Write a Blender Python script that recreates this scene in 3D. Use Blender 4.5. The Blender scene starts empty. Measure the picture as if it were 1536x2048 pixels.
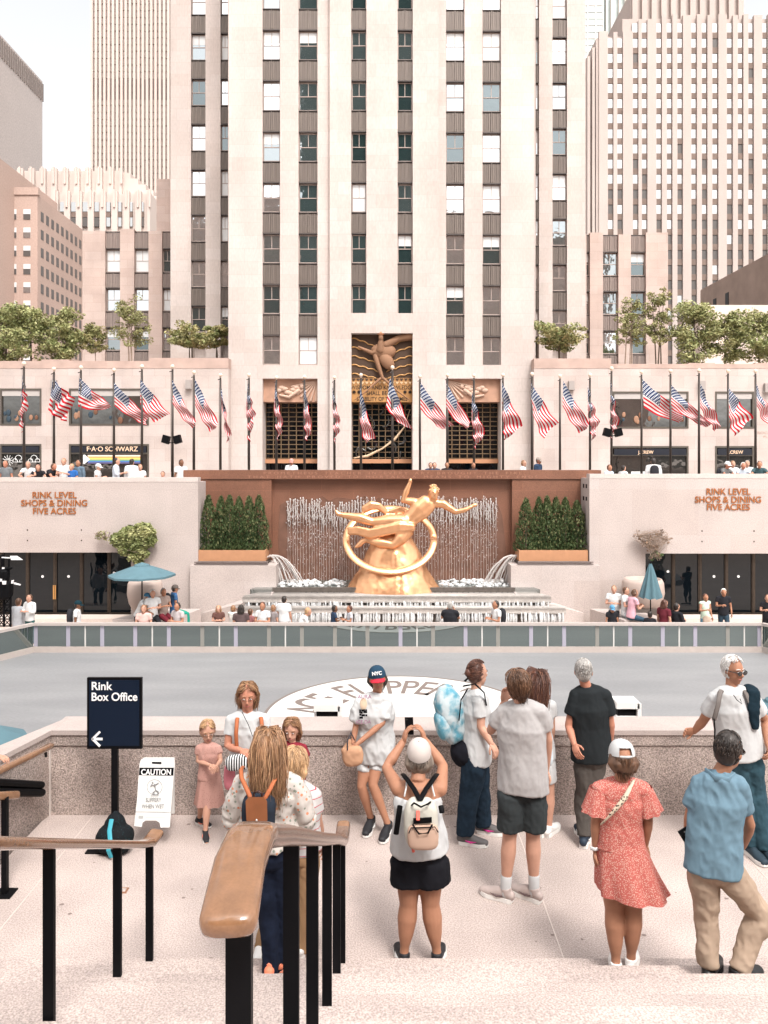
import bpy, math, random
from mathutils import Vector as V, Matrix, noise
R = math.radians
random.seed(7)
F = 1540.0; HZ = 922.0; EYE = 3.6
S = bpy.context.scene
# ---------------------------------------------------------------- camera
cam = bpy.data.cameras.new('camera'); co = bpy.data.objects.new('camera', cam); S.collection.objects.link(co)
co.location = (0, 0, EYE); co.rotation_euler = (R(90), 0, 0)
cam.sensor_fit = 'VERTICAL'; cam.sensor_height = 36; cam.lens = 36 * F / 2048
cam.shift_y = -102 / 2048; cam.clip_start = .05; cam.clip_end = 3000
S.camera = co
# ---------------------------------------------------------------- sky, sun, exposure
SUN_EL, SUN_AZ = 56, 160      # azimuth clockwise from +Y: behind the camera, to its right
w = bpy.data.worlds.new('World'); S.world = w; w.use_nodes = True
nt = w.node_tree; nt.nodes.clear()
sky = nt.nodes.new('ShaderNodeTexSky'); sky.sky_type = 'NISHITA'; sky.sun_disc = False
sky.sun_elevation = R(SUN_EL); sky.sun_rotation = R(SUN_AZ); sky.dust_density = 6; sky.air_density = 1.2; sky.ozone_density = 1.0
hsv = nt.nodes.new('ShaderNodeHueSaturation'); hsv.inputs['Saturation'].default_value = .14; hsv.inputs['Value'].default_value = 2.75
wt = nt.nodes.new('ShaderNodeMixRGB'); wt.blend_type = 'MULTIPLY'; wt.inputs[0].default_value = 1; wt.inputs[2].default_value = (1.0, .99, .975, 1)
bg = nt.nodes.new('ShaderNodeBackground'); bg.inputs[1].default_value = .12
ow = nt.nodes.new('ShaderNodeOutputWorld')
nt.links.new(sky.outputs[0], hsv.inputs['Color']); nt.links.new(hsv.outputs[0], wt.inputs[1]); nt.links.new(wt.outputs[0], bg.inputs[0]); nt.links.new(bg.outputs[0], ow.inputs[0])
sl = bpy.data.lights.new('sun', 'SUN'); sl.energy = 1.75; sl.angle = R(11); sl.color = (1, .96, .91)
so = bpy.data.objects.new('sun', sl); S.collection.objects.link(so)
sd = V((math.sin(R(SUN_AZ)) * math.cos(R(SUN_EL)), math.cos(R(SUN_AZ)) * math.cos(R(SUN_EL)), math.sin(R(SUN_EL))))
so.rotation_euler = sd.to_track_quat('Z', 'Y').to_euler()
S.view_settings.view_transform = 'Standard'; S.view_settings.look = 'None'; S.view_settings.exposure = .14; S.view_settings.gamma = 1
S.cycles.max_bounces = 6; S.cycles.transparent_max_bounces = 12

# ---------------------------------------------------------------- helpers
def P(px, py, D): return V(((px - 768) / F * D, D, EYE - (py - HZ) / F * D))
def X(px, D): return (px - 768) / F * D
def Z(py, D): return EYE - (py - HZ) / F * D
ORG = {}
def link(o): S.collection.objects.link(o); return o
def props(o, label=None, cat=None, group=None, kind=None):
    if label: o['label'] = label
    if cat: o['category'] = cat
    if group: o['group'] = group
    if kind: o['kind'] = kind
    return o
def thing(name, label, cat, loc=(0, 0, 0), group=None):
    o = link(bpy.data.objects.new(name, None)); o.location = loc; o.empty_display_size = .2
    ORG[o.name] = V(loc); return props(o, label, cat, group)

class MB:
    def __init__(s): s.v = []; s.f = []; s.m = []
    def add(s, vs, fs, m=0):
        b = len(s.v); s.v += [V(p) for p in vs]; s.f += [tuple(i + b for i in f) for f in fs]; s.m += [m] * len(fs); return b
    def box(s, x0, x1, y0, y1, z0, z1, m=0):
        s.add([(x0, y0, z0), (x1, y0, z0), (x1, y1, z0), (x0, y1, z0), (x0, y0, z1), (x1, y0, z1), (x1, y1, z1), (x0, y1, z1)],
              [(0, 3, 2, 1), (4, 5, 6, 7), (0, 1, 5, 4), (1, 2, 6, 5), (2, 3, 7, 6), (3, 0, 4, 7)], m)
    def obox(s, c, ax, ay, az, m=0):     # oriented box by half-axis vectors
        c = V(c); vs = []
        for k in (-1, 1):
            for j, i in ((-1, -1), (-1, 1), (1, 1), (1, -1)): vs.append(c + V(ax) * i + V(ay) * j + V(az) * k)
        s.add(vs, [(0, 3, 2, 1), (4, 5, 6, 7), (0, 1, 5, 4), (1, 2, 6, 5), (2, 3, 7, 6), (3, 0, 4, 7)], m)
    def quad(s, a, b, c, d, m=0): s.add([a, b, c, d], [(0, 1, 2, 3)], m)
    def prism(s, poly, z0, z1, m=0):     # horizontal polygon (ccw) extruded up
        n = len(poly); vs = [(p[0], p[1], z0) for p in poly] + [(p[0], p[1], z1) for p in poly]
        s.add(vs, [tuple(range(n))[::-1], tuple(range(n, 2 * n))] + [(i, (i + 1) % n, (i + 1) % n + n, i + n) for i in range(n)], m)
    def plate(s, poly, y0, y1, m=0):     # polygon in x,z extruded along y
        n = len(poly); vs = [(p[0], y0, p[1]) for p in poly] + [(p[0], y1, p[1]) for p in poly]
        s.add(vs, [tuple(range(n)), tuple(range(n, 2 * n))[::-1]] + [(i, i + n, (i + 1) % n + n, (i + 1) % n) for i in range(n)], m)
    def ell(s, c, a, b, d, n=12, k=8, m=0, e=1.0):   # ellipsoid by axis vectors (e<1 boxier)
        c = V(c); a = V(a); b = V(b); d = V(d); vs = []
        pw = lambda x: math.copysign(abs(x) ** e, x)
        for j in range(1, k):
            t = math.pi * j / k; st, ct = pw(math.sin(t)), pw(math.cos(t))
            for i in range(n):
                q = 2 * math.pi * i / n; vs.append(c + a * (pw(math.cos(q)) * st) + b * (pw(math.sin(q)) * st) + d * ct)
        vs += [c + d, c - d]; T = len(vs) - 2; fs = []
        for j in range(k - 2):
            for i in range(n): fs.append((j * n + i, (j + 1) * n + i, (j + 1) * n + (i + 1) % n, j * n + (i + 1) % n))
        for i in range(n): fs.append((T, i, (i + 1) % n)); fs.append((T + 1, (k - 2) * n + (i + 1) % n, (k - 2) * n + i))
        s.add(vs, fs, m)
    def tube(s, pts, rad, n=10, side=None, m=0, caps=True, sq=1.0, ck=1.0):
        pts = [V(p) for p in pts]; N = len(pts)
        rr = [(r, r) if not isinstance(r, (tuple, list)) else r for r in (rad if isinstance(rad, (list,)) else [rad] * N)]
        rings = []
        ps = None
        for i in range(N):
            t = (pts[min(i + 1, N - 1)] - pts[max(i - 1, 0)])
            t = t.normalized() if t.length > 1e-9 else V((0, 0, 1))
            sd_ = V(side) if side is not None else (ps if ps is not None else (V((1, 0, 0)) if abs(t.x) < .8 else V((0, 1, 0))))
            sd_ = sd_ - t * sd_.dot(t)
            if sd_.length < 1e-6: sd_ = t.orthogonal()
            sd_.normalize(); ps = sd_; b = t.cross(sd_)
            rings.append((pts[i], t, sd_, b, rr[i]))
        if caps:
            p, t, a, b, r = rings[0]; q = min(r) * ck
            pre = [(p - t * q * .87, t, a, b, (r[0] * .5, r[1] * .5)), (p - t * q * .5, t, a, b, (r[0] * .87, r[1] * .87))]
            p2, t2, a2, b2, r2 = rings[-1]; q2 = min(r2) * ck
            post = [(p2 + t2 * q2 * .5, t2, a2, b2, (r2[0] * .87, r2[1] * .87)), (p2 + t2 * q2 * .87, t2, a2, b2, (r2[0] * .5, r2[1] * .5))]
            rings = pre + rings + post
        pw = lambda x: math.copysign(abs(x) ** sq, x)
        vs = []
        for p, t, a, b, r in rings:
            for i in range(n):
                q = 2 * math.pi * i / n; vs.append(p + a * (pw(math.cos(q)) * r[0]) + b * (pw(math.sin(q)) * r[1]))
        L = len(rings); fs = [(j * n + i, j * n + (i + 1) % n, (j + 1) * n + (i + 1) % n, (j + 1) * n + i) for j in range(L - 1) for i in range(n)]
        fs.append(tuple(range(n))[::-1]); fs.append(tuple(range((L - 1) * n, L * n)))
        s.add(vs, fs, m)
    def lathe(s, c, prof, n=20, m=0, sx=1, sy=1):
        c = V(c); vs = []
        for r, z in prof:
            for i in range(n):
                q = 2 * math.pi * i / n; vs.append(c + V((math.cos(q) * r * sx, math.sin(q) * r * sy, z)))
        L = len(prof); fs = [(j * n + i, j * n + (i + 1) % n, (j + 1) * n + (i + 1) % n, (j + 1) * n + i) for j in range(L - 1) for i in range(n)]
        fs.append(tuple(range(n))[::-1]); fs.append(tuple(range((L - 1) * n, L * n))); s.add(vs, fs, m)
    def grid(s, fn, nu, nv, m=0, mf=None):
        vs = [fn(i / nu, j / nv) for j in range(nv + 1) for i in range(nu + 1)]
        b = len(s.v); s.v += [V(p) for p in vs]
        for j in range(nv):
            for i in range(nu):
                q = j * (nu + 1) + i + b; s.f.append((q, q + 1, q + nu + 2, q + nu + 1)); s.m.append(mf(i, j) if mf else m)
    def mesh(s, name, mats, org=V((0, 0, 0)), smooth=False):
        me = bpy.data.meshes.new(name); me.from_pydata([tuple(p - org) for p in s.v], [], s.f)
        for m in (mats if isinstance(mats, (list, tuple)) else [mats]): me.materials.append(m)
        me.polygons.foreach_set('material_index', s.m)
        if smooth: me.polygons.foreach_set('use_smooth', [True] * len(s.f))
        me.update(); return me
    def build(s, name, mats, parent=None, smooth=False, **kw):
        org = ORG[parent.name] if parent is not None and parent.name in ORG else V((0, 0, 0))
        if parent is None and kw.get('cat') and s.v:       # a top-level mesh gets its origin at its base
            zs = min(p.z for p in s.v); org = V((sum(p.x for p in s.v) / len(s.v), sum(p.y for p in s.v) / len(s.v), zs))
        o = link(bpy.data.objects.new(name, s.mesh(name, mats, org, smooth)))
        if parent is not None: o.parent = parent
        else: o.location = org
        ORG[o.name] = org
        return props(o, **kw)
def organic(s, name, mats, parent, voxel=.01, it=3, disp=0, freq=8, st=(1, 1, 1), extra=None, shade=True, **kw):
    """union the closed solids in s into one skin (voxel remesh + smooth), wrinkle it, link it"""
    org = ORG[parent.name] if parent is not None else V((0, 0, 0))
    me = s.mesh(name, mats, org); tmp = link(bpy.data.objects.new('tmp', me))
    r = tmp.modifiers.new('r', 'REMESH'); r.mode = 'VOXEL'; r.voxel_size = voxel
    q = tmp.modifiers.new('s', 'SMOOTH'); q.factor = .5; q.iterations = it
    dg = bpy.context.evaluated_depsgraph_get(); nm = bpy.data.meshes.new_from_object(tmp.evaluated_get(dg))
    bpy.data.objects.remove(tmp); bpy.data.meshes.remove(me); nm.name = name
    if disp:
        nm.update(); sc = V(st)
        ns = [v.normal.copy() for v in nm.vertices]
        for v, n in zip(nm.vertices, ns):
            c = V((v.co.x * sc.x, v.co.y * sc.y, v.co.z * sc.z)) * freq + org
            v.co += n * disp * (noise.noise(c) + .8 * (.35 - abs(noise.noise(c * 1.6 + V((0, 0, c.x * .9))))) + .35 * (.3 - abs(noise.noise(c * 3.7))))
    nm.materials.clear()
    for m in (mats if isinstance(mats, (list, tuple)) else [mats]): nm.materials.append(m)
    if extra is not None:
        vs = [tuple(v.co) for v in nm.vertices]; b = len(vs); fs = [tuple(p.vertices) for p in nm.polygons]
        vs += [tuple(p - org) for p in extra.v]; k = len(fs); fs += [tuple(i + b for i in f) for f in extra.f]
        m2 = bpy.data.meshes.new(name); m2.from_pydata(vs, [], fs)
        for m in nm.materials: m2.materials.append(m)
        m2.polygons.foreach_set('material_index', [0] * k + extra.m); bpy.data.meshes.remove(nm); nm = m2
    nm.polygons.foreach_set('use_smooth', [True] * len(nm.polygons)); nm.update()
    o = link(bpy.data.objects.new(name, nm))
    if parent is not None: o.parent = parent
    ORG[o.name] = org; return props(o, **kw)
def text(body, name, mat, parent, loc, size, rot=(90, 0, 0), ext=.01, al='CENTER', bold=0, sx=1, **kw):
    cu = bpy.data.curves.new('t', 'FONT'); cu.body = body; cu.size = size; cu.extrude = ext; cu.align_x = al; cu.offset = bold; cu.space_line = .95
    t = link(bpy.data.objects.new('t', cu)); dg = bpy.context.evaluated_depsgraph_get()
    me = bpy.data.meshes.new_from_object(t.evaluated_get(dg)); bpy.data.objects.remove(t)
    me.materials.clear(); me.materials.append(mat)
    o = link(bpy.data.objects.new(name, me)); org = ORG[parent.name] if parent is not None else V((0, 0, 0))
    if parent is not None: o.parent = parent
    o.location = V(loc) - org; o.rotation_euler = [R(a) for a in rot]; o.scale = (sx, 1, 1); ORG[o.name] = V((0, 0, 0))
    return props(o, **kw)

# ---------------------------------------------------------------- materials
MC = {}
def M(name, col, rough=.7, metal=0, var=.0, vs=4, sp=.0, ss=120, bump=0, bs=60, spec=.4, coat=0, col2=None, st=None, block=None, joint=.75):
    if name in MC: return MC[name]
    m = bpy.data.materials.new(name); m.use_nodes = True; MC[name] = m
    N = m.node_tree.nodes; Lk = m.node_tree.links; b = N['Principled BSDF']
    b.inputs['Base Color'].default_value = (*col, 1); b.inputs['Roughness'].default_value = rough; b.inputs['Metallic'].default_value = metal
    b.inputs['Specular IOR Level'].default_value = spec; b.inputs['Coat Weight'].default_value = coat
    tc = N.new('ShaderNodeTexCoord'); mp = N.new('ShaderNodeMapping'); Lk.new(tc.outputs['Object'], mp.inputs[0])
    if st: mp.inputs['Scale'].default_value = st
    cur = None
    def mul(src, fac, scale, det=3, c2=None):
        n = N.new('ShaderNodeTexNoise'); n.inputs['Scale'].default_value = scale; n.inputs['Detail'].default_value = det; Lk.new(mp.outputs[0], n.inputs[0])
        r = N.new('ShaderNodeMapRange'); r.inputs[1].default_value = .3; r.inputs[2].default_value = .7; r.inputs[3].default_value = 1 - fac; r.inputs[4].default_value = 1 + fac; Lk.new(n.outputs[0], r.inputs[0])
        x = N.new('ShaderNodeVectorMath'); x.operation = 'SCALE'
        if src is None: x.inputs[0].default_value = col
        else: Lk.new(src, x.inputs[0])
        Lk.new(r.outputs[0], x.inputs[3]); return x.outputs[0]
    if col2:
        n = N.new('ShaderNodeTexNoise'); n.inputs['Scale'].default_value = vs; n.inputs['Detail'].default_value = 5; Lk.new(mp.outputs[0], n.inputs[0])
        r = N.new('ShaderNodeMapRange'); r.inputs[1].default_value = .42; r.inputs[2].default_value = .62; Lk.new(n.outputs[0], r.inputs[0])
        x = N.new('ShaderNodeMixRGB'); x.inputs[1].default_value = (*col, 1); x.inputs[2].default_value = (*col2, 1); Lk.new(r.outputs[0], x.inputs[0]); cur = x.outputs[0]
    if var: cur = mul(cur, var, vs)
    if sp: cur = mul(cur, sp, ss, 2)
    if block:
        g = N.new('ShaderNodeNewGeometry'); sx = N.new('ShaderNodeSeparateXYZ'); Lk.new(g.outputs['Position'], sx.inputs[0])
        ad = N.new('ShaderNodeMath'); ad.operation = 'ADD'; Lk.new(sx.outputs[0], ad.inputs[0]); Lk.new(sx.outputs[1], ad.inputs[1])
        cb = N.new('ShaderNodeCombineXYZ'); Lk.new(ad.outputs[0], cb.inputs[0]); Lk.new(sx.outputs[2], cb.inputs[1])
        br = N.new('ShaderNodeTexBrick'); Lk.new(cb.outputs[0], br.inputs[0]); br.inputs['Scale'].default_value = 1
        br.inputs['Brick Width'].default_value = block[0]; br.inputs['Row Height'].default_value = block[1]; br.inputs['Mortar Size'].default_value = block[2]
        br.inputs['Color1'].default_value = (1, 1, 1, 1); br.inputs['Color2'].default_value = (.93, .9, .88, 1); br.inputs['Mortar'].default_value = (joint, joint * .96, joint * .93, 1)
        x = N.new('ShaderNodeMixRGB'); x.blend_type = 'MULTIPLY'; x.inputs[0].default_value = 1
        if cur is None: x.inputs[1].default_value = (*col, 1)
        else: Lk.new(cur, x.inputs[1])
        Lk.new(br.outputs[0], x.inputs[2]); cur = x.outputs[0]
    if cur is not None: Lk.new(cur, b.inputs['Base Color'])
    if bump:
        n = N.new('ShaderNodeTexNoise'); n.inputs['Scale'].default_value = bs; n.inputs['Detail'].default_value = 4; Lk.new(mp.outputs[0], n.inputs[0])
        u = N.new('ShaderNodeBump'); u.inputs['Strength'].default_value = bump; u.inputs['Distance'].default_value = .02; Lk.new(n.outputs[0], u.inputs['Height']); Lk.new(u.outputs[0], b.inputs['Normal'])
    return m
def glassy(name, dark, refl, rough=.02, tint=(1, 1, 1), wob=.16):
    if name in MC: return MC[name]
    m = bpy.data.materials.new(name); m.use_nodes = True; MC[name] = m
    N = m.node_tree.nodes; Lk = m.node_tree.links; b = N['Principled BSDF']; b.inputs['Base Color'].default_value = (*dark, 1); b.inputs['Roughness'].default_value = .3; b.inputs['Specular IOR Level'].default_value = 0
    g = N.new('ShaderNodeBsdfGlossy'); g.inputs['Roughness'].default_value = rough; g.inputs['Color'].default_value = (*tint, 1)
    nz = N.new('ShaderNodeTexNoise'); nz.inputs['Scale'].default_value = 1.1; tc = N.new('ShaderNodeNewGeometry'); Lk.new(tc.outputs['Position'], nz.inputs[0])
    bu = N.new('ShaderNodeBump'); bu.inputs['Strength'].default_value = wob; bu.inputs['Distance'].default_value = .05; Lk.new(nz.outputs[0], bu.inputs['Height']); Lk.new(bu.outputs[0], g.inputs['Normal'])
    x = N.new('ShaderNodeMixShader'); x.inputs[0].default_value = refl; Lk.new(b.outputs[0], x.inputs[1]); Lk.new(g.outputs[0], x.inputs[2]); Lk.new(x.outputs[0], N['Material Output'].inputs[0])
    return m
def dots(name, base, dot, scale=40, size=.3, third=None, rough=.9):
    """cloth print: voronoi spots"""
    if name in MC: return MC[name]
    m = M(name, base, rough, spec=.1); N = m.node_tree.nodes; Lk = m.node_tree.links; b = N['Principled BSDF']
    tc = N.new('ShaderNodeTexCoord'); v = N.new('ShaderNodeTexVoronoi'); v.inputs['Scale'].default_value = scale; Lk.new(tc.outputs['Object'], v.inputs[0])
    l = N.new('ShaderNodeMath'); l.operation = 'LESS_THAN'; l.inputs[1].default_value = size; Lk.new(v.outputs['Distance'], l.inputs[0])
    x = N.new('ShaderNodeMixRGB'); x.inputs[1].default_value = (*base, 1); Lk.new(l.outputs[0], x.inputs[0])
    if third:
        y = N.new('ShaderNodeMixRGB'); y.inputs[1].default_value = (*dot, 1); y.inputs[2].default_value = (*third, 1)
        s_ = N.new('ShaderNodeSeparateXYZ'); Lk.new(v.outputs['Color'], s_.inputs[0]); q = N.new('ShaderNodeMath'); q.operation = 'GREATER_THAN'; q.inputs[1].default_value = .5; Lk.new(s_.outputs[0], q.inputs[0])
        Lk.new(q.outputs[0], y.inputs[0]); Lk.new(y.outputs[0], x.inputs[2])
    else: x.inputs[2].default_value = (*dot, 1)
    Lk.new(x.outputs[0], b.inputs['Base Color']); return m
def stripes(name, base, st, pitch, frac, axis=2, rough=.8):
    if name in MC: return MC[name]
    m = M(name, base, rough, spec=.1); N = m.node_tree.nodes; Lk = m.node_tree.links; b = N['Principled BSDF']
    tc = N.new('ShaderNodeTexCoord'); s_ = N.new('ShaderNodeSeparateXYZ'); Lk.new(tc.outputs['Object'], s_.inputs[0])
    d = N.new('ShaderNodeMath'); d.operation = 'DIVIDE'; d.inputs[1].default_value = pitch; Lk.new(s_.outputs[axis], d.inputs[0])
    f = N.new('ShaderNodeMath'); f.operation = 'FRACT'; Lk.new(d.outputs[0], f.inputs[0]); l = N.new('ShaderNodeMath'); l.operation = 'LESS_THAN'; l.inputs[1].default_value = frac; Lk.new(f.outputs[0], l.inputs[0])
    x = N.new('ShaderNodeMixRGB'); x.inputs[1].default_value = (*base, 1); x.inputs[2].default_value = (*st, 1); Lk.new(l.outputs[0], x.inputs[0]); Lk.new(x.outputs[0], b.inputs['Base Color']); return m
STONE = M('tower limestone', (.515, .45, .42), .85, var=.10, vs=.35, sp=.06, ss=9, st=(1, 1, .35), block=(1.9, .98, .012), joint=.86)
STONE2 = M('base limestone', (.49, .415, .385), .85, var=.12, vs=.5, sp=.06, ss=12, block=(1.6, .9, .014), joint=.84)
STONE3 = M('annex limestone', (.47, .37, .33), .85, var=.12, vs=.4, sp=.06, ss=12, block=(1.6, .8, .014), joint=.85)
GRAN_WALL = M('brown speckled granite', (.35, .285, .255), .8, var=.25, vs=2.2, sp=.55, ss=75, bump=.5, bs=80)
GRAN_CAP = M('pale smooth granite', (.41, .345, .32), .6, var=.07, vs=3, sp=.12, ss=90)
GRAN_FLOOR = M('pale granite paving', (.42, .345, .315), .75, var=.17, vs=1.1, sp=.34, ss=95, bump=.15, bs=110)
TERR = M('terrace paving', (.56, .47, .42), .8, var=.08, vs=1, sp=.1, ss=30)
RIM = M('rink level granite', (.46, .40, .378), .75, var=.06, vs=.6, sp=.16, ss=22, block=(3.2, 2.2, .01), joint=.9)
REDG = M('red polished granite', (.20, .093, .060), .38, var=.12, vs=.7, sp=.22, ss=30, block=(3.3, 2.1, .012), joint=1.25)
BLACK = M('black painted steel', (.005, .005, .006), .5, var=.1, spec=.08)
BRONZE = M('dark bronze', (.06, .045, .035), .4, metal=.6, var=.15, vs=6)
WOOD = M('varnished tan handrail', (.23, .115, .058), .2, var=.14, vs=25, sp=.06, ss=180, coat=.5, spec=.5)
METAL = M('bronze handrail metal', (.42, .30, .24), .22, metal=.85, var=.1, vs=20)
WHITE = M('white paint', (.72, .71, .70), .5)
DARKIN = M('dark interior', (.012, .013, .015), .6)
GLASS = glassy('window glass', (.02, .035, .035), .60, .03, (.93, .97, 1))
GLASSB = glassy('window glass dim', (.02, .035, .035), .34, .03, (.9, .96, 1)); GLASSC = glassy('window glass dark', (.012, .024, .024), .16, .04, (.85, .95, 1))
GLASSD = glassy('dark shop glass', (.003, .005, .007), .035, .02)
GLASSF = glassy('far window glass', (.09, .09, .09), .38, .1)
# ================================================================= ground levels
def struct(name, mb, mats, **kw): return mb.build(name, mats, None, kind='structure', **kw)
m = MB(); m.box(-1500, 1500, -1500, 1500, -6.2, -5.0); struct('ground', m, TERR)
m = MB(); m.box(-600, 600, 39.9, 1500, .6, 1.18); m.box(-600, -9.5, 37.9, 39.9, .6, 1.18); m.box(10.2, 600, 37.9, 39.9, .6, 1.18); struct('street', m, M('street paving', (.30, .27, .25), .8, var=.1))
m = MB(); m.box(-60, 60, 12.2, 40.0, -4.9, -4.34); struct('terrace', m, TERR)
CX, CY, CR = .5, 23.08, 4.12
m = MB()
rk = [(-13.9, 30.75), (-19, 26.3), (-19, 12.6), (19.5, 12.6), (19.5, 26.3), (X(1523, 30.75), 30.75)][::-1]
m.prism(rk, -4.5, -3.995)
struct('rink_surface', m, M('grey rink coating', (.205, .205, .21), .6, var=.08, vs=.5, sp=.10, ss=25, col2=(.218, .217, .22), st=(.35, 1.4, 1)))
m = MB(); n = 96
m.add([(CX, CY, -3.987)] + [(CX + CR * math.cos(2 * math.pi * i / n), CY + CR * math.sin(2 * math.pi * i / n), -3.987) for i in range(n)], [(0, i + 1, (i + 1) % n + 1) for i in range(n)], 0)
for r0, r1, z, mi in ((CR - .10, CR, -3.983, 1),):
    m.add([(CX + r0 * math.cos(2 * math.pi * i / n), CY + r0 * math.sin(2 * math.pi * i / n), z) for i in range(n)] + [(CX + r1 * math.cos(2 * math.pi * i / n), CY + r1 * math.sin(2 * math.pi * i / n), z) for i in range(n)], [(i, (i + 1) % n, (i + 1) % n + n, i + n) for i in range(n)], mi)
MARKG = M('rink marking grey', (.17, .135, .12), .6)
mk = m.build('rink_marking', [M('rink marking white', (.60, .59, .57), .5, var=.02), MARKG], None, kind='structure')
# words round the disc, read from its centre outward
def arc_word(wd, a0, step, r, size):
    for i, c in enumerate(wd):
        a = a0 - i * step
        if c == ' ': continue
        pos = V((CX + r * math.cos(R(a)), CY + r * math.sin(R(a)), -3.979))
        text(c, 'lettering', MARKG, None, pos, size, rot=(0, 0, a - 90), ext=.001, kind='structure', bold=.02, sx=.56)
arc_word("PALACE", 208, 12.0, 2.05, 2.1)
arc_word("FLIPPER'S", 128, 11.4, 2.05, 2.1)
# landing with its steps coming up to the camera
m = MB()
m.box(-3.42, 8, 5.33, 8.3, -1.2, 0)
for x in (-2.95, -.83, 1.30, 3.30, 5.4): m.box(x - .005, x + .005, 5.34, 7.82, 0, .003, 1)
gs = random.Random(9)
for _ in range(46):
    gx, gy, gr = gs.uniform(-3.3, 4.6), gs.uniform(5.45, 7.75), gs.uniform(.006, .017); m.add([(gx + gr * math.cos(q) * 1.3, gy + gr * math.sin(q), .0025) for q in [i * .785 for i in range(8)]], [tuple(range(8))], 2)
struct('landing', m, [GRAN_FLOOR, M('pale joint', (.54, .46, .42), .8), M('old gum spots', (.20, .15, .135), .8)])
m = MB()
for k in range(13):
    y1 = 5.33 - .32 * k; z = .15 + .16 * k
    m.box(-6, 8, y1 - .32 - (.012 if k < 12 else 6), y1 + .012, z - .05, z); m.box(-6, 8, y1 - .32, y1 - .004, -1, z - .045)
struct('stairs', m, GRAN_FLOOR)
m = MB()     # the flight that goes down to the rink, left of the landing
for k in range(9):
    m.box(-3.42 - .34 * (k + 1), -3.42 - .34 * k, 5.33, 7.8, -3, -.16 * (k + 1) + (.0))
struct('side_steps', m, GRAN_FLOOR)
# ================================================================= parapet round the landing
pr = thing('parapet_wall', 'brown speckled granite parapet wall with pale cap along the landing above the rink', 'wall', (0, 8, 0))
# inner face polyline (landing side) and its outward offset
inn = [(9, 7.83), (-3.39, 7.83), (-3.62, 6.9), (-5.2, 2.0)]; outp = [(9, 8.2), (-3.36, 8.2), (-3.70, 7.35), (-5.6, 2.0)]
def wallrun(m, i, z0, z1, d0=0.0, d1=0.0, mi=0):
    (ax, ay), (bx, by) = inn[i], inn[i + 1]; (cx, cy), (dx, dy) = outp[i], outp[i + 1]
    t = V((bx - ax, by - ay, 0)).normalized(); nn = V((t.y, -t.x, 0)) * -1
    if nn.dot(V((cx - ax, cy - ay, 0))) > 0: nn = -nn
    o = nn * d0
    m.prism([(ax + o.x, ay + o.y), (bx + o.x, by + o.y), (dx, dy), (cx, cy)][::(1 if (bx - ax) * (dy - by) - (by - ay) * (dx - bx) > 0 else -1)], z0, z1, mi)
body_, cap_, fr = MB(), MB(), MB()
for i in range(3):
    if i == 0: body_.box(-3.40, 9, 7.83, 8.2, -.05, .70); fr.box(-3.405, 9, 7.815, 8.19, .712, .82); fr.box(-3.39, 9, 7.84, 8.19, .70, .712, 1); cap_.box(-3.40, 9, 7.80, 8.23, .822, .87)
    else:
        zb = -3 if i == 2 else -1.6
        wallrun(body_, i, zb, .70); wallrun(fr, i, .702, .822, .014); wallrun(cap_, i, .824, .872, .03)
body_.build('wall_body', GRAN_WALL, pr); fr.build('frieze', [GRAN_WALL, M('pale joint2', (.62, .56, .52), .8)], pr); cap_.build('cap', GRAN_CAP, pr)
m = MB(); m.box(-3.415, -3.385, 7.806, 7.83, -.02, .70); m.box(-3.415, -3.385, 7.79, 7.815, .70, .81); m.build('pale_joint', MC['pale joint2'], pr)
m = MB(); m.ell((.1, 7.83, .52), (.02, 0, 0), (0, .012, 0), (0, 0, .013)); m.build('wall_plug', BLACK, pr)
# rink boundary with mirror panels
BD = 30.6
rb = thing('rink_barrier', 'long dark glass rink barrier with white and lavender posts and pale top rail', 'barrier', (0, BD, -4))
GL = glassy('barrier glass', (.030, .042, .040), .26, .01, (.9, .97, .95), 0); LAV = M('lavender strip', (.33, .31, .37), .5); GRYST = M('grey strip', (.23, .22, .20), .5)
def barrier(p0, p1, posts):
    p0 = V((*p0, 0)); p1 = V((*p1, 0)); t = (p1 - p0); L = t.length; t.normalize(); nn = V((t.y, -t.x, 0))
    if nn.y > 0: nn = -nn
    c = (p0 + p1) / 2; h = L / 2
    mk_ = lambda z0, z1, d, th: (c + nn * d + V((0, 0, (z0 + z1) / 2)), t * h, nn * th, V((0, 0, (z1 - z0) / 2)))
    a = MB(); a.obox(*mk_(-4, -3.77, .03, .05)); a.build('kick_plate', M('warm grey metal', (.42, .36, .33), .5, var=.05), rb)
    a = MB(); a.obox(*mk_(-3.765, -2.93, 0, .02)); a.build('glass_panel', GL, rb)
    a = MB(); a.obox(*mk_(-2.926, -2.82, .02, .09)); a.build('top_rail', M('pale rail', (.42, .365, .34), .5), rb)
    for s_, kind in posts:
        a = MB(); q = p0 + t * s_; wd = .04 if kind == 0 else .075
        a.obox(q + nn * .026 + V((0, 0, -3.347)), t * (wd if kind else .028), nn * .006, V((0, 0, .415)))
        a.build('post', {0: M('white post', (.52, .50, .48), .5), 1: LAV, 2: GRYST}[kind], rb)
xl, xr = X(68, BD), X(1523, BD)
ps = []
for px, k in [(72, 1), (137, 1), (171, 0), (205, 1), (271, 1), (305, 0), (338, 1), (405, 2), (439, 0), (472, 1), (538, 2), (571, 0), (604, 2), (670, 2), (703, 0), (735, 2), (801, 1), (834, 0), (866, 2), (931, 1), (964, 0), (996, 2), (1062, 1), (1095, 0), (1128, 1), (1194, 2), (1227, 0), (1260, 1), (1325, 1), (1358, 0), (1390, 1), (1455, 2), (1488, 0), (1518, 1)]:
    ps.append((X(px, BD) - xl, k))
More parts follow.
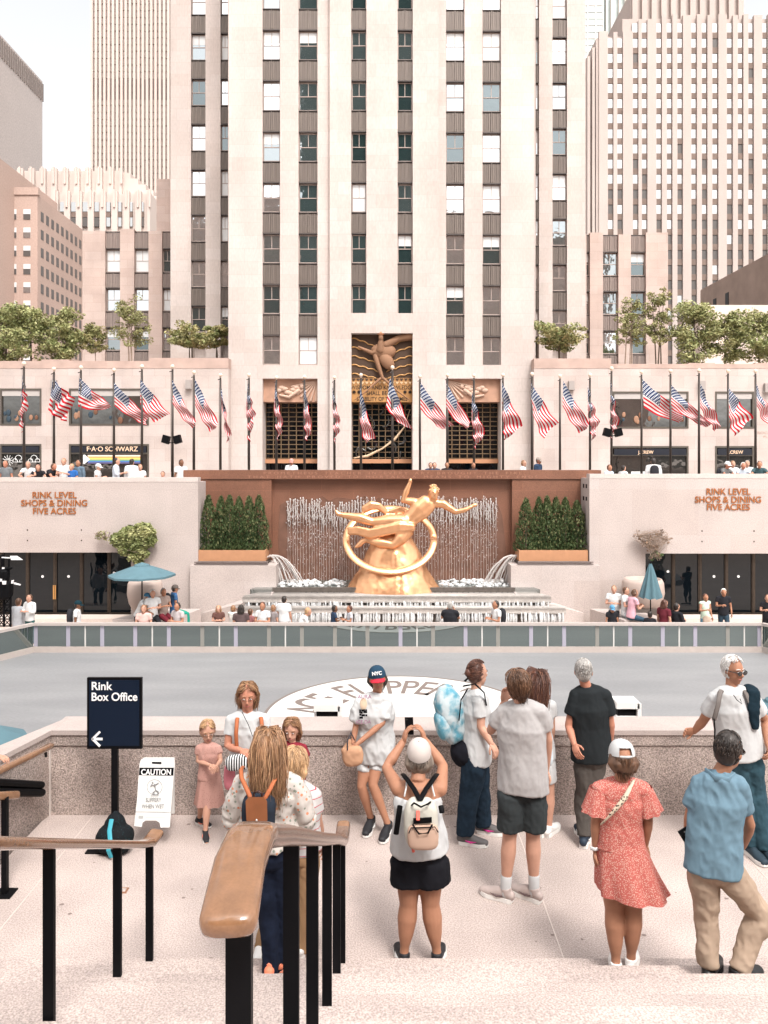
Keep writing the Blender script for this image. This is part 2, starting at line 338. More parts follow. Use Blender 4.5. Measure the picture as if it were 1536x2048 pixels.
barrier((xl, BD), (xr, BD), ps); barrier((xl - 4.6, BD - 8.6), (xl - .03, BD - .03), [(7.2, 0)]); barrier((xr + .03, BD - .03), (xr + 4.6, BD - 8.6), [(1.1, 0)])
# ================================================================= rink level facade
FD = 37.5
def facade(name, label, x0, x1, ox0, ox1, zt, oz1, ret):
    t = thing(name, label, 'wall', ((x0 + x1) / 2, FD, -4))
    a = MB(); zb = -4.33
    a.box(x0, ox0, FD, FD + 2.6, zb, zt - .22) if ox0 > x0 else None
    a.box(ox1, x1, FD, FD + 2.6, zb, zt - .22) if x1 > ox1 else None
    a.box(max(ox0, x0) + .0, min(ox1, x1), FD, FD + 2.6, oz1, zt - .22)
    a.build('wall_body', RIM, t)
    a = MB(); a.box(x0 - .0, x1 + .0, FD - .012, FD + .55, zt - .218, zt); a.build('coping', M('coping stone', (.52, .45, .42), .7, var=.05, vs=2, sp=.1, ss=25), t)
    return t
Z1105 = Z(1105, FD)
xa = X(396, FD); xb = X(1179, FD)
fl = facade('rink_wall', 'pale granite rink-level wall left of the fountain lettered RINK LEVEL SHOPS & DINING', -34, xa, -24, X(262, FD), 2.80, Z1105, 1)
frr = facade('rink_wall', 'pale granite rink-level wall right of the fountain lettered RINK LEVEL SHOPS & DINING', xb, 36, X(1291, FD), 27, 2.97, Z(1107, FD), 1)
CU = M('copper lettering', (.34, .11, .028), .5, metal=.1)
for par, cx_, ys in ((fl, 109, (996, 1012, 1028)), (frr, 1456, (989, 1005, 1020))):
    for s_, yb in zip(('RINK LEVEL', 'SHOPS & DINING', 'FIVE ACRES'), ys):
        text(s_, 'lettering', CU, par, (X(cx_, FD), FD - .03, Z(yb, FD)), .43, bold=.006, ext=.012, sx=.98)
for par, pts in ((fl, [(55, 1060), (55, 1081), (163, 1060), (163, 1081)]), (frr, [(1278, 1062), (1404, 1062), (1404, 1083), (1508, 1062), (1508, 1083)])):
    a = MB()
    for px, py in pts: p = P(px, py, FD); a.box(p.x - .03, p.x + .03, p.y - .01, p.y + .02, p.z - .035, p.z + .035)
    a.build('wall_stud', BRONZE, par)
a = MB()
for px in (1167.5, 1173):
    for py in (972, 997): a.box(xb - .012, xb + .01, FD + (1179 - px) / 9.5 * .9 - .12, FD + (1179 - px) / 9.5 * .9 + .12, Z(py + 4, 38.3), Z(py - 4, 38.3))
a.build('slot_vent', BLACK, frr)
# glazed shop doors
def shopfront(label, x0, x1, zt, mull, discs, handle):
    t = thing('glass_shopfront', label, 'shopfront', ((x0 + x1) / 2, FD + .5, -4)); yb = FD + .45
    a = MB(); a.box(x0, x1, yb + .06, yb + .08, -3.95, zt); a.build('glass_panel', GLASSD, t)
    a = MB(); a.box(x0, x1, yb + 2.0, yb + 2.1, -3.98, zt + .3); a.build('dark_back', DARKIN, t)
    for px in mull:
        a = MB(); c = X(px, yb); a.box(c - .085, c + .085, yb, yb + .05, -3.9, zt - .06); a.box(c - .035, c + .035, yb - .02, yb - .001, -3.9, zt - .06); a.build('mullion', BRONZE, t)
    a = MB(); a.box(x0, x1, yb - .01, yb + .055, zt - .06, zt - .002); a.box(x0, x1, yb - .01, yb + .055, -3.98, -3.87); a.build('door_rail', BRONZE, t)
    for px, py in discs:
        a = MB(); p = P(px, py, yb + .04); a.tube([p, p + V((0, .012, 0))], .065, n=14, caps=False); a.build('door_disc', WHITE, t)
    for px in handle:
        a = MB(); c = X(px, yb); a.box(c - .07, c - .015, yb - .08, yb - .03, Z(1198, yb), Z(1170, yb)); a.box(c + .015, c + .07, yb - .08, yb - .03, Z(1198, yb), Z(1170, yb)); a.build('door_handle', M('brass', (.62, .33, .12), .3, metal=.7), t)
shopfront('dark glass doors with bronze mullions and two white discs under the left rink wall', -24, X(262, FD), Z1105, (-50, 3, 55, 110, 163, 218), [(85, 1153), (137, 1153), (228, 1146)], (110,))
shopfront('dark glass doors with bronze mullions behind the right rink wall opening', X(1291, FD), 27, Z(1107, FD), (1347, 1400, 1453, 1507, 1560), [(1428, 1153), (1477, 1153), (1336, 1143)], ())
a = MB(); a.box(X(0, 36.4) - 8, X(262, 36.4), 36.4, 37.45, -4.34, -3.86); a.build('door_step', TERR, None, label='low pale granite step in front of the left glass doors', cat='step')
a = MB(); a.box(X(1290, 36.4), X(1536, 36.4) + 8, 36.4, 37.45, -4.34, -3.86); a.build('door_step', TERR, None, label='low pale granite step in front of the right glass doors', cat='step')
# ================================================================= fountain
RD = 39.5
t = thing('red_granite_wall', 'tall red granite wall with carved inscription band behind the gilded statue', 'wall', (X(785, RD), RD, -4))
a = MB(); a.box(X(398, RD), X(545, RD), RD - .35, RD + .38, -4.33, Z(958, RD)); a.box(X(1022, RD), X(1172, RD), RD - .35, RD + .38, -4.33, Z(958, RD)); a.box(X(545, RD), X(1022, RD), RD, RD + .38, -4.33, Z(958, RD)); a.build('wall_body', REDG, t)
a = MB(); a.box(X(367, RD - .4), X(1202, RD - .4), RD - .42, RD + .4, Z(957.6, RD), Z(940, RD)); a.build('inscribed_beam', REDG, t)
INS = M('cut lettering', (.32, .16, .105), .7)
def spaced(s_, x0, x1, py, par, size, y):
    n = len(s_); 
    for i, c in enumerate(s_):
        if c != ' ': text(c, 'lettering', INS, par, (X(x0 + (x1 - x0) * i / (n - 1), y), y, Z(py, y)), size, ext=.004)
a = MB(); wz = Z(1170, RD - .1); pts = [(X(562, RD), wz), (X(1006, RD), wz), (X(1012, RD), Z(1100, RD)), (X(1004, RD), Z(1030, RD)), (X(990, RD), Z(996, RD))]
for k in range(30): pts.append((X(985 - k * 14.2, RD), Z(992 + (k % 3) * 3 + (k % 2) * 4, RD)))
pts += [(X(560, RD), Z(1010, RD)), (X(556, RD), Z(1080, RD))]
a.plate(pts, RD - .012, RD - .002); a.build('wet_stain', M('wet red granite', (.165, .085, .06), .25, var=.2, vs=2), t)
text('P R O M E T H E U S    T E A C H E R    I N    E V E R Y    A R T    B R O U G H T    T H E    F I R E', 'lettering', INS, t, (X(785, RD), RD - .425, Z(948.5, RD)), .19, ext=.004, sx=1.66)
text('T H A T    H A T H    P R O V E D    T O    M O R T A L S    A    M E A N S    T O    M I G H T Y    E N D S', 'lettering', INS, t, (X(785, RD), RD - .425, Z(956, RD)), .19, ext=.004, sx=1.72)
# stone wing blocks
def wing(label, px0, px1, flip):
    a = MB(); zt = Z(1131, 37.2); x0, x1 = X(px0, 37.2), X(px1, 37.2)
    a.box(x0, x1, 37.2, 39.1, -4.33, zt)
    # sloping apron running down to the terrace
    xs, xe = (x1, X(px1 - 165, 35.2)) if not flip else (x0, X(px0 + 165, 35.2))
    lo = [(xs, 37.19), (xe, 37.19), (xe, 36.9), (xs, 35.6)]
    zz = [Z(1178, 37), -3.7, -3.7, Z(1188, 36)]
    vs = [(p[0], p[1], -4.33) for p in lo] + [(p[0], p[1], z) for p, z in zip(lo, zz)]
    a.add(vs, [(0, 1, 2, 3), (4, 5, 6, 7), (0, 1, 5, 4), (1, 2, 6, 5), (2, 3, 7, 6), (3, 0, 4, 7)])
    return a.build('stone_wing', RIM, None, label=label, cat='wall')
wing('pale stone block with sloping foot under the left row of conifers', 380, 552, False)
wing('pale stone block with sloping foot under the right row of conifers', 1022, 1200, True)
# planters and pipes
def planter(label, px0, px1):
    t = thing('planter_box', label, 'planter', (X((px0 + px1) / 2, 37.9), 37.9, Z(1131, 37.2)))
    a = MB(); z0, z1 = Z(1122, 37.6), Z(1100.5, 37.6); x0, x1 = X(px0, 37.6), X(px1, 37.6)
    a.box(x0, x1, 37.6, 37.66, z0, z1); a.box(x0, x1, 38.7, 38.76, z0, z1); a.box(x0, x0 + .06, 37.66, 38.7, z0, z1); a.box(x1 - .06, x1, 37.66, 38.7, z0, z1)
    a.build('box', M('terracotta panel', (.45, .225, .12), .6, var=.06, vs=3), t)
    a = MB(); a.box(x0 + .06, x1 - .06, 37.66, 38.7, z0, z1 - .06); a.build('soil', M('soil', (.05, .035, .025), .9), t)
    a = MB(); a.box(x0 - .05, x1 + .1, 37.35, 38.9, Z(1130, 37.3), z0 - .003); a.build('tray', BRONZE, t)
    a = MB()
    for k, dz in enumerate((.03, .13)): a.tube([(x0 - .1, 37.28 - k * .02, Z(1130, 37.2) + dz), (x1 + .15, 37.28 - k * .02, Z(1130, 37.2) + dz)], .035, n=8)
    a.build('pipe', M('grey pipe', (.18, .14, .13), .5), t)
planter('terracotta planter box under the left row of conifers', 397, 531)
planter('terracotta planter box under the right row of conifers', 1038, 1176)
# pool and tiers
FOAM = M('foaming water', (.52, .52, .52), .35, var=.12, vs=5, sp=.2, ss=14, bump=.4, bs=8)
WAT = glassy('pool water', (.10, .11, .10), .35, .08)
a = MB(); a.prism([(X(500, 36.6), 36.6), (X(1080, 36.6), 36.6), (X(1030, 39), RD), (X(548, 39), RD)], -3.9, Z(1176, 37)); a.build('pool_water', WAT, None, kind='structure')
rim = thing('fountain_basin', 'broad stone basin rim with water spilling over two rounded tiers below the statue', 'fountain', (X(785, 36), 36, -4))
def tier(px0, px1, D0, ptop, ph, lip, name):
    zt = Z(ptop, D0); z0 = Z(ptop + ph, D0); x0, x1 = X(px0, D0), X(px1, D0)
    a = MB(); c = .55
    # rounded lip running along the front and back along the sides
    r = (zt - z0) / 2
    a.tube([(x0 + .9, D0 + 1.6, zt - r), (x0, D0, zt - r), (x1, D0, zt - r), (x1 - .9, D0 + 1.6, zt - r)], (r * 1.2, r), n=12, side=(0, 1, 0))
    a.prism([(x0, D0), (x1, D0), (x1 - .9, D0 + 1.6), (x0 + .9, D0 + 1.6)], z0 + .02, zt - .005)
    return a.build(name, M('wet pale stone', (.40, .365, .34), .3, var=.14, vs=3, sp=.15, ss=16, bump=.3, bs=14), rim, smooth=True)
tier(487, 1100, 35.6, 1191, 15, 1, 'upper_tier'); tier(463, 1130, 35.0, 1215, 13, 1, 'lower_tier')
a = MB(); a.box(X(545, 36.5), X(1030, 36.5), 36.45, 36.6, -3.9, Z(1175, 36.5)); a.box(X(500, 36), X(1090, 36), 35.75, 37, -3.95, Z(1204, 36)); a.box(X(480, 35.6), X(1110, 35.6), 35.2, 36.5, -3.97, Z(1228, 35.3)); a.build('basin_core', M('dark wet stone', (.10, .085, .075), .3, var=.2, vs=6), rim)
a = MB()
for i in range(38): x = X(612 + i * 11.2, 36.44); a.box(x - .035, x + .035, 36.43, 36.45, Z(1189, 36.44), Z(1184, 36.44))
a.build('drain_slot', BLACK, rim)
a = MB(); rr = random.Random(3)
def curtain(px0, px1, y, pa, pb, n):
    for i in range(n):
        x = X(rr.uniform(px0, px1), y); w_ = rr.uniform(.02, .075); z1 = Z(pa, y); z0 = Z(pb - rr.uniform(0, 4), y)
        yy = y + rr.uniform(-.12, .05); a.tube([(x, yy, z1 + .03), (x + rr.uniform(-.02, .02), yy - .03, (z0 + z1) / 2), (x + rr.uniform(-.03, .03), yy - .04, z0)], [w_ * .7, w_, w_ * .6], n=5)
curtain(490, 1098, 35.55, 1204, 1217, 250); curtain(466, 1126, 34.95, 1227, 1246, 320)
a.build('falling_water', FOAM, None, smooth=True, kind='stuff', label='ragged curtain of white water falling off the two basin tiers', cat='water')
a = MB()
for px0, px1, py in ((555, 692, 1167), (880, 1010, 1167), (560, 640, 1176), (950, 1020, 1177)):
    n = int((px1 - px0) / 1.3)
    for i in range(n):
        p = P(rr.uniform(px0, px1), py + rr.uniform(-4, 3), 38.3 + rr.uniform(-.9, .7)); s_ = rr.uniform(.05, .16); p.z = Z(1176, 37) + rr.uniform(-.02, .12)
        a.ell(p, (s_, 0, 0), (0, s_ * .8, 0), (0, 0, s_ * .6), n=6, k=4)
a.build('pool_foam', FOAM, None, smooth=True, kind='stuff', label='white foam churning along the foot of the red wall', cat='water')
SPRAY = M('white spray', (.56, .52, .50), .4)
a = MB(); x = 576
while x < 995:
    y = RD - .16 + rr.uniform(-.03, .03); top = 998 + rr.uniform(-5, 11) + (8 if 640 < x < 700 else 0); prev = None
    for q in range(2):     # braided top of each jet
        pts, rd = [], []
        for k in range(7): pts.append(P(x + rr.uniform(-2.2, 2.2), top + k * 6 + q * 4, y - .05)); rd.append(rr.uniform(.005, .022))
        a.tube(pts, rd, n=5)
    a.ell(P(x, top, y), (.03, 0, 0), (0, .03, 0), (0, 0, .05), n=6, k=4)
    pts, rd = [], []
    for k in range(26): pts.append(P(x + rr.uniform(-.35, .35), top + 4 + k * (1163 - top) / 26, y)); rd.append(rr.uniform(.004, .013) * (1.5 if k < 8 else .85))
    a.tube(pts, rd, n=4)
    for k in range(34):
        p = P(x + rr.uniform(-4, 4), top + abs(rr.gauss(0, 1)) * 75, y - .05); s_ = rr.uniform(.006, .019)
        if p.z > Z(1166, 38.5): a.ell(p, (s_, 0, 0), (0, s_, 0), (0, 0, s_ * rr.uniform(1, 3)), n=4, k=3)
    x += rr.choice((4.2, 5.4, 6.2))
a.build('water_jets', SPRAY, None, smooth=True, kind='stuff', label='row of thin white water jets streaming down the red granite wall', cat='water')
for nm, c in (('white arc of water spouting into the pool from the left stone block', [(533, 1116, 1), (560, 1108, 1), (578, 1125, 1), (590, 1168, 1)]), ('white arc of water spouting into the pool from the right stone block', [(1042, 1117, 1), (1020, 1110, 1), (1004, 1128, 1), (993, 1168, 1)])):
    a = MB()
    sgn = 1 if c[0][0] < 700 else -1
    for j in range(26):
        pts = []; reach = rr.uniform(.5, 1.5); lift = rr.uniform(-6, 4)
        for k in range(8):
            u = k / 7; px = c[0][0] + sgn * reach * 52 * u; py = 1116 - 48 * u * (1 - u) * .9 + 52 * u ** 2 + lift * u
            pts.append(P(px + rr.uniform(-1, 1), py + rr.uniform(-1, 1), 38.2 + (j % 3) * .1))
        a.tube(pts, [rr.uniform(.008, .03) for _ in pts], n=4)
    a.build('water_arc', SPRAY, None, smooth=True, label=nm, cat='water', group='arcs of water at the sides of the pool')
# ================================================================= towers and low buildings
PANEL = M('fluted aluminium spandrel', (.155, .125, .108), .5, metal=.25, var=.3, vs=3, st=(6, 1, .15))
FRAME = M('window frame', (.34, .27, .24), .6)
BLIND = M('white blind', (.60, .60, .60), .7)
SILL = M('dark ledge', (.07, .055, .05), .6)
WC = {}
def win_mesh(w_, h_):
    k = (round(w_, 2), round(h_, 2))
    if k not in WC:
        a = MB(); t_ = .06
        a.box(-w_ / 2, -w_ / 2 + t_, 0, .1, 0, h_); a.box(w_ / 2 - t_, w_ / 2, 0, .1, 0, h_)
        a.box(-w_ / 2 + t_, w_ / 2 - t_, 0, .1, 0, .09); a.box(-w_ / 2 + t_, w_ / 2 - t_, 0, .1, h_ - t_, h_)
        a.box(-w_ / 2 + t_, w_ / 2 - t_, 0.01, .09, h_ * .50, h_ * .50 + .06); a.box(-.025, .025, .02, .08, h_ * .5 + .06, h_ - t_)
        fr_ = a.mesh('window', FRAME); b = MB(); b.box(-w_ / 2 + t_, w_ / 2 - t_, .05, .07, .09, h_ * .5); b.box(-w_ / 2 + t_, w_ / 2 - t_, .045, .065, h_ * .5 + .06, h_ - t_)
        c = MB(); c.box(-w_ / 2 + t_ + .01, w_ / 2 - t_ - .01, .0, .02, h_ * .62, h_ - t_)   # half blind, in front of the pane plane
        d = MB(); d.box(-w_ / 2 + t_ + .01, w_ / 2 - t_ - .01, .0, .02, .1, h_ - t_)
        f_ = MB(); gx = [-w_ * .38, -w_ * .3, -w_ * .12, w_ * .1, w_ * .3]
        WC[k] = (fr_, [b.mesh('pane', g_) for g_ in (GLASS, GLASSB, GLASSC)], c.mesh('blind', BLIND), d.mesh('blind', BLIND))
    return WC[k]
wr = random.Random(11)
def window(parent, xc, y, z0, w_, h_, blind=None):
    fr_, pn, hb, fb = win_mesh(w_, h_); org = ORG[parent.name]
    o = link(bpy.data.objects.new('window', fr_)); o.parent = parent; o.location = V((xc, y, z0)) - org
    p = link(bpy.data.objects.new('pane', wr.choices(pn, (5, 3, 3))[0])); p.parent = o
    if blind is None: blind = wr.choices((0, 1, 2), (8, 2, 1))[0]
    if blind:
        q = link(bpy.data.objects.new('blind', hb if blind == 1 else fb)); q.parent = o; q.location = (0, .028, 0)
    return o
PC = {}
def spandrel(parent, xc, y, z0, w_, h_, mat=None):
    k = (round(w_, 2), round(h_, 2), (mat or PANEL).name)
    if k not in PC:
        a = MB(); a.box(-w_ / 2, w_ / 2, 0, .1, 0, h_); n = 9
        for i in range(n):
            x = -w_ / 2 + w_ * (i + .5) / n; d = (.02, .05, .03, .06, .09, .06, .03, .05, .02)[i]; a.plate([(x - w_ / n * .32, .06), (x + w_ / n * .32, .06), (x + w_ / n * .32, h_ - .05), (x, h_ + (.04 if i == 4 else -.02)), (x - w_ / n * .32, h_ - .05)], -d, 0)
        a.box(-w_ / 2, w_ / 2, -.1, .0, -.055, .035, 1); a.box(-w_ / 2, w_ / 2, -.08, .12, h_ + .045, h_ + .10, 1)
        PC[k] = a.mesh('spandrel_panel', [mat or PANEL, SILL])
    o = link(bpy.data.objects.new('spandrel_panel', PC[k])); o.parent = parent; o.location = V((xc, y, z0)) - ORG[parent.name]; return o
def bay(parent, px0, px1, D, rows, rec=.32, spb=None, mat=None):
    """rows: list of (kind, py_top, py_bot)"""
    x0, x1 = X(px0, D), X(px1, D)
    for kd, a_, b_ in rows:
        za, zb = Z(b_, D), Z(a_, D)
        if kd == 'w': window(parent, (x0 + x1) / 2, D + rec * .8, za, x1 - x0 - .04, zb - za)
        else: spandrel(parent, (x0 + x1) / 2, D + rec * .55, za + .05, x1 - x0, zb - za - .13, mat)
# ---- central tower
T = thing('office_tower', 'tall limestone office tower with dark window strips and carved portals straight ahead', 'building', (0, 60, 2))
TD = 58.0; TOPZ = 62.0
a = MB()
cols = [(525, 560), (597, 635), (703, 733), (795, 825), (892, 929), (965, 1002)]
bots = {525: 731, 597: 731, 703: 628, 795: 628, 892: 733, 965: 733}
edges = [457] + [c for p in cols for c in p] + [1068]
for i in range(0, len(edges), 2): a.box(X(edges[i], TD), X(edges[i + 1], TD), TD, TD + 4, 1.17, TOPZ) if i in (0, 2, 10, 12) else None
# piers (all solid pieces between the strips)
a = MB()
def col(px0, px1, z0, z1, dy=0): a.box(X(px0, TD), X(px1, TD), TD + dy, TD + 4, z0, z1)
col(457, 525, 1.17, TOPZ); col(635, 660, 1.17, TOPZ); col(660, 703, 1.17, TOPZ, -.4); col(825, 877, 1.17, TOPZ, -.4); col(877, 892, 1.17, TOPZ); col(1002, 1068, 1.17, TOPZ)
zs = Z(728.5, TD); zc = Z(627, TD); zp = Z(757, TD); zcp = Z(668, TD)
col(560, 597, zp, TOPZ); col(929, 965, zp, TOPZ); col(733, 795, zcp, TOPZ, -.4)
col(525, 560, zp, zs - .05); col(597, 635, zp, zs - .05); col(892, 929, zp, zs - .05); col(965, 1002, zp, zs - .05)
col(703, 733, zcp, zc - .05, -.4); col(795, 825, zcp, zc - .05, -.4)
for c in cols: a.box(X(c[0], TD), X(c[1], TD), TD + .42, TD + 4, zs if c[0] not in (703, 795) else zc, TOPZ)
a.box(X(341, 65), X(457, 65), 66.2, 69, 1.17, TOPZ); a.box(X(1068, 65) - .5, X(1171, 65), 66.2, 69, 1.17, TOPZ)
for p0, p1 in ((341, 382), (411, 441), (456, 470), (1030, 1071), (1078, 1105), (1134, 1171)): a.box(X(p0, 65), X(p1, 65), 65, 66.2, 1.17, TOPZ)
a.box(X(341, 65), X(1171, 65), 69, 90, 1.17, TOPZ - .01)
a.build('wall', STONE, T)
rows = []
for k in range(8):
    o = -82.5 + 102 * k
    rows += [('w', o + 58 - .0, o + 100 + 16.5)]
base_w = 672.5
def rowset(bottom, pitch, wh, top=-60):
    r = []; b = bottom; first = True
    while b > top:
        r.append(('w', b - wh, b)); r.append(('s', b - pitch + .8, b - wh - 1)); b -= pitch
    return r
for c in cols:
    b = {525: 729, 597: 729.5, 892: 731, 965: 731.5, 703: 627, 795: 627.5}[c[0]]
    bay(T, c[0], c[1], TD + (-.35 if c[0] in (703, 795) else 0), rowset(b, 102, 57))
for c, b in (((382, 411), 664), ((441, 456.5), 664), ((1071.5, 1078), 672), ((1105, 1134), 672)): bay(T, c[0], c[1], 65, rowset(b, 91, 51, -40))
# portals
def portal(px0, px1, ptop, pr, kind):
    x0, x1 = X(px0, TD), X(px1, TD); zt = Z(ptop, TD); yr = TD + 1.6; cx_ = (x0 + x1) / 2; W = x1 - x0
    zr = Z(pr, TD)
    a = MB(); a.box(x0 - .01, x1 + .01, yr + .5, yr + .7, 1.17, zt); a.build('portal_back', DARKIN, T)
    a = MB(); nx, nz = (9, 11) if kind else (7, 13); zb = Z(926, TD)
    for i in range(nx + 1): x = x0 + W * i / nx; a.box(x - .035, x + .035, yr + .02, yr + .1, zb, zr)
    for j in range(nz + 1): z = zb + (zr - zb) * j / nz; a.box(x0, x1, yr, yr + .08, z - .03, z + .03)
    g = a.build('grille', M('dark brass grille', (.22, .15, .09), .4, metal=.5), T)
    a = MB(); a.box(x0, x1, yr + .2, yr + .22, 1.17, zr); a.build('pane', GLASSD, g)
    a = MB(); a.box(x0, x1, yr - .25, yr + .1, Z(926, TD) - .02, Z(918, TD)); a.build('door_canopy', M('copper canopy', (.45, .22, .12), .5), T)
    return x0, x1, yr, zr, zt
GOLD2 = M('gilded stone', (.50, .27, .10), .5, metal=.15, var=.2, vs=3); TAN = M('carved tan stone', (.24, .125, .07), .75, var=.15, vs=1); BRN = M('dark brown stone', (.07, .04, .025), .8)
rg = random.Random(5)
# side portals: warm carved relief above grille, splayed jambs
for px0, px1 in ((525, 635), (892, 1002)):
    x0, x1, yr, zr, zt = portal(px0, px1, 757, 803, 0)
    rel = MB(); rel.box(x0, x1, TD + .45, TD + 2.2, zr, zt)
    rf = rel.build('relief_panel', M('rosy relief stone', (.42, .24, .165), .8, var=.2, vs=1.2), T)
    b = MB(); cx_ = (x0 + x1) / 2; sg = 1 if px0 < 700 else -1
    for k in range(9):     # rays fanning from an upper corner
        an = R(200 + k * 11) if sg > 0 else R(-20 - k * 11); L = 2.1
        c = V((x1 if sg > 0 else x0, TD + .42, zt)); e = c + V((math.cos(an) * L, 0, math.sin(an) * L * .8)); e.z = max(e.z, zr + .1); e.x = min(max(e.x, x0 + .1), x1 - .1)
        b.tube([c + V((-.1 * sg, 0, -.1)), e], [.04, .1], n=6)
    for k in range(7): b.ell((cx_ - sg * (.9 - k * .22), TD + .40, (zr + zt) / 2 + .22 * math.sin(k * 1.3)), (.26, 0, .05), (0, .14, 0), (-.05, 0, .17), n=10, k=6)
    b.ell((cx_ + sg * .85, TD + .38, (zr + zt) / 2 + .3), (.17, 0, 0), (0, .15, 0), (0, 0, .19))
    b.tube([(cx_ + sg * .6, TD + .36, (zr + zt) / 2), (cx_ - sg * .1, TD + .33, zr + .35), (cx_ - sg * .8, TD + .36, zr + .5)], [.16, .13, .08], n=8)
    b.build('carved_figure', M('pale carved stone', (.50, .34, .26), .8), rf, smooth=True)
# central portal: patterned carved panel, inscription and cast-glass screen
x0, x1, yr, zr, zt = portal(703, 825, 668, 805, 1)
p_ = MB(); p_.box(x0, x1, TD + .3, TD + 2.2, Z(755, TD), zt); rf = p_.build('relief_panel', BRN, T)
b = MB(); cx_ = (x0 + x1) / 2
for sg in (-1, 1):
    for row in range(5):
        zb_ = Z(748 - row * 17, TD); pts = []
        for k in range(15):
            u = k / 14; pts.append((cx_ + sg * (.35 + u * (W_ := (x1 - x0) / 2 - .38)), TD + .27, zb_ - .75 * (1 - u) ** 1.3 * (.5 + .12 * row) + .10 * abs(math.sin(u * 9)) + row * .03))
        b.tube([p for p in pts], .05, n=6); 
b.build('cloud_band', GOLD2, rf, smooth=True)
b = MB()   # a plain winged figure leaning out of the cloud bands
b.ell((cx_ + .1, TD + .1, Z(702, TD)), (.95, 0, .1), (0, .38, 0), (-.15, 0, .62), n=16, k=10); b.ell((cx_ + .35, TD + .0, Z(722, TD)), (.55, 0, -.5), (0, .32, 0), (.25, 0, .45), n=14, k=8)
b.tube([(cx_ + .3, TD, Z(690, TD)), (cx_ + 1.3, TD + .1, Z(676, TD)), (x1 - .05, TD + .1, Z(672, TD))], [.3, .26, .34], n=10)
b.tube([(cx_ - .1, TD, Z(700, TD)), (cx_ - .75, TD, Z(706, TD)), (cx_ - 1.75, TD + .05, Z(694, TD))], [.24, .17, .09], n=10)
b.tube([(cx_ - .5, TD, Z(712, TD)), (cx_ - .2, TD - .05, Z(738, TD)), (cx_ + .05, TD - .1, Z(757, TD))], [.2, .17, .11], n=10)
b.ell((cx_ - .08, TD - .15, Z(676, TD)), (.19, 0, 0), (0, .2, 0), (0, 0, .27)); b.tube([(cx_ - .08, TD - .1, Z(680, TD)), (cx_ - .1, TD, Z(700, TD))], [.16, .4], n=10)
b.tube([(cx_ - .1, TD - .1, Z(757, TD)), (cx_ - 1.2, TD - .1, Z(783, TD)), (cx_ - 2.05, TD - .1, Z(800, TD))], [.1, .06, .03], n=6)
b.tube([(cx_ + .1, TD - .1, Z(757, TD)), (cx_ + 1.2, TD - .1, Z(783, TD)), (cx_ + 2.05, TD - .1, Z(800, TD))], [.1, .06, .03], n=6)
b.build('carved_figure', TAN, rf, smooth=True)
b = MB(); b.ell((cx_ - .08, TD - .15, Z(667, TD)), (.28, 0, 0), (0, .28, 0), (0, 0, .2)); [b.ell((cx_ - .08 + .24 * math.cos(q), TD - .25 + .05 * math.sin(q * 3), Z(666, TD) + .13 * math.sin(q)), (.07, 0, 0), (0, .07, 0), (0, 0, .09), n=6, k=4) for q in [i * .7 for i in range(9)]]
b.build('crown', M('rose gold', (.55, .25, .14), .5, var=.2, vs=8), rf, smooth=True)
p_ = MB(); p_.box(x0, x1, TD + .25, TD + 2.2, Z(803.5, TD), Z(755.3, TD)); ip = p_.build('inscription_panel', M('gold inscription stone', (.40, .20, .07), .6, var=.1, vs=2), T)
b = MB(); zz = Z(761, TD)
for j in range(2):
    n = 14
    for i in range(n):
        x = x0 + (x1 - x0) * (i + .5) / n; z = Z(759 + j * 6.5, TD); w_ = (x1 - x0) / n * .42
        b.plate([(x - w_, z + .1), (x, z - .11), (x + w_, z + .1)], TD + .2, TD + .249, j % 2)
b.build('triangle_border', [BRN, M('pale inlay', (.60, .42, .25), .6)], ip)
LET = M('dark lettering', (.035, .02, .012), .6)
for s_, py, sz, sx_ in (('WISDOM AND KNOWLEDGE', 778, .42, .86), ('SHALL BE THE', 789.5, .42, .9), ('STABILITY OF THY TIMES', 801, .42, .82)):
    text(s_, 'lettering', LET, ip, (cx_, TD + .24, Z(py, TD)), sz, bold=.004, sx=sx_, ext=.01)
b = MB()
for px, py in ((708, 784), (718, 784), (810, 784), (820, 784)):
    p = P(px, py, TD + .22); [b.obox(p, (.13 * math.cos(q), 0, .13 * math.sin(q)), (0, .015, 0), (-.03 * math.sin(q), 0, .03 * math.cos(q))) for q in (0, R(45), R(90), R(135))]
b.build('star_ornament', LET, ip)
b = MB()
for k in range(16):
    q0 = rg.uniform(0, 6.28); c = V((rg.uniform(x0 + .4, x1 - .5), yr - .02, rg.uniform(Z(915, TD), zr - .6)))
    pts = [c + V((math.cos(q0 + u * 1.4) * .9 * u, 0, math.sin(q0 + u * 1.1) * 1.1 * u)) for u in (0, .3, .6, 1)]
    for p in pts: p.x = min(max(p.x, x0 + .05), x1 - .05); p.z = min(max(p.z, Z(918, TD)), zr - .05)
    b.tube(pts, [.09, .07, .06, .02], n=5)
b.build('cast_glass_relief', M('smoky cast glass', (.05, .045, .04), .2, spec=.8), T, smooth=True)
b = MB(); pts = [P(*q, TD + 1.4) for q in ((708, 916), (735, 912), (765, 897), (790, 878), (808, 855), (820, 820))]; b.tube(pts, [.05, .12, .07, .12, .06, .03], n=6); b.build('gold_streamer', M('pale gold', (.62, .45, .30), .4), T, smooth=True)
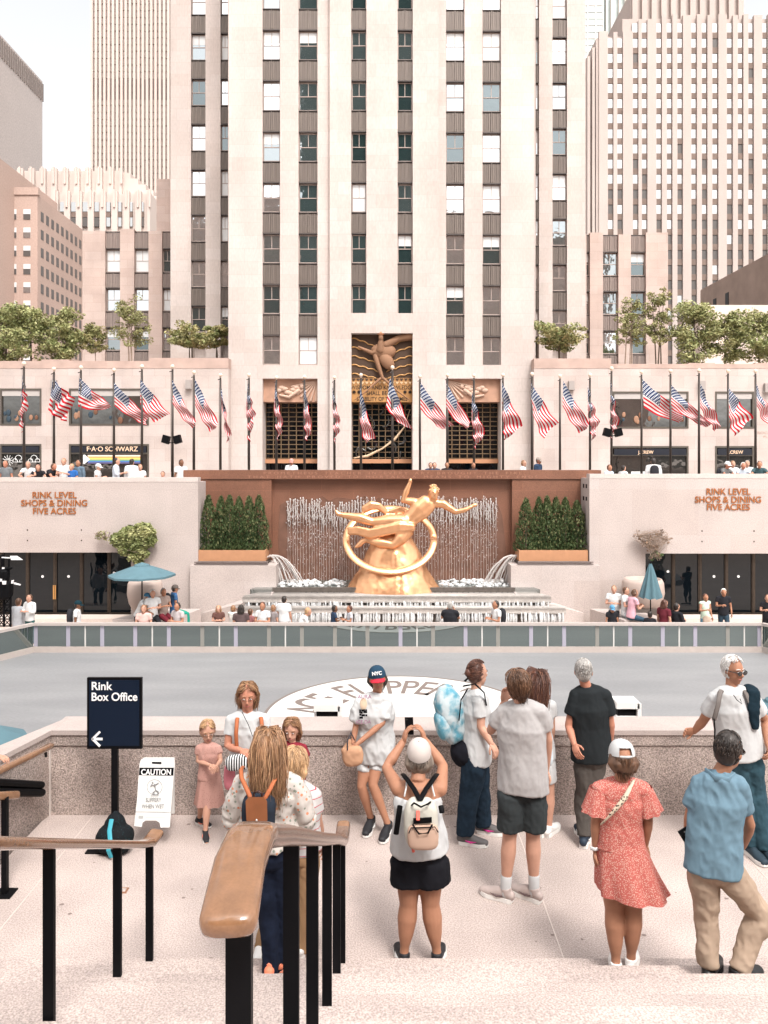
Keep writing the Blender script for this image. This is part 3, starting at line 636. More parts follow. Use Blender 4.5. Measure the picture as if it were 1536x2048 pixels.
# ---- low street blocks left and right with shop windows
BL = 57.0
def lowblock(name, label, px0, px1, tops, wins, lettering=()):
    t = thing(name, label, 'building', (X((px0 + px1) / 2, BL), BL, 2))
    a = MB(); xs = sorted(set([px0, px1] + [q for w_ in wins for q in w_[:2]]))
    for u, v_ in zip(xs, xs[1:]):
        holes = sorted([(w_[3], w_[2]) for w_ in wins if w_[0] <= u and w_[1] >= v_], reverse=True)   # (bottom px, top px) from ground up
        z = 1.17
        for pb, pt in holes:
            if Z(pb, BL) > z + .01: a.box(X(u, BL), X(v_, BL), BL, BL + 1.2, z, Z(pb, BL))
            z = Z(pt, BL)
        a.box(X(u, BL), X(v_, BL), BL, BL + 1.2, z, Z(737, BL))
    a.box(X(px0, BL), X(px1, BL), BL + 1.2, BL + 7, 1.17, Z(740, BL))
    a.build('wall', STONE2, t)
    a = MB()
    for q0, q1, py in tops: a.box(X(q0, BL), X(q1, BL), BL - .02, BL + 1.22, Z(737, BL) + .004, Z(py, BL))
    a.build('coping', M('pinkish coping', (.43, .31, .265), .85, var=.12, vs=1), t)
    for w0, w1, pt, pb, kd in wins:
        xa_, xb_ = X(w0, BL), X(w1, BL); za, zb = Z(pb, BL), Z(pt, BL)
        a = MB(); f = .13
        a.box(xa_, xa_ + f, BL - .03, BL + .25, za, zb); a.box(xb_ - f, xb_, BL - .03, BL + .25, za, zb); a.box(xa_ + f, xb_ - f, BL - .03, BL + .25, za, za + f); a.box(xa_ + f, xb_ - f, BL - .03, BL + .25, zb - f, zb)
        if kd == 'g': a.box(xa_ + f, xb_ - f, BL - .02, BL + .2, Z(pt + 20, BL), Z(pt + 17, BL))
        fo = a.build('shop_window', M('bronze frame', (.10, .085, .07), .5, metal=.3), t)
        a = MB(); a.box(xa_ + f, xb_ - f, BL + .12, BL + .14, za + f, zb - f); a.build('pane', glassy('shop pane', (.02, .018, .016), .22, .03) if kd != 'g' else glassy('shop pane low', (.02, .018, .016), .12, .03), fo)
        if kd == 'u':
            a = MB(); a.box(xa_ + f, xb_ - f, BL + .03, BL + .08, zb - f - .42, zb - f); a.build('blind', M('grey blind', (.42, .38, .36), .7), fo)
            for _ in range(9): a = MB(); p = V((rg.uniform(xa_ + .3, xb_ - .3), BL + .09, rg.uniform(za + .25, za + 1.2))); s_ = rg.uniform(.08, .2); a.ell(p, (s_, 0, 0), (0, .02, 0), (0, 0, s_ * 1.4), n=8, k=5); a.build('display_item', rg.choice([M('goods tan', (.30, .16, .10), .7), M('goods dark', (.03, .05, .07), .7), M('goods pink', (.16, .07, .04), .7)]), fo, smooth=True)
    return t
LB = lowblock('shop_block', 'low pinkish limestone shop block with a toy shop left of the tower', -40, 457, [(-40, 83, 722), (83, 138, 719), (138, 298, 722), (298, 457, 716)],
              [(0, 83, 777, 851, 'u'), (138, 298, 777, 851, 'u'), (0, 83, 888, 958, 'g'), (138, 298, 888, 958, 'g')])
RB = lowblock('shop_block', 'low limestone shop block with a clothes shop right of the tower', 1068, 1640, [(1068, 1222, 717), (1222, 1377, 728), (1377, 1430, 726), (1430, 1510, 728), (1510, 1640, 726)],
              [(1225, 1377, 783, 857, 'u'), (1430, 1508, 783, 857, 'u'), (1222, 1377, 892, 958, 'g'), (1430, 1508, 892, 958, 'g')])
PLQ = M('sign board black', (.01, .012, .02), .4); SGT = M('sign gold letters', (.78, .55, .38), .4)
for par, w0, w1, py, s_, sz, cx_ in ((LB, 140, 296, 894, 'F·A·O SCHWARZ', .50, 225), (LB, 2, 81, 894, '', .4, 0), (RB, 1225, 1375, 899, 'J.CREW', .34, 1291), (RB, 1432, 1506, 899, 'J.CREW', .34, 1470)):
    a = MB(); a.box(X(w0 + 3, BL), X(w1 - 3, BL), BL - .06, BL - .031, Z(py + 11, BL), Z(py - 1, BL)); sg = a.build('fascia_sign', PLQ, par)
    if s_: text(s_, 'lettering', SGT, sg, (X(cx_, BL), BL - .07, Z(py + 8.5, BL)), sz, bold=.004)
a = MB()      # rainbow banner with its white chevron
cl = [(.85, .62, .50), (.80, .30, .12), (.85, .55, .12), (.16, .35, .18), (.07, .16, .40), (.10, .08, .16)]
for i in range(6): a.box(X(176, BL), X(281, BL), BL - .06, BL - .035, Z(910 + (i + 1) * 2.9, BL), Z(910 + i * 2.9, BL), i)
a.build('rainbow_banner', [M('banner %d' % i, c, .6) for i, c in enumerate(cl)], LB)
a = MB(); a.plate([(X(171, BL), Z(927, BL)), (X(181, BL), Z(918.5, BL)), (X(171, BL), Z(910, BL))], BL - .08, BL - .062); a.plate([(X(167, BL), Z(927.5, BL)), (X(171, BL), Z(927.5, BL)), (X(171, BL), Z(909.5, BL)), (X(167, BL), Z(909.5, BL))], BL - .08, BL - .062); a.build('banner_chevron', WHITE, LB)
a = MB()      # white doodles of sun and clouds on the dark glass
def ring(c, r, n=14, a0=0, a1=6.28, th=.022):
    a.tube([c + V((math.cos(a0 + (a1 - a0) * i / n) * r, 0, math.sin(a0 + (a1 - a0) * i / n) * r)) for i in range(n + 1)], th, n=5)
c = P(16, 921, BL - .06); ring(c, .17); ring(c, .09)
for k in range(11): q = k * .571; a.tube([c + V((math.cos(q) * .24, 0, math.sin(q) * .24)), c + V((math.cos(q) * .40, 0, math.sin(q) * .40))], .02, n=4)
for cx_ in (37, 68):
    for dx, dy, r in ((-7, 2, .17), (0, -3, .24), (7, 2, .17)): ring(P(cx_ + dx, 920 + dy, BL - .06), r, a0=-.5, a1=3.7)
    a.tube([P(cx_ - 11, 924, BL - .06), P(cx_ + 11, 924, BL - .06)], .02, n=4)
a.build('window_doodle', WHITE, LB)
a = MB(); a.box(X(1262, BL), X(1292, BL), BL - .05, BL - .03, Z(950, BL), Z(943, BL)); a.build('menu_board', WHITE, RB)
text('ROCKEFELLER', 'lettering', M('incised letters', (.42, .30, .25), .8), RB, (X(1514, BL), BL - .012, Z(868, BL)), .27, al='LEFT', sx=1.35, ext=.004)
text('PLAZA', 'lettering', MC['incised letters'], RB, (X(1526, BL), BL - .012, Z(876, BL)), .27, al='LEFT', sx=1.35, ext=.004)
# wall lamps on the stone
def walllamp(label, px, py):
    a = MB(); p = P(px, py, BL - .2); a.box(p.x - .2, p.x + .2, p.y - .1, p.y + .16, p.z - .3, p.z + .3); a.plate([(p.x - .25, p.z - .36), (p.x + .25, p.z - .36), (p.x + .2, p.z - .3), (p.x - .2, p.z - .3)], p.y - .15, p.y + .16)
    a.build('wall_lamp', M('grey lamp box', (.33, .29, .27), .6), None, label=label, cat='lamp', group='lamp boxes high on the stone walls')
walllamp('grey lamp box on the wall above the sixth flag from the left', 377, 768); walllamp('grey lamp box on the wall between two flags right of the portals', 1143, 770)
walllamp('grey lamp box beside the fourth flag from the right edge', 1405, 770); walllamp('grey lamp box at the right edge of the picture', 1535, 775); walllamp('grey lamp box beside the second flag from the left', 107, 768)
# ---- annex wings behind the roof gardens
def annex(label, px0, px1, ptop, D, cols_, rows_, capz=()):
    t = thing('annex_wing', label, 'building', (X((px0 + px1) / 2, D), D, 2)); a = MB(); cs = sorted(cols_)
    xs = [px0] + [q for c in cs for q in c] + [px1]
    for i in range(0, len(xs) - 1, 2): a.box(X(xs[i], D), X(xs[i + 1], D), D, D + 1, 1.17, Z(ptop + (0 if i % 4 else 4), D))
    a.box(X(px0, D), X(px1, D), D + 1, D + 14, 1.17, Z(ptop + 10, D)); a.build('wall', STONE3, t)
    for c in cs: bay(t, c[0], c[1], D, rows_, rec=.5, mat=M('weathered spandrel', (.24, .19, .17), .8, var=.3, vs=2, st=(7, 1, .12)))
    return t
rwL = [('s', 462, 497), ('w', 498, 543), ('s', 544, 576), ('w', 577, 621), ('s', 622, 655), ('w', 656, 700), ('s', 701, 735)]
annex('stone annex wing with three window strips left of the tower behind the roof garden', 165, 342, 458, 72, [(210, 240), (268, 297), (324, 341)], rwL)
annex('stone annex wing with three window strips right of the tower behind the roof garden', 1171, 1336, 465, 72, [(1173, 1180), (1206, 1237), (1262, 1292)], [(k, a_ + 7, b_ + 7) for k, a_, b_ in rwL])
a = MB(); a.box(X(313, 76), X(342, 76), 76, 84, 1.17, Z(358, 76)); a.build('chimney_block', STONE3, None, label='plain stone block rising behind the left annex wing', cat='building')
# ---- far buildings
FARST = M('far limestone', (.41, .345, .315), .9, var=.07, vs=.06, sp=.04, ss=3)
FARB = M('far brick', (.40, .29, .245), .9, var=.08, vs=.05, sp=.08, ss=3)
FWD = M('far dark window', (.09, .08, .075), .4, metal=0); FWS = M('far spandrel', (.16, .115, .095), .8, var=.2, vs=.5)
def farwin(parent, boxes, mats, name='window', maxn=100):
    """boxes: list of lists of (x0,x1,y0,y1,z0,z1,m); the first maxn as parts, the rest as one"""
    for bx in boxes[:maxn]:
        a = MB(); [a.box(*q) for q in bx]; a.build(name, mats, parent)
    if len(boxes) > maxn:
        a = MB(); [a.box(*q) for bx in boxes[maxn:] for q in bx]; a.build(name, mats, parent, kind='stuff')
# right slab with its grid of windows
D = 195.0
t = thing('office_building', 'broad stepped limestone office slab with a dense grid of windows at the right', 'building', (X(1380, D), D, 2))
gc = [(1216, 1227), (1235, 1246), (1266, 1277), (1284, 1295), (1313, 1324), (1334, 1345), (1355, 1366), (1383, 1394), (1404, 1415), (1425, 1437), (1454, 1466), (1476, 1487), (1497, 1508), (1525, 1536), (1547, 1558), (1568, 1579)]
a = MB()
def topof(px): return 62 if px < 1247 else 38 if px < 1300 else 28 if px < 1500 else 28
a.box(X(1198, D), X(1600, D), D + .9, D + 30, 1.17, Z(70, D)); a.box(X(1247, D), X(1600, D), D + .9, D + 30, Z(70, D), Z(34, D)); a.box(X(1268, D), X(1498, D), D + 3, D + 30, Z(34, D), Z(-30, D))
xs = [1198] + [q for c in gc for q in c] + [1600]
for i in range(0, len(xs) - 1, 2): a.box(X(xs[i], D), X(xs[i + 1], D), D, D + .9, 1.17, Z(topof(xs[i]) + (i % 4) * 1.0, D))
for i in range(12): a.box(X(1270 + i * 19.5, D), X(1281 + i * 19.5, D), D + 2, D + 3, Z(34, D), Z(-30, D))
for k, q in enumerate((1177, 1186, 1193)): a.box(X(q, D), X(q + 5.5, D), D + 1 - k * .3, D + 20, 1.17, Z((108, 92, 76)[k], D)); a.box(X(q + 5.4, D), X((1186, 1193, 1199)[k], D), D + 2, D + 20, 1.17, Z((108, 92, 76)[k] + 4, D))
a.build('wall', FARST, t)
bx = []; rfar = random.Random(2)
for r in range(22, -1, -1):
    for c in gc[:13] + gc[13:]:
        yt = 45 + 30.3 * r
        if c[0] < 1250 and r < 1: continue
        x0_, x1_ = X(c[0], D), X(c[1], D); dk = rfar.random() < (.02 if r < 8 else .12 if r < 11 else .4 if r < 14 else .75)
        q = [(x0_, x1_, D + .5, D + .7, Z(yt + 18, D), Z(yt, D), 1 if dk else 0), (x0_, x1_, D + .35, D + .7, Z(yt + 30, D), Z(yt + 18, D), 2)]
        bx.append((c[0] > 1540, r, q))
bx.sort(key=lambda e: e[0]); farwin(t, [e[2] for e in bx], [GLASSF, FWD, FWS])
# far slab tower with piers
D = 265.0
t = thing('skyscraper', 'tall striped skyscraper of narrow piers rising behind the left of the tower', 'building', (X(262, D), D, 2))
a = MB(); a.box(X(183, D), X(345, D), D + 1, D + 40, 1.17, 230); nn_ = 19
for i in range(nn_ + 1): x = 183 + (345 - 183) * i / nn_; a.box(X(x - 2.3, D), X(x + 2.3, D), D, D + 1, 1.17, 230)
a.build('wall', M('pale pier stone', (.50, .41, .37), .9, var=.05, vs=.05), t)
bx = []
for r in range(30):
    for i in range(nn_):
        x = 183 + (345 - 183) * (i + .5) / nn_; y = -20 + r * 13.6 + rfar.uniform(-1, 1); h = 11.5 if rfar.random() < .85 else 13.8
        if 150 < y < 192: h = 14
        bx.append([(X(x - 1.9, D), X(x + 1.9, D), D + .6, D + .95, Z(y + h, D), Z(y, D), 1 if 152 < y < 190 else 0)])
farwin(t, bx[::-1], [M('haze tinted window', (.22, .18, .16), .6), M('louvre dark', (.12, .09, .08), .7)])  # distance haze is mixed into the window colour
# stepped pale tower
D = 205.0
t = thing('stepped_tower', 'pale fluted tower stepping down to the right behind the brick building', 'building', (X(170, D), D, 2))
a = MB()
for q0, q1, pt, dy in ((-5, 228, 322, 6), (110, 300, 385, 0)):
    a.box(X(q0, D), X(q1, D), D + dy + 1, D + 30, 1.17, Z(pt, D)); n = int((q1 - q0) / 22)
    for i in range(n + 1): x = q0 + (q1 - q0) * i / n; a.box(max(X(x - 6, D), X(q0, D)), min(X(x + 6, D), X(q1, D)), D + dy, D + dy + 1, 1.17, Z(pt - 3, D)); a.box(X(x - 2, D), X(x + 2, D), D + dy - .4, D + dy, Z(pt + 30, D), Z(pt - 5, D))
for k in range(5): a.box(X(228, D) + k * 2.1, X(228, D) + 2.1 + k * 2.1, D + 7, D + 30, 1.17, Z(326 + k * 12, D))
a.build('wall', M('pale rosy stone', (.50, .42, .38), .9, var=.06, vs=.05), t)
bx = [[(X(119 + i * 22.3, D), X(130 + i * 22.3, D), D + .4, D + .96, Z(yb, D), Z(ya, D), mi)] for i in range(8) for ya, yb, mi in ((403, 422, 0), (423, 433, 2), (434, 452, 0 if i in (4, 5, 6) else 1))]
farwin(t, bx, [GLASSF, FWD, FWS])
# brick building with receding side
D = 167.0; XS = X(75, D)
t = thing('brick_building', 'rose brick office building with rows of small windows at the left edge', 'building', (XS - 20, D, 2))
zt_ = Z(390, D); a = MB(); a.box(-130, XS, D, D + 1, 1.17, zt_); a.box(-130, XS - .0, D + 1, 192, 1.17, zt_ + .0); a.box(XS - 8.0, XS + .25, D - .25, D + .7, zt_, zt_ + 1.6); a.box(-130, XS - 5, 120, D + 22, 1.17, zt_ + 5.5)
a.build('wall', FARB, t)
bx = []
for r in range(13):
    z = Z(420 + r * 36.5, D)
    for c in ((19, 33), (47, 61), (-9, 5)): bx.append([(X(c[0], D), X(c[1], D), D - .05, D + .3, z - 2.1, z + .15, 0), (X(c[0], D), X(c[1], D), D - .1, D - .05, z - 2.1, z - .9, rfar.choice((1, 1, 2)))])
    for k in range(9): y = D + 1.6 + k * 2.65; bx.append([(XS - .3, XS + .05, y, y + 1.35, z - 1.9, z + .2, 1)])
farwin(t, bx, [BLIND, FWD, GLASSF])
# grey slab far left
a = MB(); Dg = 330.0; Xg = X(85, Dg); t = thing('grey_slab_tower', 'plain grey slab tower with louvred crown at the far left', 'building', (Xg - 20, Dg, 2))
a.box(Xg - 60, Xg, 200, Dg, 1.17, Z(163, Dg)); a.build('wall', M('far grey cladding', (.48, .43, .41), .8, var=.03, vs=.1, sp=.12, ss=1.5), t)
a = MB()
for k in range(44): y = 250 + k * 1.85; a.box(Xg - .01, Xg + .3, y, y + .9, Z(203, Dg), Z(168, Dg))
a.build('louvre_band', M('pale louvre', (.20, .165, .15), .7), t)
# glass tower far right
a = MB(); D = 420.0; t = thing('glass_tower', 'pale green glass tower glimpsed above the right office slab', 'building', (X(1215, D), D, 2))
a.box(X(1150, D), X(1207, D), D, D + 30, 1.17, 300); a.box(X(1210, D), X(1254, D), D + 2, D + 30, 1.17, 300); a.build('wall', M('pale green glass', (.42, .47, .46), .3, var=.08, vs=.2), t)
a = MB()
for k in range(40): a.box(X(1150, D), X(1207, D), D - .3, D, 180 + k * 3.6, 180.7 + k * 3.6)
for px in (1174, 1190, 1205, 1212, 1222, 1238, 1250): a.box(X(px, D), X(px, D) + .5, D - .4, D + 2, 1.17, 300)
a.build('mullion_grid', M('pale mullion', (.66, .62, .58), .6), t)
# brown block and cream block far right
t = thing('brown_block', 'brown stone block with pierced screens at the right edge behind the trees', 'building', (62, 130, 2))
a = MB(); a.box(60, 100, 110, 146, 1.17, 36); a.build('wall', M('brown weathered stone', (.27, .20, .165), .9, var=.15, vs=.3), t)
a = MB()
for y0_ in (118, 124): 
    for i in range(3):
        for j in range(8): a.box(59.95, 60.05, y0_ + i * 1.2, y0_ + .8 + i * 1.2, 26 - j * 1.15, 26.7 - j * 1.15)
for y0_ in (134, 139): a.box(59.9, 60.05, y0_, y0_ + 1.2, 10, 33)
a.build('pierced_screen', DARKIN, t)
a = MB(); a.box(X(1400, 108), 90, 108, 109.9, 1.17, Z(610, 108)); a.build('cream_block', M('cream stone', (.62, .50, .44), .9, var=.1, vs=.3), None, label='low cream stone building half hidden by the right trees', cat='building')
# unseen blocks added behind the camera, sized to darken the tower window reflections
for x0_, x1_, h_, w_ in ((-60, -20.5, 64, 'on the left'), (-20, 9, 170, 'straight behind'), (9.5, 60, 60, 'on the right')):
    a = MB(); a.box(x0_, x1_, -75, -60, 1, h_); a.build('reflection_block', M('dark reflected block', (.10, .12, .115), .6) if h_ > 100 else STONE3, None, label='unseen block added behind the viewer %s to darken window reflections' % w_, cat='building')
# ================================================================= gilded statue (a plain stand-in figure)
GILD = M('gold leaf', (.72, .38, .20), .27, metal=.68, var=.10, vs=3, bump=.12, bs=10)
SD = 37.2
st = thing('gilded_statue', 'large gilded reclining figure over a ring on a cone-shaped gold rock in the fountain', 'statue', (X(785, SD), SD, Z(1183, SD)))
a = MB()
a.lathe(P(786, 1183, SD), [(2.28, -.5), (2.26, 0), (2.12, .35), (1.75, .95), (1.42, 1.6), (1.15, 2.2), (.85, 2.75), (.42, 3.05)], n=28, sy=.62)
rk_ = random.Random(4)
for q in range(9): an = R(200 + q * 18 + rk_.uniform(-6, 6)); r = rk_.uniform(1.3, 1.9); a.tube([P(786, 1183, SD) + V((math.cos(an) * r * 1.12, math.sin(an) * r * .6, -.1)), P(786, 1183, SD) + V((math.cos(an) * r * .6, math.sin(an) * r * .4, rk_.uniform(1.0, 2.0)))], [rk_.uniform(.35, .55), .2], n=7)
organic(a, 'rock', GILD, st, voxel=.07, it=4, disp=.05, freq=1.2)
a = MB(); cc = P(780, 1078, SD); pts = []
for i in range(49):
    q = 2 * math.pi * i / 48; pts.append(cc + V((2.12 * math.cos(q), 1.15 * math.sin(q), -1.35 * -math.sin(q) * -1 * -1 if 0 else 1.42 * math.sin(q))))
a.tube(pts, (.06, .18), n=10, side=(0, .75, -.6), caps=False); a.build('ring', GILD, st, smooth=True)
a = MB(); k = 2.55
def sp(px, py, dy=0): return P(px, py, SD - .5 + dy)
nk = sp(860, 1003); pv = sp(808, 1050); shr = sp(828, 1004, .1); shl = sp(887, 1008, -.05)
a.tube([pv, sp(824, 1036), sp(840, 1020), sp(856, 1006)], [(.50, .32), (.38, .26), (.52, .32), (.46, .24)], n=16, side=(shl - shr))
a.tube([shr, shl], .2, n=10); a.tube([nk, sp(866, 990)], [0.197, 0.174], n=10)
a.ell(sp(867, 985), (.27, 0, 0), (0, .31, 0), (.02, 0, .36), n=16, k=12); a.ell(sp(868, 993, -.12), (.2, 0, 0), (0, .22, 0), (0, 0, .2), n=12); a.ell(sp(870, 988, -.34), (.05, 0, 0), (0, .07, 0), (0, 0, .1), n=8, k=6)
a.tube([shr, sp(806, 999, -.1), sp(812, 985, -.1), sp(819, 968, -.1)], [0.220, 0.174, 0.151, 0.099], n=12); a.ell(sp(821, 962, -.1), (.1, 0, 0), (0, .1, 0), (0, 0, .15), n=8)
a.tube([shl, sp(912, 1024, -.15), sp(930, 1020, -.2), sp(942, 1014, -.2)], [0.209, 0.151, 0.128, 0.093], n=12); a.ell(sp(948, 1011, -.2), (.2, 0, .06), (0, .07, 0), (-.03, 0, .1), n=8)
a.tube([sp(806, 1044), sp(775, 1043), sp(745, 1044), sp(720, 1036), sp(692, 1031), sp(680, 1029)], [0.394, 0.336, 0.232, 0.255, 0.151, 0.116], n=12); a.tube([sp(682, 1029), sp(676, 1028), sp(672, 1022)], [0.116, 0.139, 0.081], n=8)
a.tube([sp(812, 1062), sp(800, 1078, -.2), sp(786, 1090, -.2), sp(760, 1086, -.1), sp(735, 1080, 0), sp(724, 1082, 0)], [0.394, 0.325, 0.232, 0.255, 0.151, 0.116], n=12); a.tube([sp(726, 1082), sp(718, 1090, 0), sp(712, 1094)], [0.139, 0.128, 0.081], n=8)
for j in range(3): 
    o = j * 5; a.tube([sp(826, 1052 + o * .6, -.3), sp(800, 1050 + o, -.35), sp(770, 1056 + o, -.25), sp(740, 1062 + o, -.2), sp(715, 1056 + o, -.1), sp(697, 1057 + o, 0)], [0.116, 0.151, 0.151, 0.139, 0.116, 0.070], n=8)
for j in range(2):
    o = j * 5; a.tube([sp(826, 1030, .3), sp(800, 1016 + o, .3), sp(775, 1024 + o, .3), sp(758, 1010 + o, .2), sp(742, 1008 + o, .2), sp(728, 1016 + o, .2)], [0.093, 0.116, 0.116, 0.139, 0.174, 0.139], n=8)
organic(a, 'figure', GILD, st, voxel=.045, it=2)
a = MB()
for i in range(30): q = rk_.uniform(0, 6.28); u = rk_.uniform(0, 1.5); a.ell(sp(867, 985) + V((.27 * math.cos(q) * math.sin(u), .3 * math.sin(q) * math.sin(u), .36 * math.cos(u))), (.06, 0, 0), (0, .06, 0), (0, 0, .05), n=6, k=4)
a.build('hair', GILD, st, smooth=True)
# ================================================================= foliage
def leafmat(name, c1, c2): return M(name, c1, .6, col2=c2, vs=1.6, var=.3, sp=.2, ss=14, spec=.3)
def leaves(mb, c, rad, n, size, rnd, flat=1.0, m=0):
    for _ in range(n):
        while True:
            d = V((rnd.uniform(-1, 1), rnd.uniform(-1, 1), rnd.uniform(-1, 1)))
            if d.length < 1: break
        p = V(c) + V((d.x * rad[0], d.y * rad[1], d.z * rad[2])); s_ = size * rnd.uniform(.6, 1.4)
        u = V((rnd.gauss(0, 1), rnd.gauss(0, 1), rnd.gauss(0, .5 * flat))).normalized(); w_ = u.cross(V((rnd.gauss(0, 1), rnd.gauss(0, 1), rnd.gauss(0, 1)))).normalized()
        mb.add([p - u * s_, p + w_ * s_ * .55, p + u * s_, p - w_ * s_ * .55], [(0, 1, 2, 3)], m)
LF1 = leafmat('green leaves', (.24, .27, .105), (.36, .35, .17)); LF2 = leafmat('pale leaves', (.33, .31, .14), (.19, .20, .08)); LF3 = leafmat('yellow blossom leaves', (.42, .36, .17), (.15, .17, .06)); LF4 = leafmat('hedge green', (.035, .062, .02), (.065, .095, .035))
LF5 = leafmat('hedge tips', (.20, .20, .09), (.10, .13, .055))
BARK = M('bark', (.10, .075, .055), .9, var=.3, vs=10); BARKP = M('pale bark', (.32, .24, .19), .9, var=.2, vs=10)
def tree(label, px, pbase, ptop, wpx, D, mats, seed, kind='dense', bark=BARK):
    rnd = random.Random(seed); t = thing('tree', label, 'tree', P(px, pbase, D), 'trees on the roof gardens'); b = P(px, pbase, D); H = (pbase - ptop) / F * D; W = wpx / F * D / 2
    tr, cr = MB(), MB()
    ns = {'dense': 1, 'thin': 3, 'spread': 2}[kind]; tips = []
    for s_ in range(ns):
        lean = V((rnd.uniform(-.1, .1), rnd.uniform(-.1, .1), 0)) * H * (.6 if ns > 1 else .2); r0 = H * (.018 if kind != 'thin' else .010)
        st_ = b + V((rnd.uniform(-.05, .05), 0, 0)) * (H if ns > 1 else 0); pts = [st_ + lean * (k / 5) ** 1.3 + V((0, 0, H * .82 * k / 5)) for k in range(6)]
        tr.tube(pts, [r0 * (1 - .15 * k) for k in range(6)], n=6)
        nb = {'dense': 34, 'thin': 15, 'spread': 13}[kind]
        for i in range(nb):
            u = rnd.uniform({'dense': .0, 'thin': .25, 'spread': .35}[kind], .97); p = pts[0].lerp(pts[-1], u); an = rnd.uniform(0, 6.28)
            prof = {'dense': math.sin(math.pi * (.16 + .72 * u)) ** .6, 'thin': .8 * math.sin(math.pi * (.1 + .8 * u)), 'spread': .5 + .5 * u}[kind]
            e = p + V((math.cos(an) * W * prof, math.sin(an) * W * prof, H * rnd.uniform(.02, .16))) * rnd.uniform(.6, 1.0)
            tr.tube([p, (p + e) / 2 + V((0, 0, .04 * H)), e], [r0 * .4, r0 * .25, r0 * .1], n=4); tips += [e, (p + e) / 2]
    for e in tips:
        rr_ = W * {'dense': .31, 'thin': .19, 'spread': .26}[kind] * rnd.uniform(.7, 1.3); n = {'dense': 100, 'thin': 40, 'spread': 95}[kind]
        leaves(cr, e, (rr_, rr_, rr_ * (.75 if kind != 'spread' else .45)), n, .105 if kind != 'thin' else .085, rnd, m=rnd.choice((0, 0, 1)))
    tr.build('trunk', bark, t, smooth=True); cr.build('crown', mats, t)
for i, a_ in enumerate([
    ('dense green tree at the far left edge of the left roof garden', 12, 726, 598, 70, 61, (LF1, LF2), 'dense', BARK),
    ('fullest dark green tree on the left roof garden, second from the edge', 62, 726, 600, 100, 60, (LF1, LF1), 'dense', BARK),
    ('dark green tree beside the annex wall on the left roof garden', 126, 726, 606, 86, 60, (LF1, LF2), 'dense', BARK),
    ('sparse pale sapling in front of the left end of the left annex wing', 194, 724, 640, 60, 60, (LF2, LF3), 'thin', BARKP),
    ('tall thin pale tree in front of the windows of the left annex wing', 258, 724, 575, 96, 60, (LF2, LF2), 'thin', BARKP),
    ('low spreading blossom tree beside the left foot of the tower', 382, 716, 645, 108, 59, (LF3, LF2), 'spread', BARK),
    ('small blossom tree tight against the tower at the left', 432, 718, 643, 62, 60.5, (LF3, LF1), 'spread', BARK),
    ('broad blossom tree at the right foot of the tower', 1118, 720, 640, 116, 59, (LF3, LF1), 'spread', BARK),
    ('slim pale tree in front of the right annex wing windows', 1257, 728, 575, 84, 60, (LF2, LF2), 'thin', BARKP),
    ('slim forked tree at the right end of the right annex wing', 1318, 728, 568, 70, 60, (LF2, LF3), 'thin', BARK),
    ('large olive green tree in the middle of the right roof garden', 1388, 728, 590, 96, 60, (LF1, LF2), 'dense', BARK),
    ('loose pale green tree second from the right edge on the right roof garden', 1450, 728, 618, 84, 61, (LF2, LF1), 'dense', BARK),
    ('green tree at the right edge of the right roof garden', 1518, 728, 605, 100, 60, (LF1, LF2), 'dense', BARK)]):
    tree(a_[0], a_[1], a_[2], a_[3], a_[4], a_[5], a_[6], 40 + i, a_[7], a_[8])
# conifers in the planters: each a cone of flat sprays
def conifer(label, px, ptop, wpx, grp, seed, D=38.2):
    rnd = random.Random(seed); b = P(px, 1101, D); H = (1101 - ptop) / F * D; W = wpx / F * D / 2 * 1.12
    t = thing('conifer', label, 'conifer', b, grp); tr, cr = MB(), MB(); tr.tube([b - V((0, 0, .1)), b + V((0, 0, H * .9))], [.05, .015], n=6)
    for _ in range(2300):
        u = rnd.random() ** 1.25; an = rnd.uniform(0, 6.28); prof = (1 - u) ** .62 * (1 + .14 * math.sin(an * 3 + u * 17 + seed)) * min(1, .75 + u * 2.5)
        r = W * prof * rnd.uniform(.72, 1.05) + .01; p = b + V((math.cos(an) * r, math.sin(an) * r * .9, u * H * .99))
        o = V((math.cos(an), math.sin(an), 0)); up = (V((0, 0, 1)) + o * rnd.uniform(.1, .7) + V((rnd.gauss(0, .25), rnd.gauss(0, .25), 0))).normalized(); s_ = rnd.uniform(.045, .10)
        w_ = up.cross(o + V((rnd.gauss(0, .6), rnd.gauss(0, .6), 0))).normalized()
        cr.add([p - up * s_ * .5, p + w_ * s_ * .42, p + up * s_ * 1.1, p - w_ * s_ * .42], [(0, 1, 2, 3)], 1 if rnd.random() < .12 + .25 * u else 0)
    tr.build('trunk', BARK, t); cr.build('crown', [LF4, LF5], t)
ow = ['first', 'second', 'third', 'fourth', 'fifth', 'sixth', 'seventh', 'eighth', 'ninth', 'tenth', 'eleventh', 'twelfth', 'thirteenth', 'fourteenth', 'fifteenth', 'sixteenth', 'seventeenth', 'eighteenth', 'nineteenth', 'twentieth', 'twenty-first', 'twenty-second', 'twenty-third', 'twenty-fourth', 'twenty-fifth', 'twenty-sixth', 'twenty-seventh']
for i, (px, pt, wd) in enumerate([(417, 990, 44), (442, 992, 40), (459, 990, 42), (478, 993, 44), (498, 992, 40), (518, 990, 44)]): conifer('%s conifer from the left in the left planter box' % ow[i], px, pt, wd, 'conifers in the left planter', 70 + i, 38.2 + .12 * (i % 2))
for i, (px, pt, wd) in enumerate([(1052, 996, 46), (1078, 994, 42), (1094, 992, 40), (1112, 994, 42), (1131, 995, 44), (1154, 1001, 50)]): conifer('%s conifer from the left in the right planter box' % ow[i], px, pt, wd, 'conifers in the right planter', 80 + i, 38.2 + .12 * (i % 2))
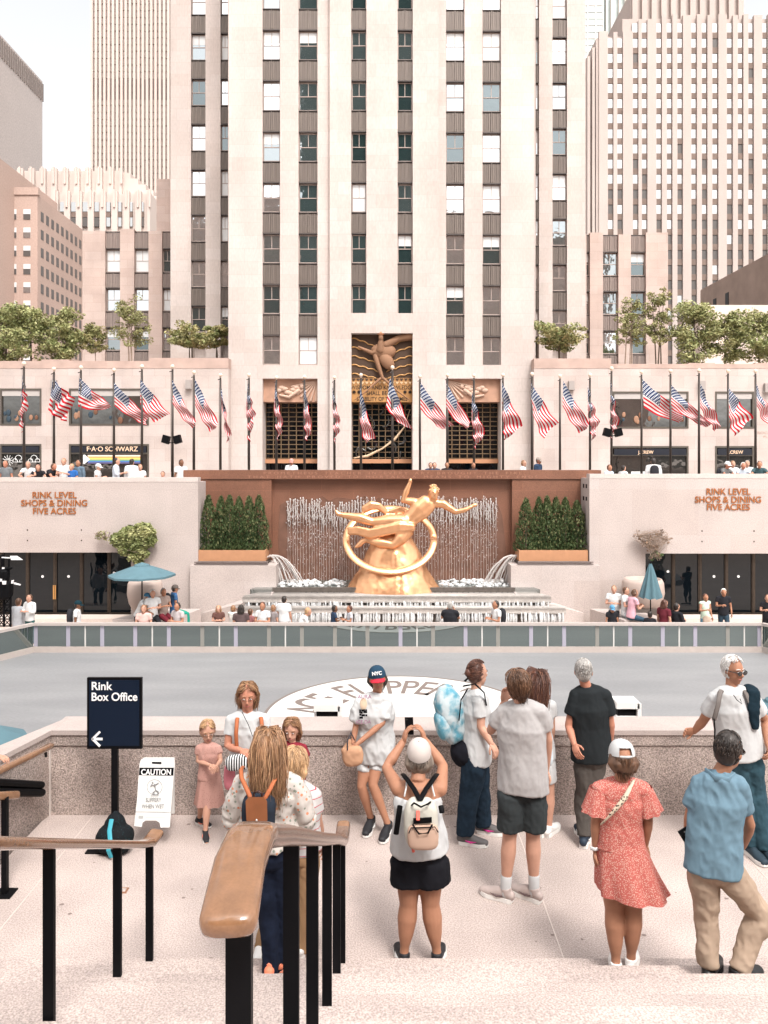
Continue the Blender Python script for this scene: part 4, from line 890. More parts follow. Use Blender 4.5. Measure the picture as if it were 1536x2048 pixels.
# wall creepers
def creeper(label, pts, mat, n, size, seed, D=37.3, tw=40):
    rnd = random.Random(seed); t = thing('wall_creeper', label, 'plant', P(pts[0][0], pts[0][1], D)); st_, lf = MB(), MB()
    for _ in range(tw):
        a_ = rnd.choice(pts); b_ = rnd.choice(pts); p = P(a_[0], a_[1], D); q = P(b_[0] + rnd.uniform(-10, 10), b_[1] + rnd.uniform(-10, 10), D - rnd.uniform(.1, .4)); mdl = (p + q) / 2 + V((rnd.uniform(-.2, .2), -rnd.uniform(0, .3), rnd.uniform(-.1, .3))); st_.tube([p, mdl, q], [.012, .01, .006], n=4)
    for px, py, r in pts:
        rr_ = r / F * D; leaves(lf, P(px, py, D - .2), (rr_, .3, rr_ * .8), int(n * (r / 15) ** 2), size, rnd)
    st_.build('stems', BARKP, t); lf.build('foliage', mat, t)
creeper('bushy green creeper spilling down the left rink wall above the umbrella', [(262, 1072, 26), (285, 1062, 22), (240, 1080, 20), (295, 1080, 18), (275, 1090, 22), (250, 1100, 14), (268, 1115, 12), (285, 1108, 13), (278, 1125, 9), (300, 1066, 12)], (LF1, LF2)[0], 420, .10, 5)
creeper('thin pale shoot of creeper left of the bushy one', [(205, 1068, 11), (198, 1074, 7), (214, 1078, 8)], LF2, 80, .07, 6, tw=26)
creeper('dry brown creeper on the right rink wall above the closed umbrella', [(1275, 1073, 9), (1290, 1085, 12), (1305, 1095, 14), (1312, 1112, 10), (1322, 1065, 12), (1335, 1080, 10), (1300, 1075, 10)], M('dry leaves', (.22, .14, .09), .8, var=.4, vs=5), 55, .06, 8, tw=150)
creeper('dark green tuft of creeper at the corner of the right glass doors', [(1308, 1108, 8), (1318, 1110, 8), (1304, 1118, 5)], LF4, 90, .07, 9, tw=14)
# big urns and benches
UR = M('pale urn', (.42, .33, .29), .7, var=.08, vs=2)
for lb, px, py0, py1, r in (('tall rounded pale urn behind the open blue umbrella', 290, 1228, 1160, .82), ('tall rounded pale urn behind the closed blue umbrella', 1286, 1226, 1157, .98)):
    D = 36.4; z0, z1 = Z(py0, D), Z(py1, D); h = z1 - z0; a = MB(); a.lathe((X(px, D), D, z0), [(r * .35, 0), (r * .62, h * .08), (r * .9, h * .35), (r, h * .62), (r * .96, h * .9), (r * .86, h), (r * .78, h * .99), (r * .78, h * .93), (.02, h * .93)], n=28)
    a.build('urn', UR, None, smooth=True, label=lb, cat='urn')
def prismobj(name, label, cat, poly, z0, z1, mat, **kw):
    a = MB(); a.prism(poly, z0, z1); return a.build(name, mat, None, label=label, cat=cat, **kw)
bz = Z(1212, 35.6)
prismobj('stone_bench', 'long pale stone bench pointing at the left foot of the fountain', 'bench', [(X(225, 34.2), 34.2), (X(345, 34), 33.9), (X(402, 36.6), 36.6), (X(318, 36.6), 36.6)], -4.34, -3.42, RIM)
prismobj('stone_bench', 'long pale stone bench pointing at the right foot of the fountain', 'bench', [(X(1180, 36.6), 36.6), (X(1248, 34), 33.9), (X(1330, 34.4), 34.4), (X(1262, 36.6), 36.6)], -4.34, -3.42, RIM)
prismobj('planter_plinth', 'dark low plinth under the urn at the right', 'plinth', [(X(1256, 35.6), 35.6), (X(1316, 35.6), 35.6), (X(1316, 35.6), 36.3), (X(1256, 35.6), 36.3)], -4.34, Z(1219, 35.6), M('dark plinth', (.10, .08, .07), .7))
# umbrellas
UMB = M('slate blue canvas', (.085, .16, .19), .85, var=.08, vs=3)
def umbrella_open(label, c, r, h, polez, n=8, seed=1):
    t = thing('patio_umbrella', label, 'umbrella', (c.x, c.y, polez)); a = MB(); top = c + V((0, 0, h)); vs = [top]
    for k in (1, 2, 3):
        for i in range(n * 3):
            q = 2 * math.pi * i / (n * 3) + .2; sc_ = 1 - .05 * (i % 3 != 0) * k / 3; vs.append(c + V((math.cos(q) * r * k / 3 * sc_, math.sin(q) * r * k / 3 * sc_, h * (1 - (k / 3) ** 1.15) - .0)))
    m3 = n * 3; fs = [(0, 1 + i, 1 + (i + 1) % m3) for i in range(m3)] + [(1 + k * m3 + i, 1 + (k + 1) * m3 + i, 1 + (k + 1) * m3 + (i + 1) % m3, 1 + k * m3 + (i + 1) % m3) for k in (0, 1) for i in range(m3)]
    a.add(vs, fs); b0 = len(vs)
    a.add([vs[1 + 2 * m3 + i] for i in range(m3)] + [vs[1 + 2 * m3 + i] - V((0, 0, .09)) for i in range(m3)], [(i, (i + 1) % m3, (i + 1) % m3 + m3, i + m3) for i in range(m3)])
    cn = a.build('canopy', UMB, t)
    a = MB(); a.lathe(top - V((0, 0, .08)), [(r * .24, -.02), (r * .22, .04), (.03, .13)], n=16); a.build('vent', UMB, cn)
    a = MB(); a.tube([(c.x, c.y, polez), top], .03, n=8); a.lathe((c.x, c.y, polez), [(.3, 0), (.3, .07), (.05, .1)], n=16); a.build('pole', BLACK, t)
    a = MB(); [a.tube([c + V((0, 0, h * .6)), c + V((math.cos(q) * r * .6, math.sin(q) * r * .6, h * .4))], .012, n=4) for q in [2 * math.pi * i / n + .2 for i in range(n)]]; a.build('ribs', BLACK, t)
uc = P(284, 1149, 34); umbrella_open('open slate blue patio umbrella over the seated group at the left', uc, 1.44, .48, -4.34)
uc = P(-30, 1482, 13.6); umbrella_open('slate blue umbrella below the parapet cut by the left picture edge', uc, .72, .30, -4.34)
uc = P(1556, 1440, 14.5); umbrella_open('slate blue umbrella below the parapet cut by the right picture edge', uc, 1.0, .42, -4.34)
t = thing('patio_umbrella', 'closed slate blue patio umbrella in front of the right glass doors', 'umbrella', (X(1301, 34.2), 34.2, -4.34)); a = MB(); vs = []
c = P(1301, 1195, 34.2); n = 32
for k in range(9):
    u = k / 8; rad = .05 + .40 * u ** .9
    for i in range(n): q = 2 * math.pi * i / n; r_ = rad * (1 + .22 * math.cos(8 * q)) ; vs.append(V((c.x + math.cos(q) * r_, c.y + math.sin(q) * r_, c.z + 1.5 * (1 - u) + (.05 * math.cos(8 * q) if k == 8 else 0))))
a.add(vs, [(k * n + i, (k + 1) * n + i, (k + 1) * n + (i + 1) % n, k * n + (i + 1) % n) for k in range(8) for i in range(n)]); a.build('canopy', UMB, t, smooth=True)
a = MB(); a.tube([(c.x, c.y, -4.34), (c.x, c.y, c.z + 1.58)], .028, n=8); a.lathe((c.x, c.y, -4.34), [(.32, 0), (.32, .08), (.05, .12)], n=16); a.build('pole', BLACK, t)
# ================================================================= flags
def flagmat():
    m = M('flag canton', (.03, .055, .15), .8); N = m.node_tree.nodes; Lk = m.node_tree.links; b = N['Principled BSDF']
    at = N.new('ShaderNodeUVMap'); sc_ = N.new('ShaderNodeVectorMath'); sc_.operation = 'MULTIPLY'; sc_.inputs[1].default_value = (16.5, 12.5, 1); Lk.new(at.outputs[0], sc_.inputs[0])
    s_ = N.new('ShaderNodeSeparateXYZ'); Lk.new(sc_.outputs[0], s_.inputs[0])
    def mth(op, x, y=None):
        n_ = N.new('ShaderNodeMath'); n_.operation = op
        for i, q in enumerate((x, y)):
            if q is None: continue
            if isinstance(q, (int, float)): n_.inputs[i].default_value = q
            else: Lk.new(q, n_.inputs[i])
        return n_.outputs[0]
    ry = mth('FLOOR', s_.outputs[1]); off = mth('MULTIPLY', mth('MODULO', ry, 2), .5); fx = mth('SUBTRACT', mth('FRACT', mth('ADD', s_.outputs[0], off)), .5); fy = mth('SUBTRACT', mth('FRACT', s_.outputs[1]), .5)
    d = mth('SQRT', mth('ADD', mth('MULTIPLY', fx, fx), mth('MULTIPLY', fy, fy))); l = mth('LESS_THAN', d, .27)
    x = N.new('ShaderNodeMixRGB'); x.inputs[1].default_value = (.012, .028, .085, 1); x.inputs[2].default_value = (.75, .75, .75, 1); Lk.new(l, x.inputs[0]); Lk.new(x.outputs[0], b.inputs['Base Color']); return m
FCAN = flagmat(); FR = M('flag red', (.47, .016, .026), .9, spec=.05); FW = M('flag white', (.58, .55, .54), .9, spec=.05)
FLG = [(48, 727, (46, 750), (43, 800), (54, 800), (44, 868)), (108, 738, (107, 757), (97, 820), (150, 797), (133, 842)), (162, 735, (159, 755), (157, 813), (221, 808), (213, 820)), (228, 740, (229, 765), (230, 812), (297, 832), (294, 849)),
 (284, 733, (281, 757), (281, 808), (341, 828), (310, 843)), (345, 733, (344, 757), (345, 805), (392, 842), (386, 857)), (388, 745, (390, 757), (391, 810), (438, 845), (422, 866)), (441, 750, (441, 765), (443, 805), (461, 870), (455, 884)),
 (498, 750, (496, 765), (492, 815), (510, 832), (498, 883)), (553, 755, (551, 765), (548, 815), (566, 850), (557, 882)), (609, 754, (609, 765), (607, 825), (625, 858), (613, 883)), (669, 755, (665, 772), (665, 815), (681, 848), (670, 888)),
 (722, 750, (720, 775), (719, 838), (750, 875), (731, 886)), (785, 735, (780, 755), (772, 815), (825, 862), (805, 848)), (840, 753, (841, 765), (841, 818), (907, 852), (884, 858)), (895, 750, (893, 765), (892, 817), (943, 846), (930, 858)),
 (948, 751, (944, 785), (943, 840), (970, 868), (950, 897)), (1006, 750, (1004, 765), (1004, 826), (1046, 850), (1008, 882)), (1064, 748, (1062, 765), (1063, 820), (1115, 846), (1086, 876)), (1120, 752, (1126, 762), (1125, 812), (1181, 848), (1160, 868)),
 (1180, 750, (1175, 770), (1175, 820), (1197, 845), (1184, 886)), (1223, 737, (1220, 760), (1220, 810), (1237, 850), (1222, 877)), (1283, 744, (1284, 758), (1287, 815), (1367, 826), (1358, 846)), (1341, 742, (1342, 770), (1342, 810), (1420, 845), (1412, 857)),
 (1398, 741, (1400, 768), (1400, 815), (1441, 846), (1432, 864)), (1456, 742, (1457, 775), (1456, 826), (1506, 835), (1468, 872)), (1511, 742, (1512, 768), (1513, 812), (1545, 828), (1540, 858))]
def back(px): return ('the left shop windows' if px < 300 else 'bare stone left of the portals' if px < 500 else 'the left portal' if px < 640 else 'the pier left of center' if px < 700 else 'the central portal' if px < 830 else 'the pier right of center' if px < 880 else 'the right portal' if px < 990 else 'bare stone right of the portals' if px < 1215 else 'the right shop windows')
POLE = M('dark flagpole', (.045, .035, .03), .35, metal=.4); FIN = M('pale finial', (.75, .60, .48), .3)
for i, (px, pf, A, B, C_, D_) in enumerate(FLG):
    D = (8.75 - EYE) * F / (HZ - pf); wdt = C_[0] - A[0]; r = random.Random(i)
    word = 'blown out wide' if wdt > 60 else 'half unfurled' if wdt > 40 else 'hanging in narrow folds' if wdt > 22 else 'hanging almost limp'
    t = thing('flagpole', '%s flagpole from left, flag %s before %s' % (ow[i], word, back(px)), 'flagpole', (X(px, D), D, 1.18), 'flagpoles with striped flags around the plaza')
    a = MB(); x = X(px, D); a.tube([(x, D, 1.18), (x, D, 8.6)], [.085, .055], n=10, caps=False); a.lathe((x, D, 1.18), [(.17, 0), (.17, .12), (.1, .2)], n=12); a.build('pole', POLE, t, smooth=True)
    a = MB(); a.ell((x, D, 8.75), (.11, 0, 0), (0, .11, 0), (0, 0, .12)); a.tube([(x, D, 8.6), (x, D, 8.66)], .04, n=8); a.build('finial', FIN, t, smooth=True)
    a = MB(); a.tube([(x, D - .02, 8.5), (x - .13, D - .05, 8.46)], .03, n=6); a.tube([(x - .07, D - .06, 8.4), (x - .08, D - .09, 5.5), (x - .06, D - .08, 3.0)], .008, n=4); a.build('halyard', POLE, t)
    A, B, C_, D_ = [P(q[0], q[1], D) for q in (A, B, C_, D_)]; nu, nv = 40, 26; ph = r.uniform(0, 6); am = .10 + .10 * (wdt < 45); fq = r.uniform(1.6, 2.6) + (wdt < 30) * 1.2
    def fn(u, v, A=A, B=B, C_=C_, D_=D_, ph=ph, am=am, fq=fq):
        # u along the fly, v from bottom hoist (0) to top hoist (1)
        bot = B.lerp(D_, u); top = A.lerp(C_, u); p = bot.lerp(top, v)
        sag = math.sin(math.pi * u) * .12; p.z -= sag * (1 - .3 * v)
        wv = math.sin(fq * 2 * math.pi * (u * .75 - v * .45) + ph); w2 = math.sin(11 * u + 7 * v + ph * 2)
        p.y += am * wv * min(1, u * 3) + .03 * w2 * u; p.x += .07 * math.cos(fq * 2 * math.pi * (u * .75 - v * .45) + ph) * u + .02 * w2 * u; p.z += .05 * u * math.sin(5 * v + ph + 3 * u)
        return p - V((0, .05, 0))
    a.__init__(); a.grid(fn, nu, nv, mf=lambda i_, j_: (2 if (i_ < nu * .42 and j_ >= nv * 6 / 13) else (0 if (j_ // 2) % 2 == 0 else 1)))
    fo = a.build('flag', [FR, FW, FCAN], t, smooth=True)
    uv = fo.data.uv_layers.new(name='UVMap'); me = fo.data; row = nu + 1
    co_ = [0.0] * (len(me.loops) * 2)
    for k, lp in enumerate(me.loops): co_[2 * k] = (lp.vertex_index % row) / nu; co_[2 * k + 1] = (lp.vertex_index // row) / nv
    uv.data.foreach_set('uv', co_)
# loudspeakers on two poles
def speakers(label, px, py, D):
    t = thing('loudspeaker_pair', label, 'loudspeaker', P(px, py, D))
    for sg in (-1, 1):
        a = MB(); c = P(px, py, D) + V((sg * .30, -.12, .05)); a.obox(c, (.17, 0, .05 * sg), (0, .17, 0), (-.05 * sg, 0, .2)); b = a.build('speaker_box', BLACK, t)
    a = MB(); p = P(px, py, D); a.tube([p + V((-.3, -.1, -.12)), p + V((.3, -.1, -.12))], .03, n=6); a.build('bracket', BLACK, t)
speakers('pair of black loudspeakers clamped to the sixth flagpole from the left', 345, 881, 40); speakers('pair of black loudspeakers clamped behind the limp flag by the right shop window', 1224, 867, 41)
# ================================================================= handrails
def rail(label, posts, path, thick=(.052, .024), mat=WOOD, side=(1, 0, 0), pw=.0245, foot=False, top2=None):
    t = thing('handrail', label, 'handrail', (posts[0][0], posts[0][1], posts[0][2]))
    a = MB(); a.tube(path, [thick] * len(path), n=20, side=side, sq=.55); a.build('rail', mat, t, smooth=True)
    if top2: a = MB(); a.tube(top2, [(.052, .024)] * len(top2), n=20, side=side, sq=.55); a.build('end_grip', WOOD, t, smooth=True)
    for x, y, z0, z1 in posts:
        a = MB(); a.box(x - pw, x + pw, y - pw * .5, y + pw * .5, z0, z1); p = a.build('post', BLACK, t)
        if foot: b = MB(); b.box(x - .045, x + .045, y - .04, y + .04, z0, z0 + .012); b.build('foot_plate', BLACK, p)
    return t
def stz(y): k = int((5.33 - y) // .32); return 0 if y > 5.33 else min(.15 + .16 * max(k, 0), 2.07)
cx = -.29
ys = [1.48, 2.41, 3.12, 3.92, 4.72, 5.30]
def rz(y): return 2.79 - .50 * max(0, y - 1.72) if y < 5.2 else .98
posts = [(cx + (.012 if y < 2 else 0), y, stz(y), (2.74 if y < 1.7 else 2.79 - .5 * (y - 1.72) - .03)) for y in ys]
rail('central handrail with a broad tan grip descending the steps between bronze posts', posts,
     [(cx + .0, 1.64, 2.775), (cx, 1.72, 2.765), (cx, 1.85, 2.70), (cx, 2.1, 2.58), (cx, 2.6, 2.33), (cx, 3.4, 1.93), (cx, 4.4, 1.44), (cx, 5.1, 1.08), (cx, 5.3, 1.0), (cx, 5.42, .985), (cx, 5.5, .99)], thick=(.048, .028), mat=METAL,
     top2=[(cx + .012, 1.375, 2.775), (cx + .01, 1.42, 2.785), (cx + .0, 1.55, 2.79), (cx, 1.66, 2.785), (cx, 1.73, 2.765)])
a = MB(); a.tube([(cx + .0, 5.46, .99), (cx, 5.52, .995)], (.046, .026), n=16, side=(1, 0, 0), sq=.5); 
a.build('end_grip', WOOD, bpy.data.objects['handrail'], smooth=True)
lx = -1.62
ys = [3.45, 4.68, 5.32]
rail('tan handrail on thin black posts at the lower left', [(lx + (.12 if y < 4 else 0), y, stz(y), .93 + (5.36 - y) * .5 - .02) for y in ys],
     [(lx + .3, 1.4, 2.9), (lx + .24, 2.6, 2.31), (lx + .11, 3.5, 1.86), (lx, 4.6, 1.31), (lx, 5.1, 1.06), (lx, 5.3, .97), (lx, 5.42, .955), (lx + .008, 5.46, .965)])
# wall rail and low rail at the left steps
t = thing('handrail', 'sloping tan wall handrail fixed to the parapet at the left edge', 'handrail', (-3.5, 7, .5))
a = MB(); a.tube([P(101, 1492, 7.55), P(60, 1512, 7.1), P(0, 1541, 6.6), P(-60, 1570, 6.1)], (.035, .028), n=14, side=(1, 0, 0), sq=.7); a.build('rail', WOOD, t, smooth=True)
a = MB(); a.tube([P(90, 1500, 7.6), P(92, 1512, 7.7)], .015, n=6); a.build('bracket', BLACK, t)
t = thing('handrail', 'short tan handrail on a black post beside the steps at the left edge', 'handrail', P(10, 1783, 6.35))
a = MB(); a.tube([P(35, 1590, 6.6), P(0, 1592, 6.35), P(-60, 1594, 6.0)], (.035, .02), n=14, side=(0, 1, 0), sq=.7); a.build('rail', WOOD, t, smooth=True)
a = MB(); p = P(10, 1595, 6.4); a.box(p.x - .022, p.x + .022, p.y - .022, p.y + .022, 0, p.z); a.box(p.x - .075, p.x + .075, p.y - .075, p.y + .075, 0, .012); a.build('post', BLACK, t)
a = MB(); a.tube([P(83, 1570, 7.55), P(-60, 1562, 6.6)], .035, n=8); a.tube([P(83, 1585, 7.55), P(-60, 1582, 6.6)], .04, n=8); a.build('guard_tube', BLACK, None, label='pair of thick black tubes low on the parapet at the left edge', cat='guard rail')
# ================================================================= signs
NAVY = M('navy sign face', (.005, .011, .025), .45, spec=.15); SBL = M('sign black frame', (.004, .004, .005), .5, spec=.1)
SDp = 7.25; t = thing('box_office_sign', 'navy standing sign reading Rink Box Office with a left arrow', 'sign', (X(228, SDp), SDp, 0))
x0, x1, z0, z1 = X(174, SDp), X(283.5, SDp), Z(1498, SDp), Z(1355.5, SDp)
a = MB(); a.box(x0, x1, SDp, SDp + .03, z0, z1); a.build('frame', SBL, t)
a = MB(); a.box(x0 + .022, x1 - .022, SDp - .006, SDp + .001, z0 + .03, z1 - .022); pn = a.build('panel', NAVY, t)
SW = M('sign white letters', (.85, .85, .85), .5)
text('Rink', 'lettering', SW, pn, (X(183, SDp), SDp - .012, Z(1379, SDp)), .108, al='LEFT', ext=.002, bold=.0014)
text('Box Office', 'lettering', SW, pn, (X(183, SDp), SDp - .012, Z(1400.5, SDp)), .108, al='LEFT', ext=.002, bold=.0014, sx=.93)
a = MB()
p0, p1 = P(184, 1478, SDp - .012), P(205, 1478, SDp - .012); hw = .011
a.box(p0.x + .012, p1.x, SDp - .014, SDp - .010, p0.z - hw, p0.z + hw)
for s_ in (-1, 1):
    d = V((1, 0, s_)).normalized(); a.obox(p0 + d * .045 + V((.006, 0, 0)), d * .052, V((0, .0025, 0)), V((-d.z, 0, d.x)) * .0105)
a.build('arrow', SW, pn)
a = MB(); c = X(228.5, SDp); a.box(c - .028, c + .028, SDp - .004, SDp + .045, .012, z0); a.build('post', SBL, t)
a = MB(); a.box(X(186, SDp), X(252, SDp), SDp - .20, SDp + .2, 0, .012); a.build('base_plate', BLACK, t)
# sandbag-like sports bag on its foot
t = thing('duffel_bag', 'black drawstring bag with a teal strap slumped at the foot of the navy sign', 'bag', (X(231, 7.15), 7.15, 0)); a = MB()
b0 = V((X(231, 7.1), 7.08, 0)); a.ell(b0 + V((0, 0, .13)), (.165, 0, 0), (0, .14, 0), (0, 0, .13), n=20, k=12, e=.8); a.ell(b0 + V((-.005, .02, .23)), (.10, 0, 0), (0, .09, 0), (0, 0, .12), n=16, k=10); a.ell(b0 + V((0, .03, .31)), (.045, 0, 0), (0, .04, 0), (0, 0, .06))
organic(a, 'bag_body', dots('bag cloth', (.010, .012, .014), (.02, .09, .10), 60, .14), t, voxel=.012, disp=.012, freq=9)
a = MB(); a.tube([b0 + V((-.01, -.055, .33)), b0 + V((-.012, -.105, .25)), b0 + V((.012, -.15, .18)), b0 + V((.0, -.165, .1)), b0 + V((.02, -.15, .03))], [(.02, .004)] * 5, n=6, side=(1, 0, 0)); a.build('strap', M('teal strap', (.04, .30, .38), .6), t)
# caution board
CD = 7.15; t = thing('caution_board', 'white folding caution board reading SLIPPERY WHEN WET against the wall', 'sign', (X(308, CD), CD, 0))
WB = M('white plastic board', (.74, .74, .72), .45, var=.04, vs=5)
def cb(px, py, th=0):   # board leans back and is slightly sheared by its turn
    zz_ = Z(py, CD); lean = (zz_) * .18; return V((X(px, CD) * (1 + lean / CD), CD + lean + th, zz_ + (lean / CD) * (zz_ - EYE)))
out = [(268, 1652), (274, 1600), (279, 1528), (281, 1521), (287, 1518), (343, 1518), (348, 1523), (349, 1530), (339, 1655), (321, 1655), (319, 1645), (312, 1641), (291, 1641), (285, 1645), (283, 1654)]
cxm = 0
vs = [cb(*q) for q in out] + [cb(*q, .025) for q in out]; n = len(out); a = MB()
a.add(vs, [tuple(range(n))[::-1], tuple(range(n, 2 * n))] + [(i, (i + 1) % n, (i + 1) % n + n, i + n) for i in range(n)]); pn = a.build('front_panel', WB, t)
a = MB(); o2 = [(272, 1650), (284, 1520), (346, 1520), (334, 1652)]; vs = [cb(*q, .03) + V((0, (1652 - q[1]) / 130 * -.0 + (.22 if q[1] > 1600 else .01), 0)) for q in o2]; a.add(vs + [v + V((0, .02, 0)) for v in vs], [(3, 2, 1, 0), (4, 5, 6, 7), (0, 1, 5, 4), (1, 2, 6, 5), (2, 3, 7, 6), (3, 0, 4, 7)]); a.build('rear_panel', WB, t)
def onboard(poly, name, mat, d=-.003):
    a = MB(); a.add([cb(*q, d) for q in poly], [tuple(range(len(poly)))[::-1]]); return a.build(name, mat, pn)
onboard([(277.8, 1550), (279.4, 1535), (348, 1535), (346.6, 1551)], 'caution_band', SBL); onboard([(304, 1527), (304, 1523.5), (323, 1523.5), (323, 1528)], 'grip_slot', SBL)
ang = math.degrees(math.atan(.18))
def btext(s_, px, py, size, mat, sx, bold=0): text(s_, 'lettering', mat, pn, cb(px, py, -.006), size, rot=(90 - ang, 0, 0), ext=.001, bold=bold, sx=sx)
GRL = M('grey lettering', (.25, .25, .25), .6)
btext('CAUTION', 312.5, 1549, .072, SW, .88, .0012); btext('SLIPPERY', 307, 1603, .052, GRL, .72); btext('WHEN WET', 306, 1616, .052, GRL, .74)
onboard([(270.3, 1624), (270.4, 1623), (341.2, 1623.5), (341.1, 1624.5)], 'rule_line', GRL)
def ringb(c, r, th, n=28):
    a = MB(); vs = [];
    for k in range(n): q = 2 * math.pi * k / n; vs += [cb(c[0] + r * math.cos(q), c[1] + r * math.sin(q), -.004), cb(c[0] + (r - th) * math.cos(q), c[1] + (r - th) * math.sin(q), -.004)]
    a.add(vs, [(2 * k, 2 * k + 1, (2 * k + 3) % (2 * n), (2 * k + 2) % (2 * n)) for k in range(n)])
    b = [((309, 1568), (312, 1580)), ((312, 1580), (306, 1585)), ((306, 1585), (309, 1588)), ((312, 1580), (317, 1583)), ((317, 1583), (316, 1588)), ((310, 1570), (317, 1566)), ((310, 1571), (303, 1569)), ((303, 1569), (302, 1573))]
    for p, q in b:
        p, q = cb(*p, -.005), cb(*q, -.005); a.tube([p, q], .005, n=5)
    a.ell(cb(305.5, 1565, -.005), (.009, 0, 0), (0, .003, 0), (0, 0, .009)); a.tube([cb(302, 1584 + 7, -.005), cb(317, 1591, -.005)], .0018, n=4)
    a.build('slip_symbol', GRL, pn)
ringb((309.5, 1574), 15.5, .9)
onboard([(277, 1637), (277.5, 1631), (287, 1631), (286.5, 1637)], 'maker_mark', M('faint grey', (.45, .45, .44), .6)); onboard([(291, 1636), (291.2, 1632.5), (331, 1633), (330.8, 1636)], 'maker_line', M('fainter grey', (.62, .62, .61), .6))
# small square drain plate in the paving
a = MB(); p = P(247, 1782, 6.45); a.box(p.x - .035, p.x + .035, p.y - .04, p.y + .04, 0, .006); a.box(p.x - .02, p.x + .02, p.y - .025, p.y + .025, .0061, .008, 1)
a.build('drain_plate', [M('brass plate', (.40, .20, .12), .4, metal=.5), GRAN_FLOOR], None, label='tiny square brass drain plate set in the pale paving', cat='drain')
# floodlights beyond the parapet
def flood(label, px, py, D, w_, fl):
    t = thing('floodlight', label, 'floodlight', P(px, py + 20, D)); a = MB(); p = P(px, py, D)
    a.obox(p, (w_, 0, 0), (0, .13, 0), (0, 0, .045)); a.obox(p + V((0, 0, -.17)), (w_ * .95, 0, 0), (0, .13, 0), (0, 0, .02)); a.obox(p + V((w_ * fl, 0, -.08)), (.025, 0, 0), (0, .13, 0), (0, 0, .1)); a.build('housing', M('white housing', (.74, .72, .70), .5), t)
    a = MB(); a.obox(p + V((.0, .02, -.1)), (w_ * .8, 0, 0), (0, .1, 0), (0, 0, .05)); a.build('lamp_box', BLACK, t)
    a = MB(); a.tube([p + V((-w_ * .9 * fl, .05, -.1)), p + V((-w_ * 1.0 * fl, .1, -1.2))], .03, n=8); a.build('arm', MC['white housing'], t)
flood('white floodlight on the far side of the parapet near the girl in red', 655, 1410, 10.2, .17, 1); flood('white floodlight on the far side of the parapet right of the man in black', 1250, 1405, 10.2, .15, 1)
# lighting mast at the left
t = thing('lighting_mast', 'black lattice lighting mast with lamp panels by the left glass doors', 'mast', (X(8, 32.5), 32.5, -2.8)); D = 32.4; a = MB()
for px in (-2, 8, 21):
    for dy in (0, .4): a.tube([P(px, 1252, D + dy), P(px, 1190, D + dy)], .05, n=6)
for k in range(5):
    y = 1252 - k * 14
    for p, q in ((-2, 8), (8, 21)): a.tube([P(p, y, D), P(q, y - 14, D)], .022, n=4); a.tube([P(q, y, D), P(p, y - 14, D)], .022, n=4)
    a.tube([P(-4, y, D), P(22, y, D)], .03, n=4)
a.build('lattice', BLACK, t)
a = MB(); a.ell(P(8, 1180, D), (.32, 0, 0), (0, .3, 0), (0, 0, .4), e=.5); a.tube([P(4, 1180, D), P(4, 1112, D)], .08, n=6); a.tube([P(16, 1180, D), P(18, 1116, D)], .05, n=6); a.tube([P(-10, 1140, D), P(22, 1136, D)], .07, n=6); a.ell(P(4, 1150, D), (.3, 0, 0), (0, .2, 0), (0, 0, .25), e=.5); a.build('head', BLACK, t)
for q in ([(20, 1112), (33, 1112), (45, 1120), (22, 1120)], [(3, 1114), (20, 1115), (20, 1117), (3, 1116)], [(4, 1162), (12, 1162), (11, 1169), (5, 1169)], [(23, 1161), (27, 1160), (26, 1167), (22, 1167)], [(28, 1165), (41, 1169), (40, 1171), (27, 1168)], [(-2, 1158), (3, 1158), (3, 1163), (-2, 1163)], [(4, 1135), (8, 1135), (8, 1138), (4, 1138)]):
    a = MB(); v = [P(*c, D - .45) for c in q]; a.add(v + [p + V((0, .05, 0)) for p in v], [(0, 1, 2, 3), (7, 6, 5, 4), (0, 4, 5, 1), (1, 5, 6, 2), (2, 6, 7, 3), (3, 7, 4, 0)]); a.build('lamp_panel', M('lamp panel white', (.78, .76, .76), .4), t)
# ================================================================= people: figure builder
SK = {'fair': M('skin fair', (.50, .27, .19), .6, var=.05, vs=20, spec=.35), 'tan': M('skin tan', (.37, .175, .105), .6, var=.05, vs=20, spec=.35), 'brown': M('skin brown', (.17, .075, .04), .6, spec=.35), 'ruddy': M('skin ruddy', (.46, .20, .13), .6, var=.06, vs=20, spec=.35)}
EYEW = M('eye white', (.75, .72, .70), .4); IRIS = M('dark iris', (.03, .02, .015), .3); LIP = M('lips', (.42, .13, .11), .5); DARKL = M('lens dark', (.008, .008, .01), .1, spec=.8); SOLE = M('white sole', (.75, .73, .70), .6)
def ft(v, s): return v * s
def headframe(yaw, pitch=0, roll=0):
    y, p = R(yaw), R(pitch); f = V((math.sin(y) * math.cos(p), math.cos(y) * math.cos(p), math.sin(p))); s = f.cross(V((0, 0, 1))).normalized(); u = s.cross(f)
    if roll: q = Matrix.Rotation(R(roll), 3, f); s = q @ s; u = q @ u
    return f, s, u          # forward, the figure's right, up
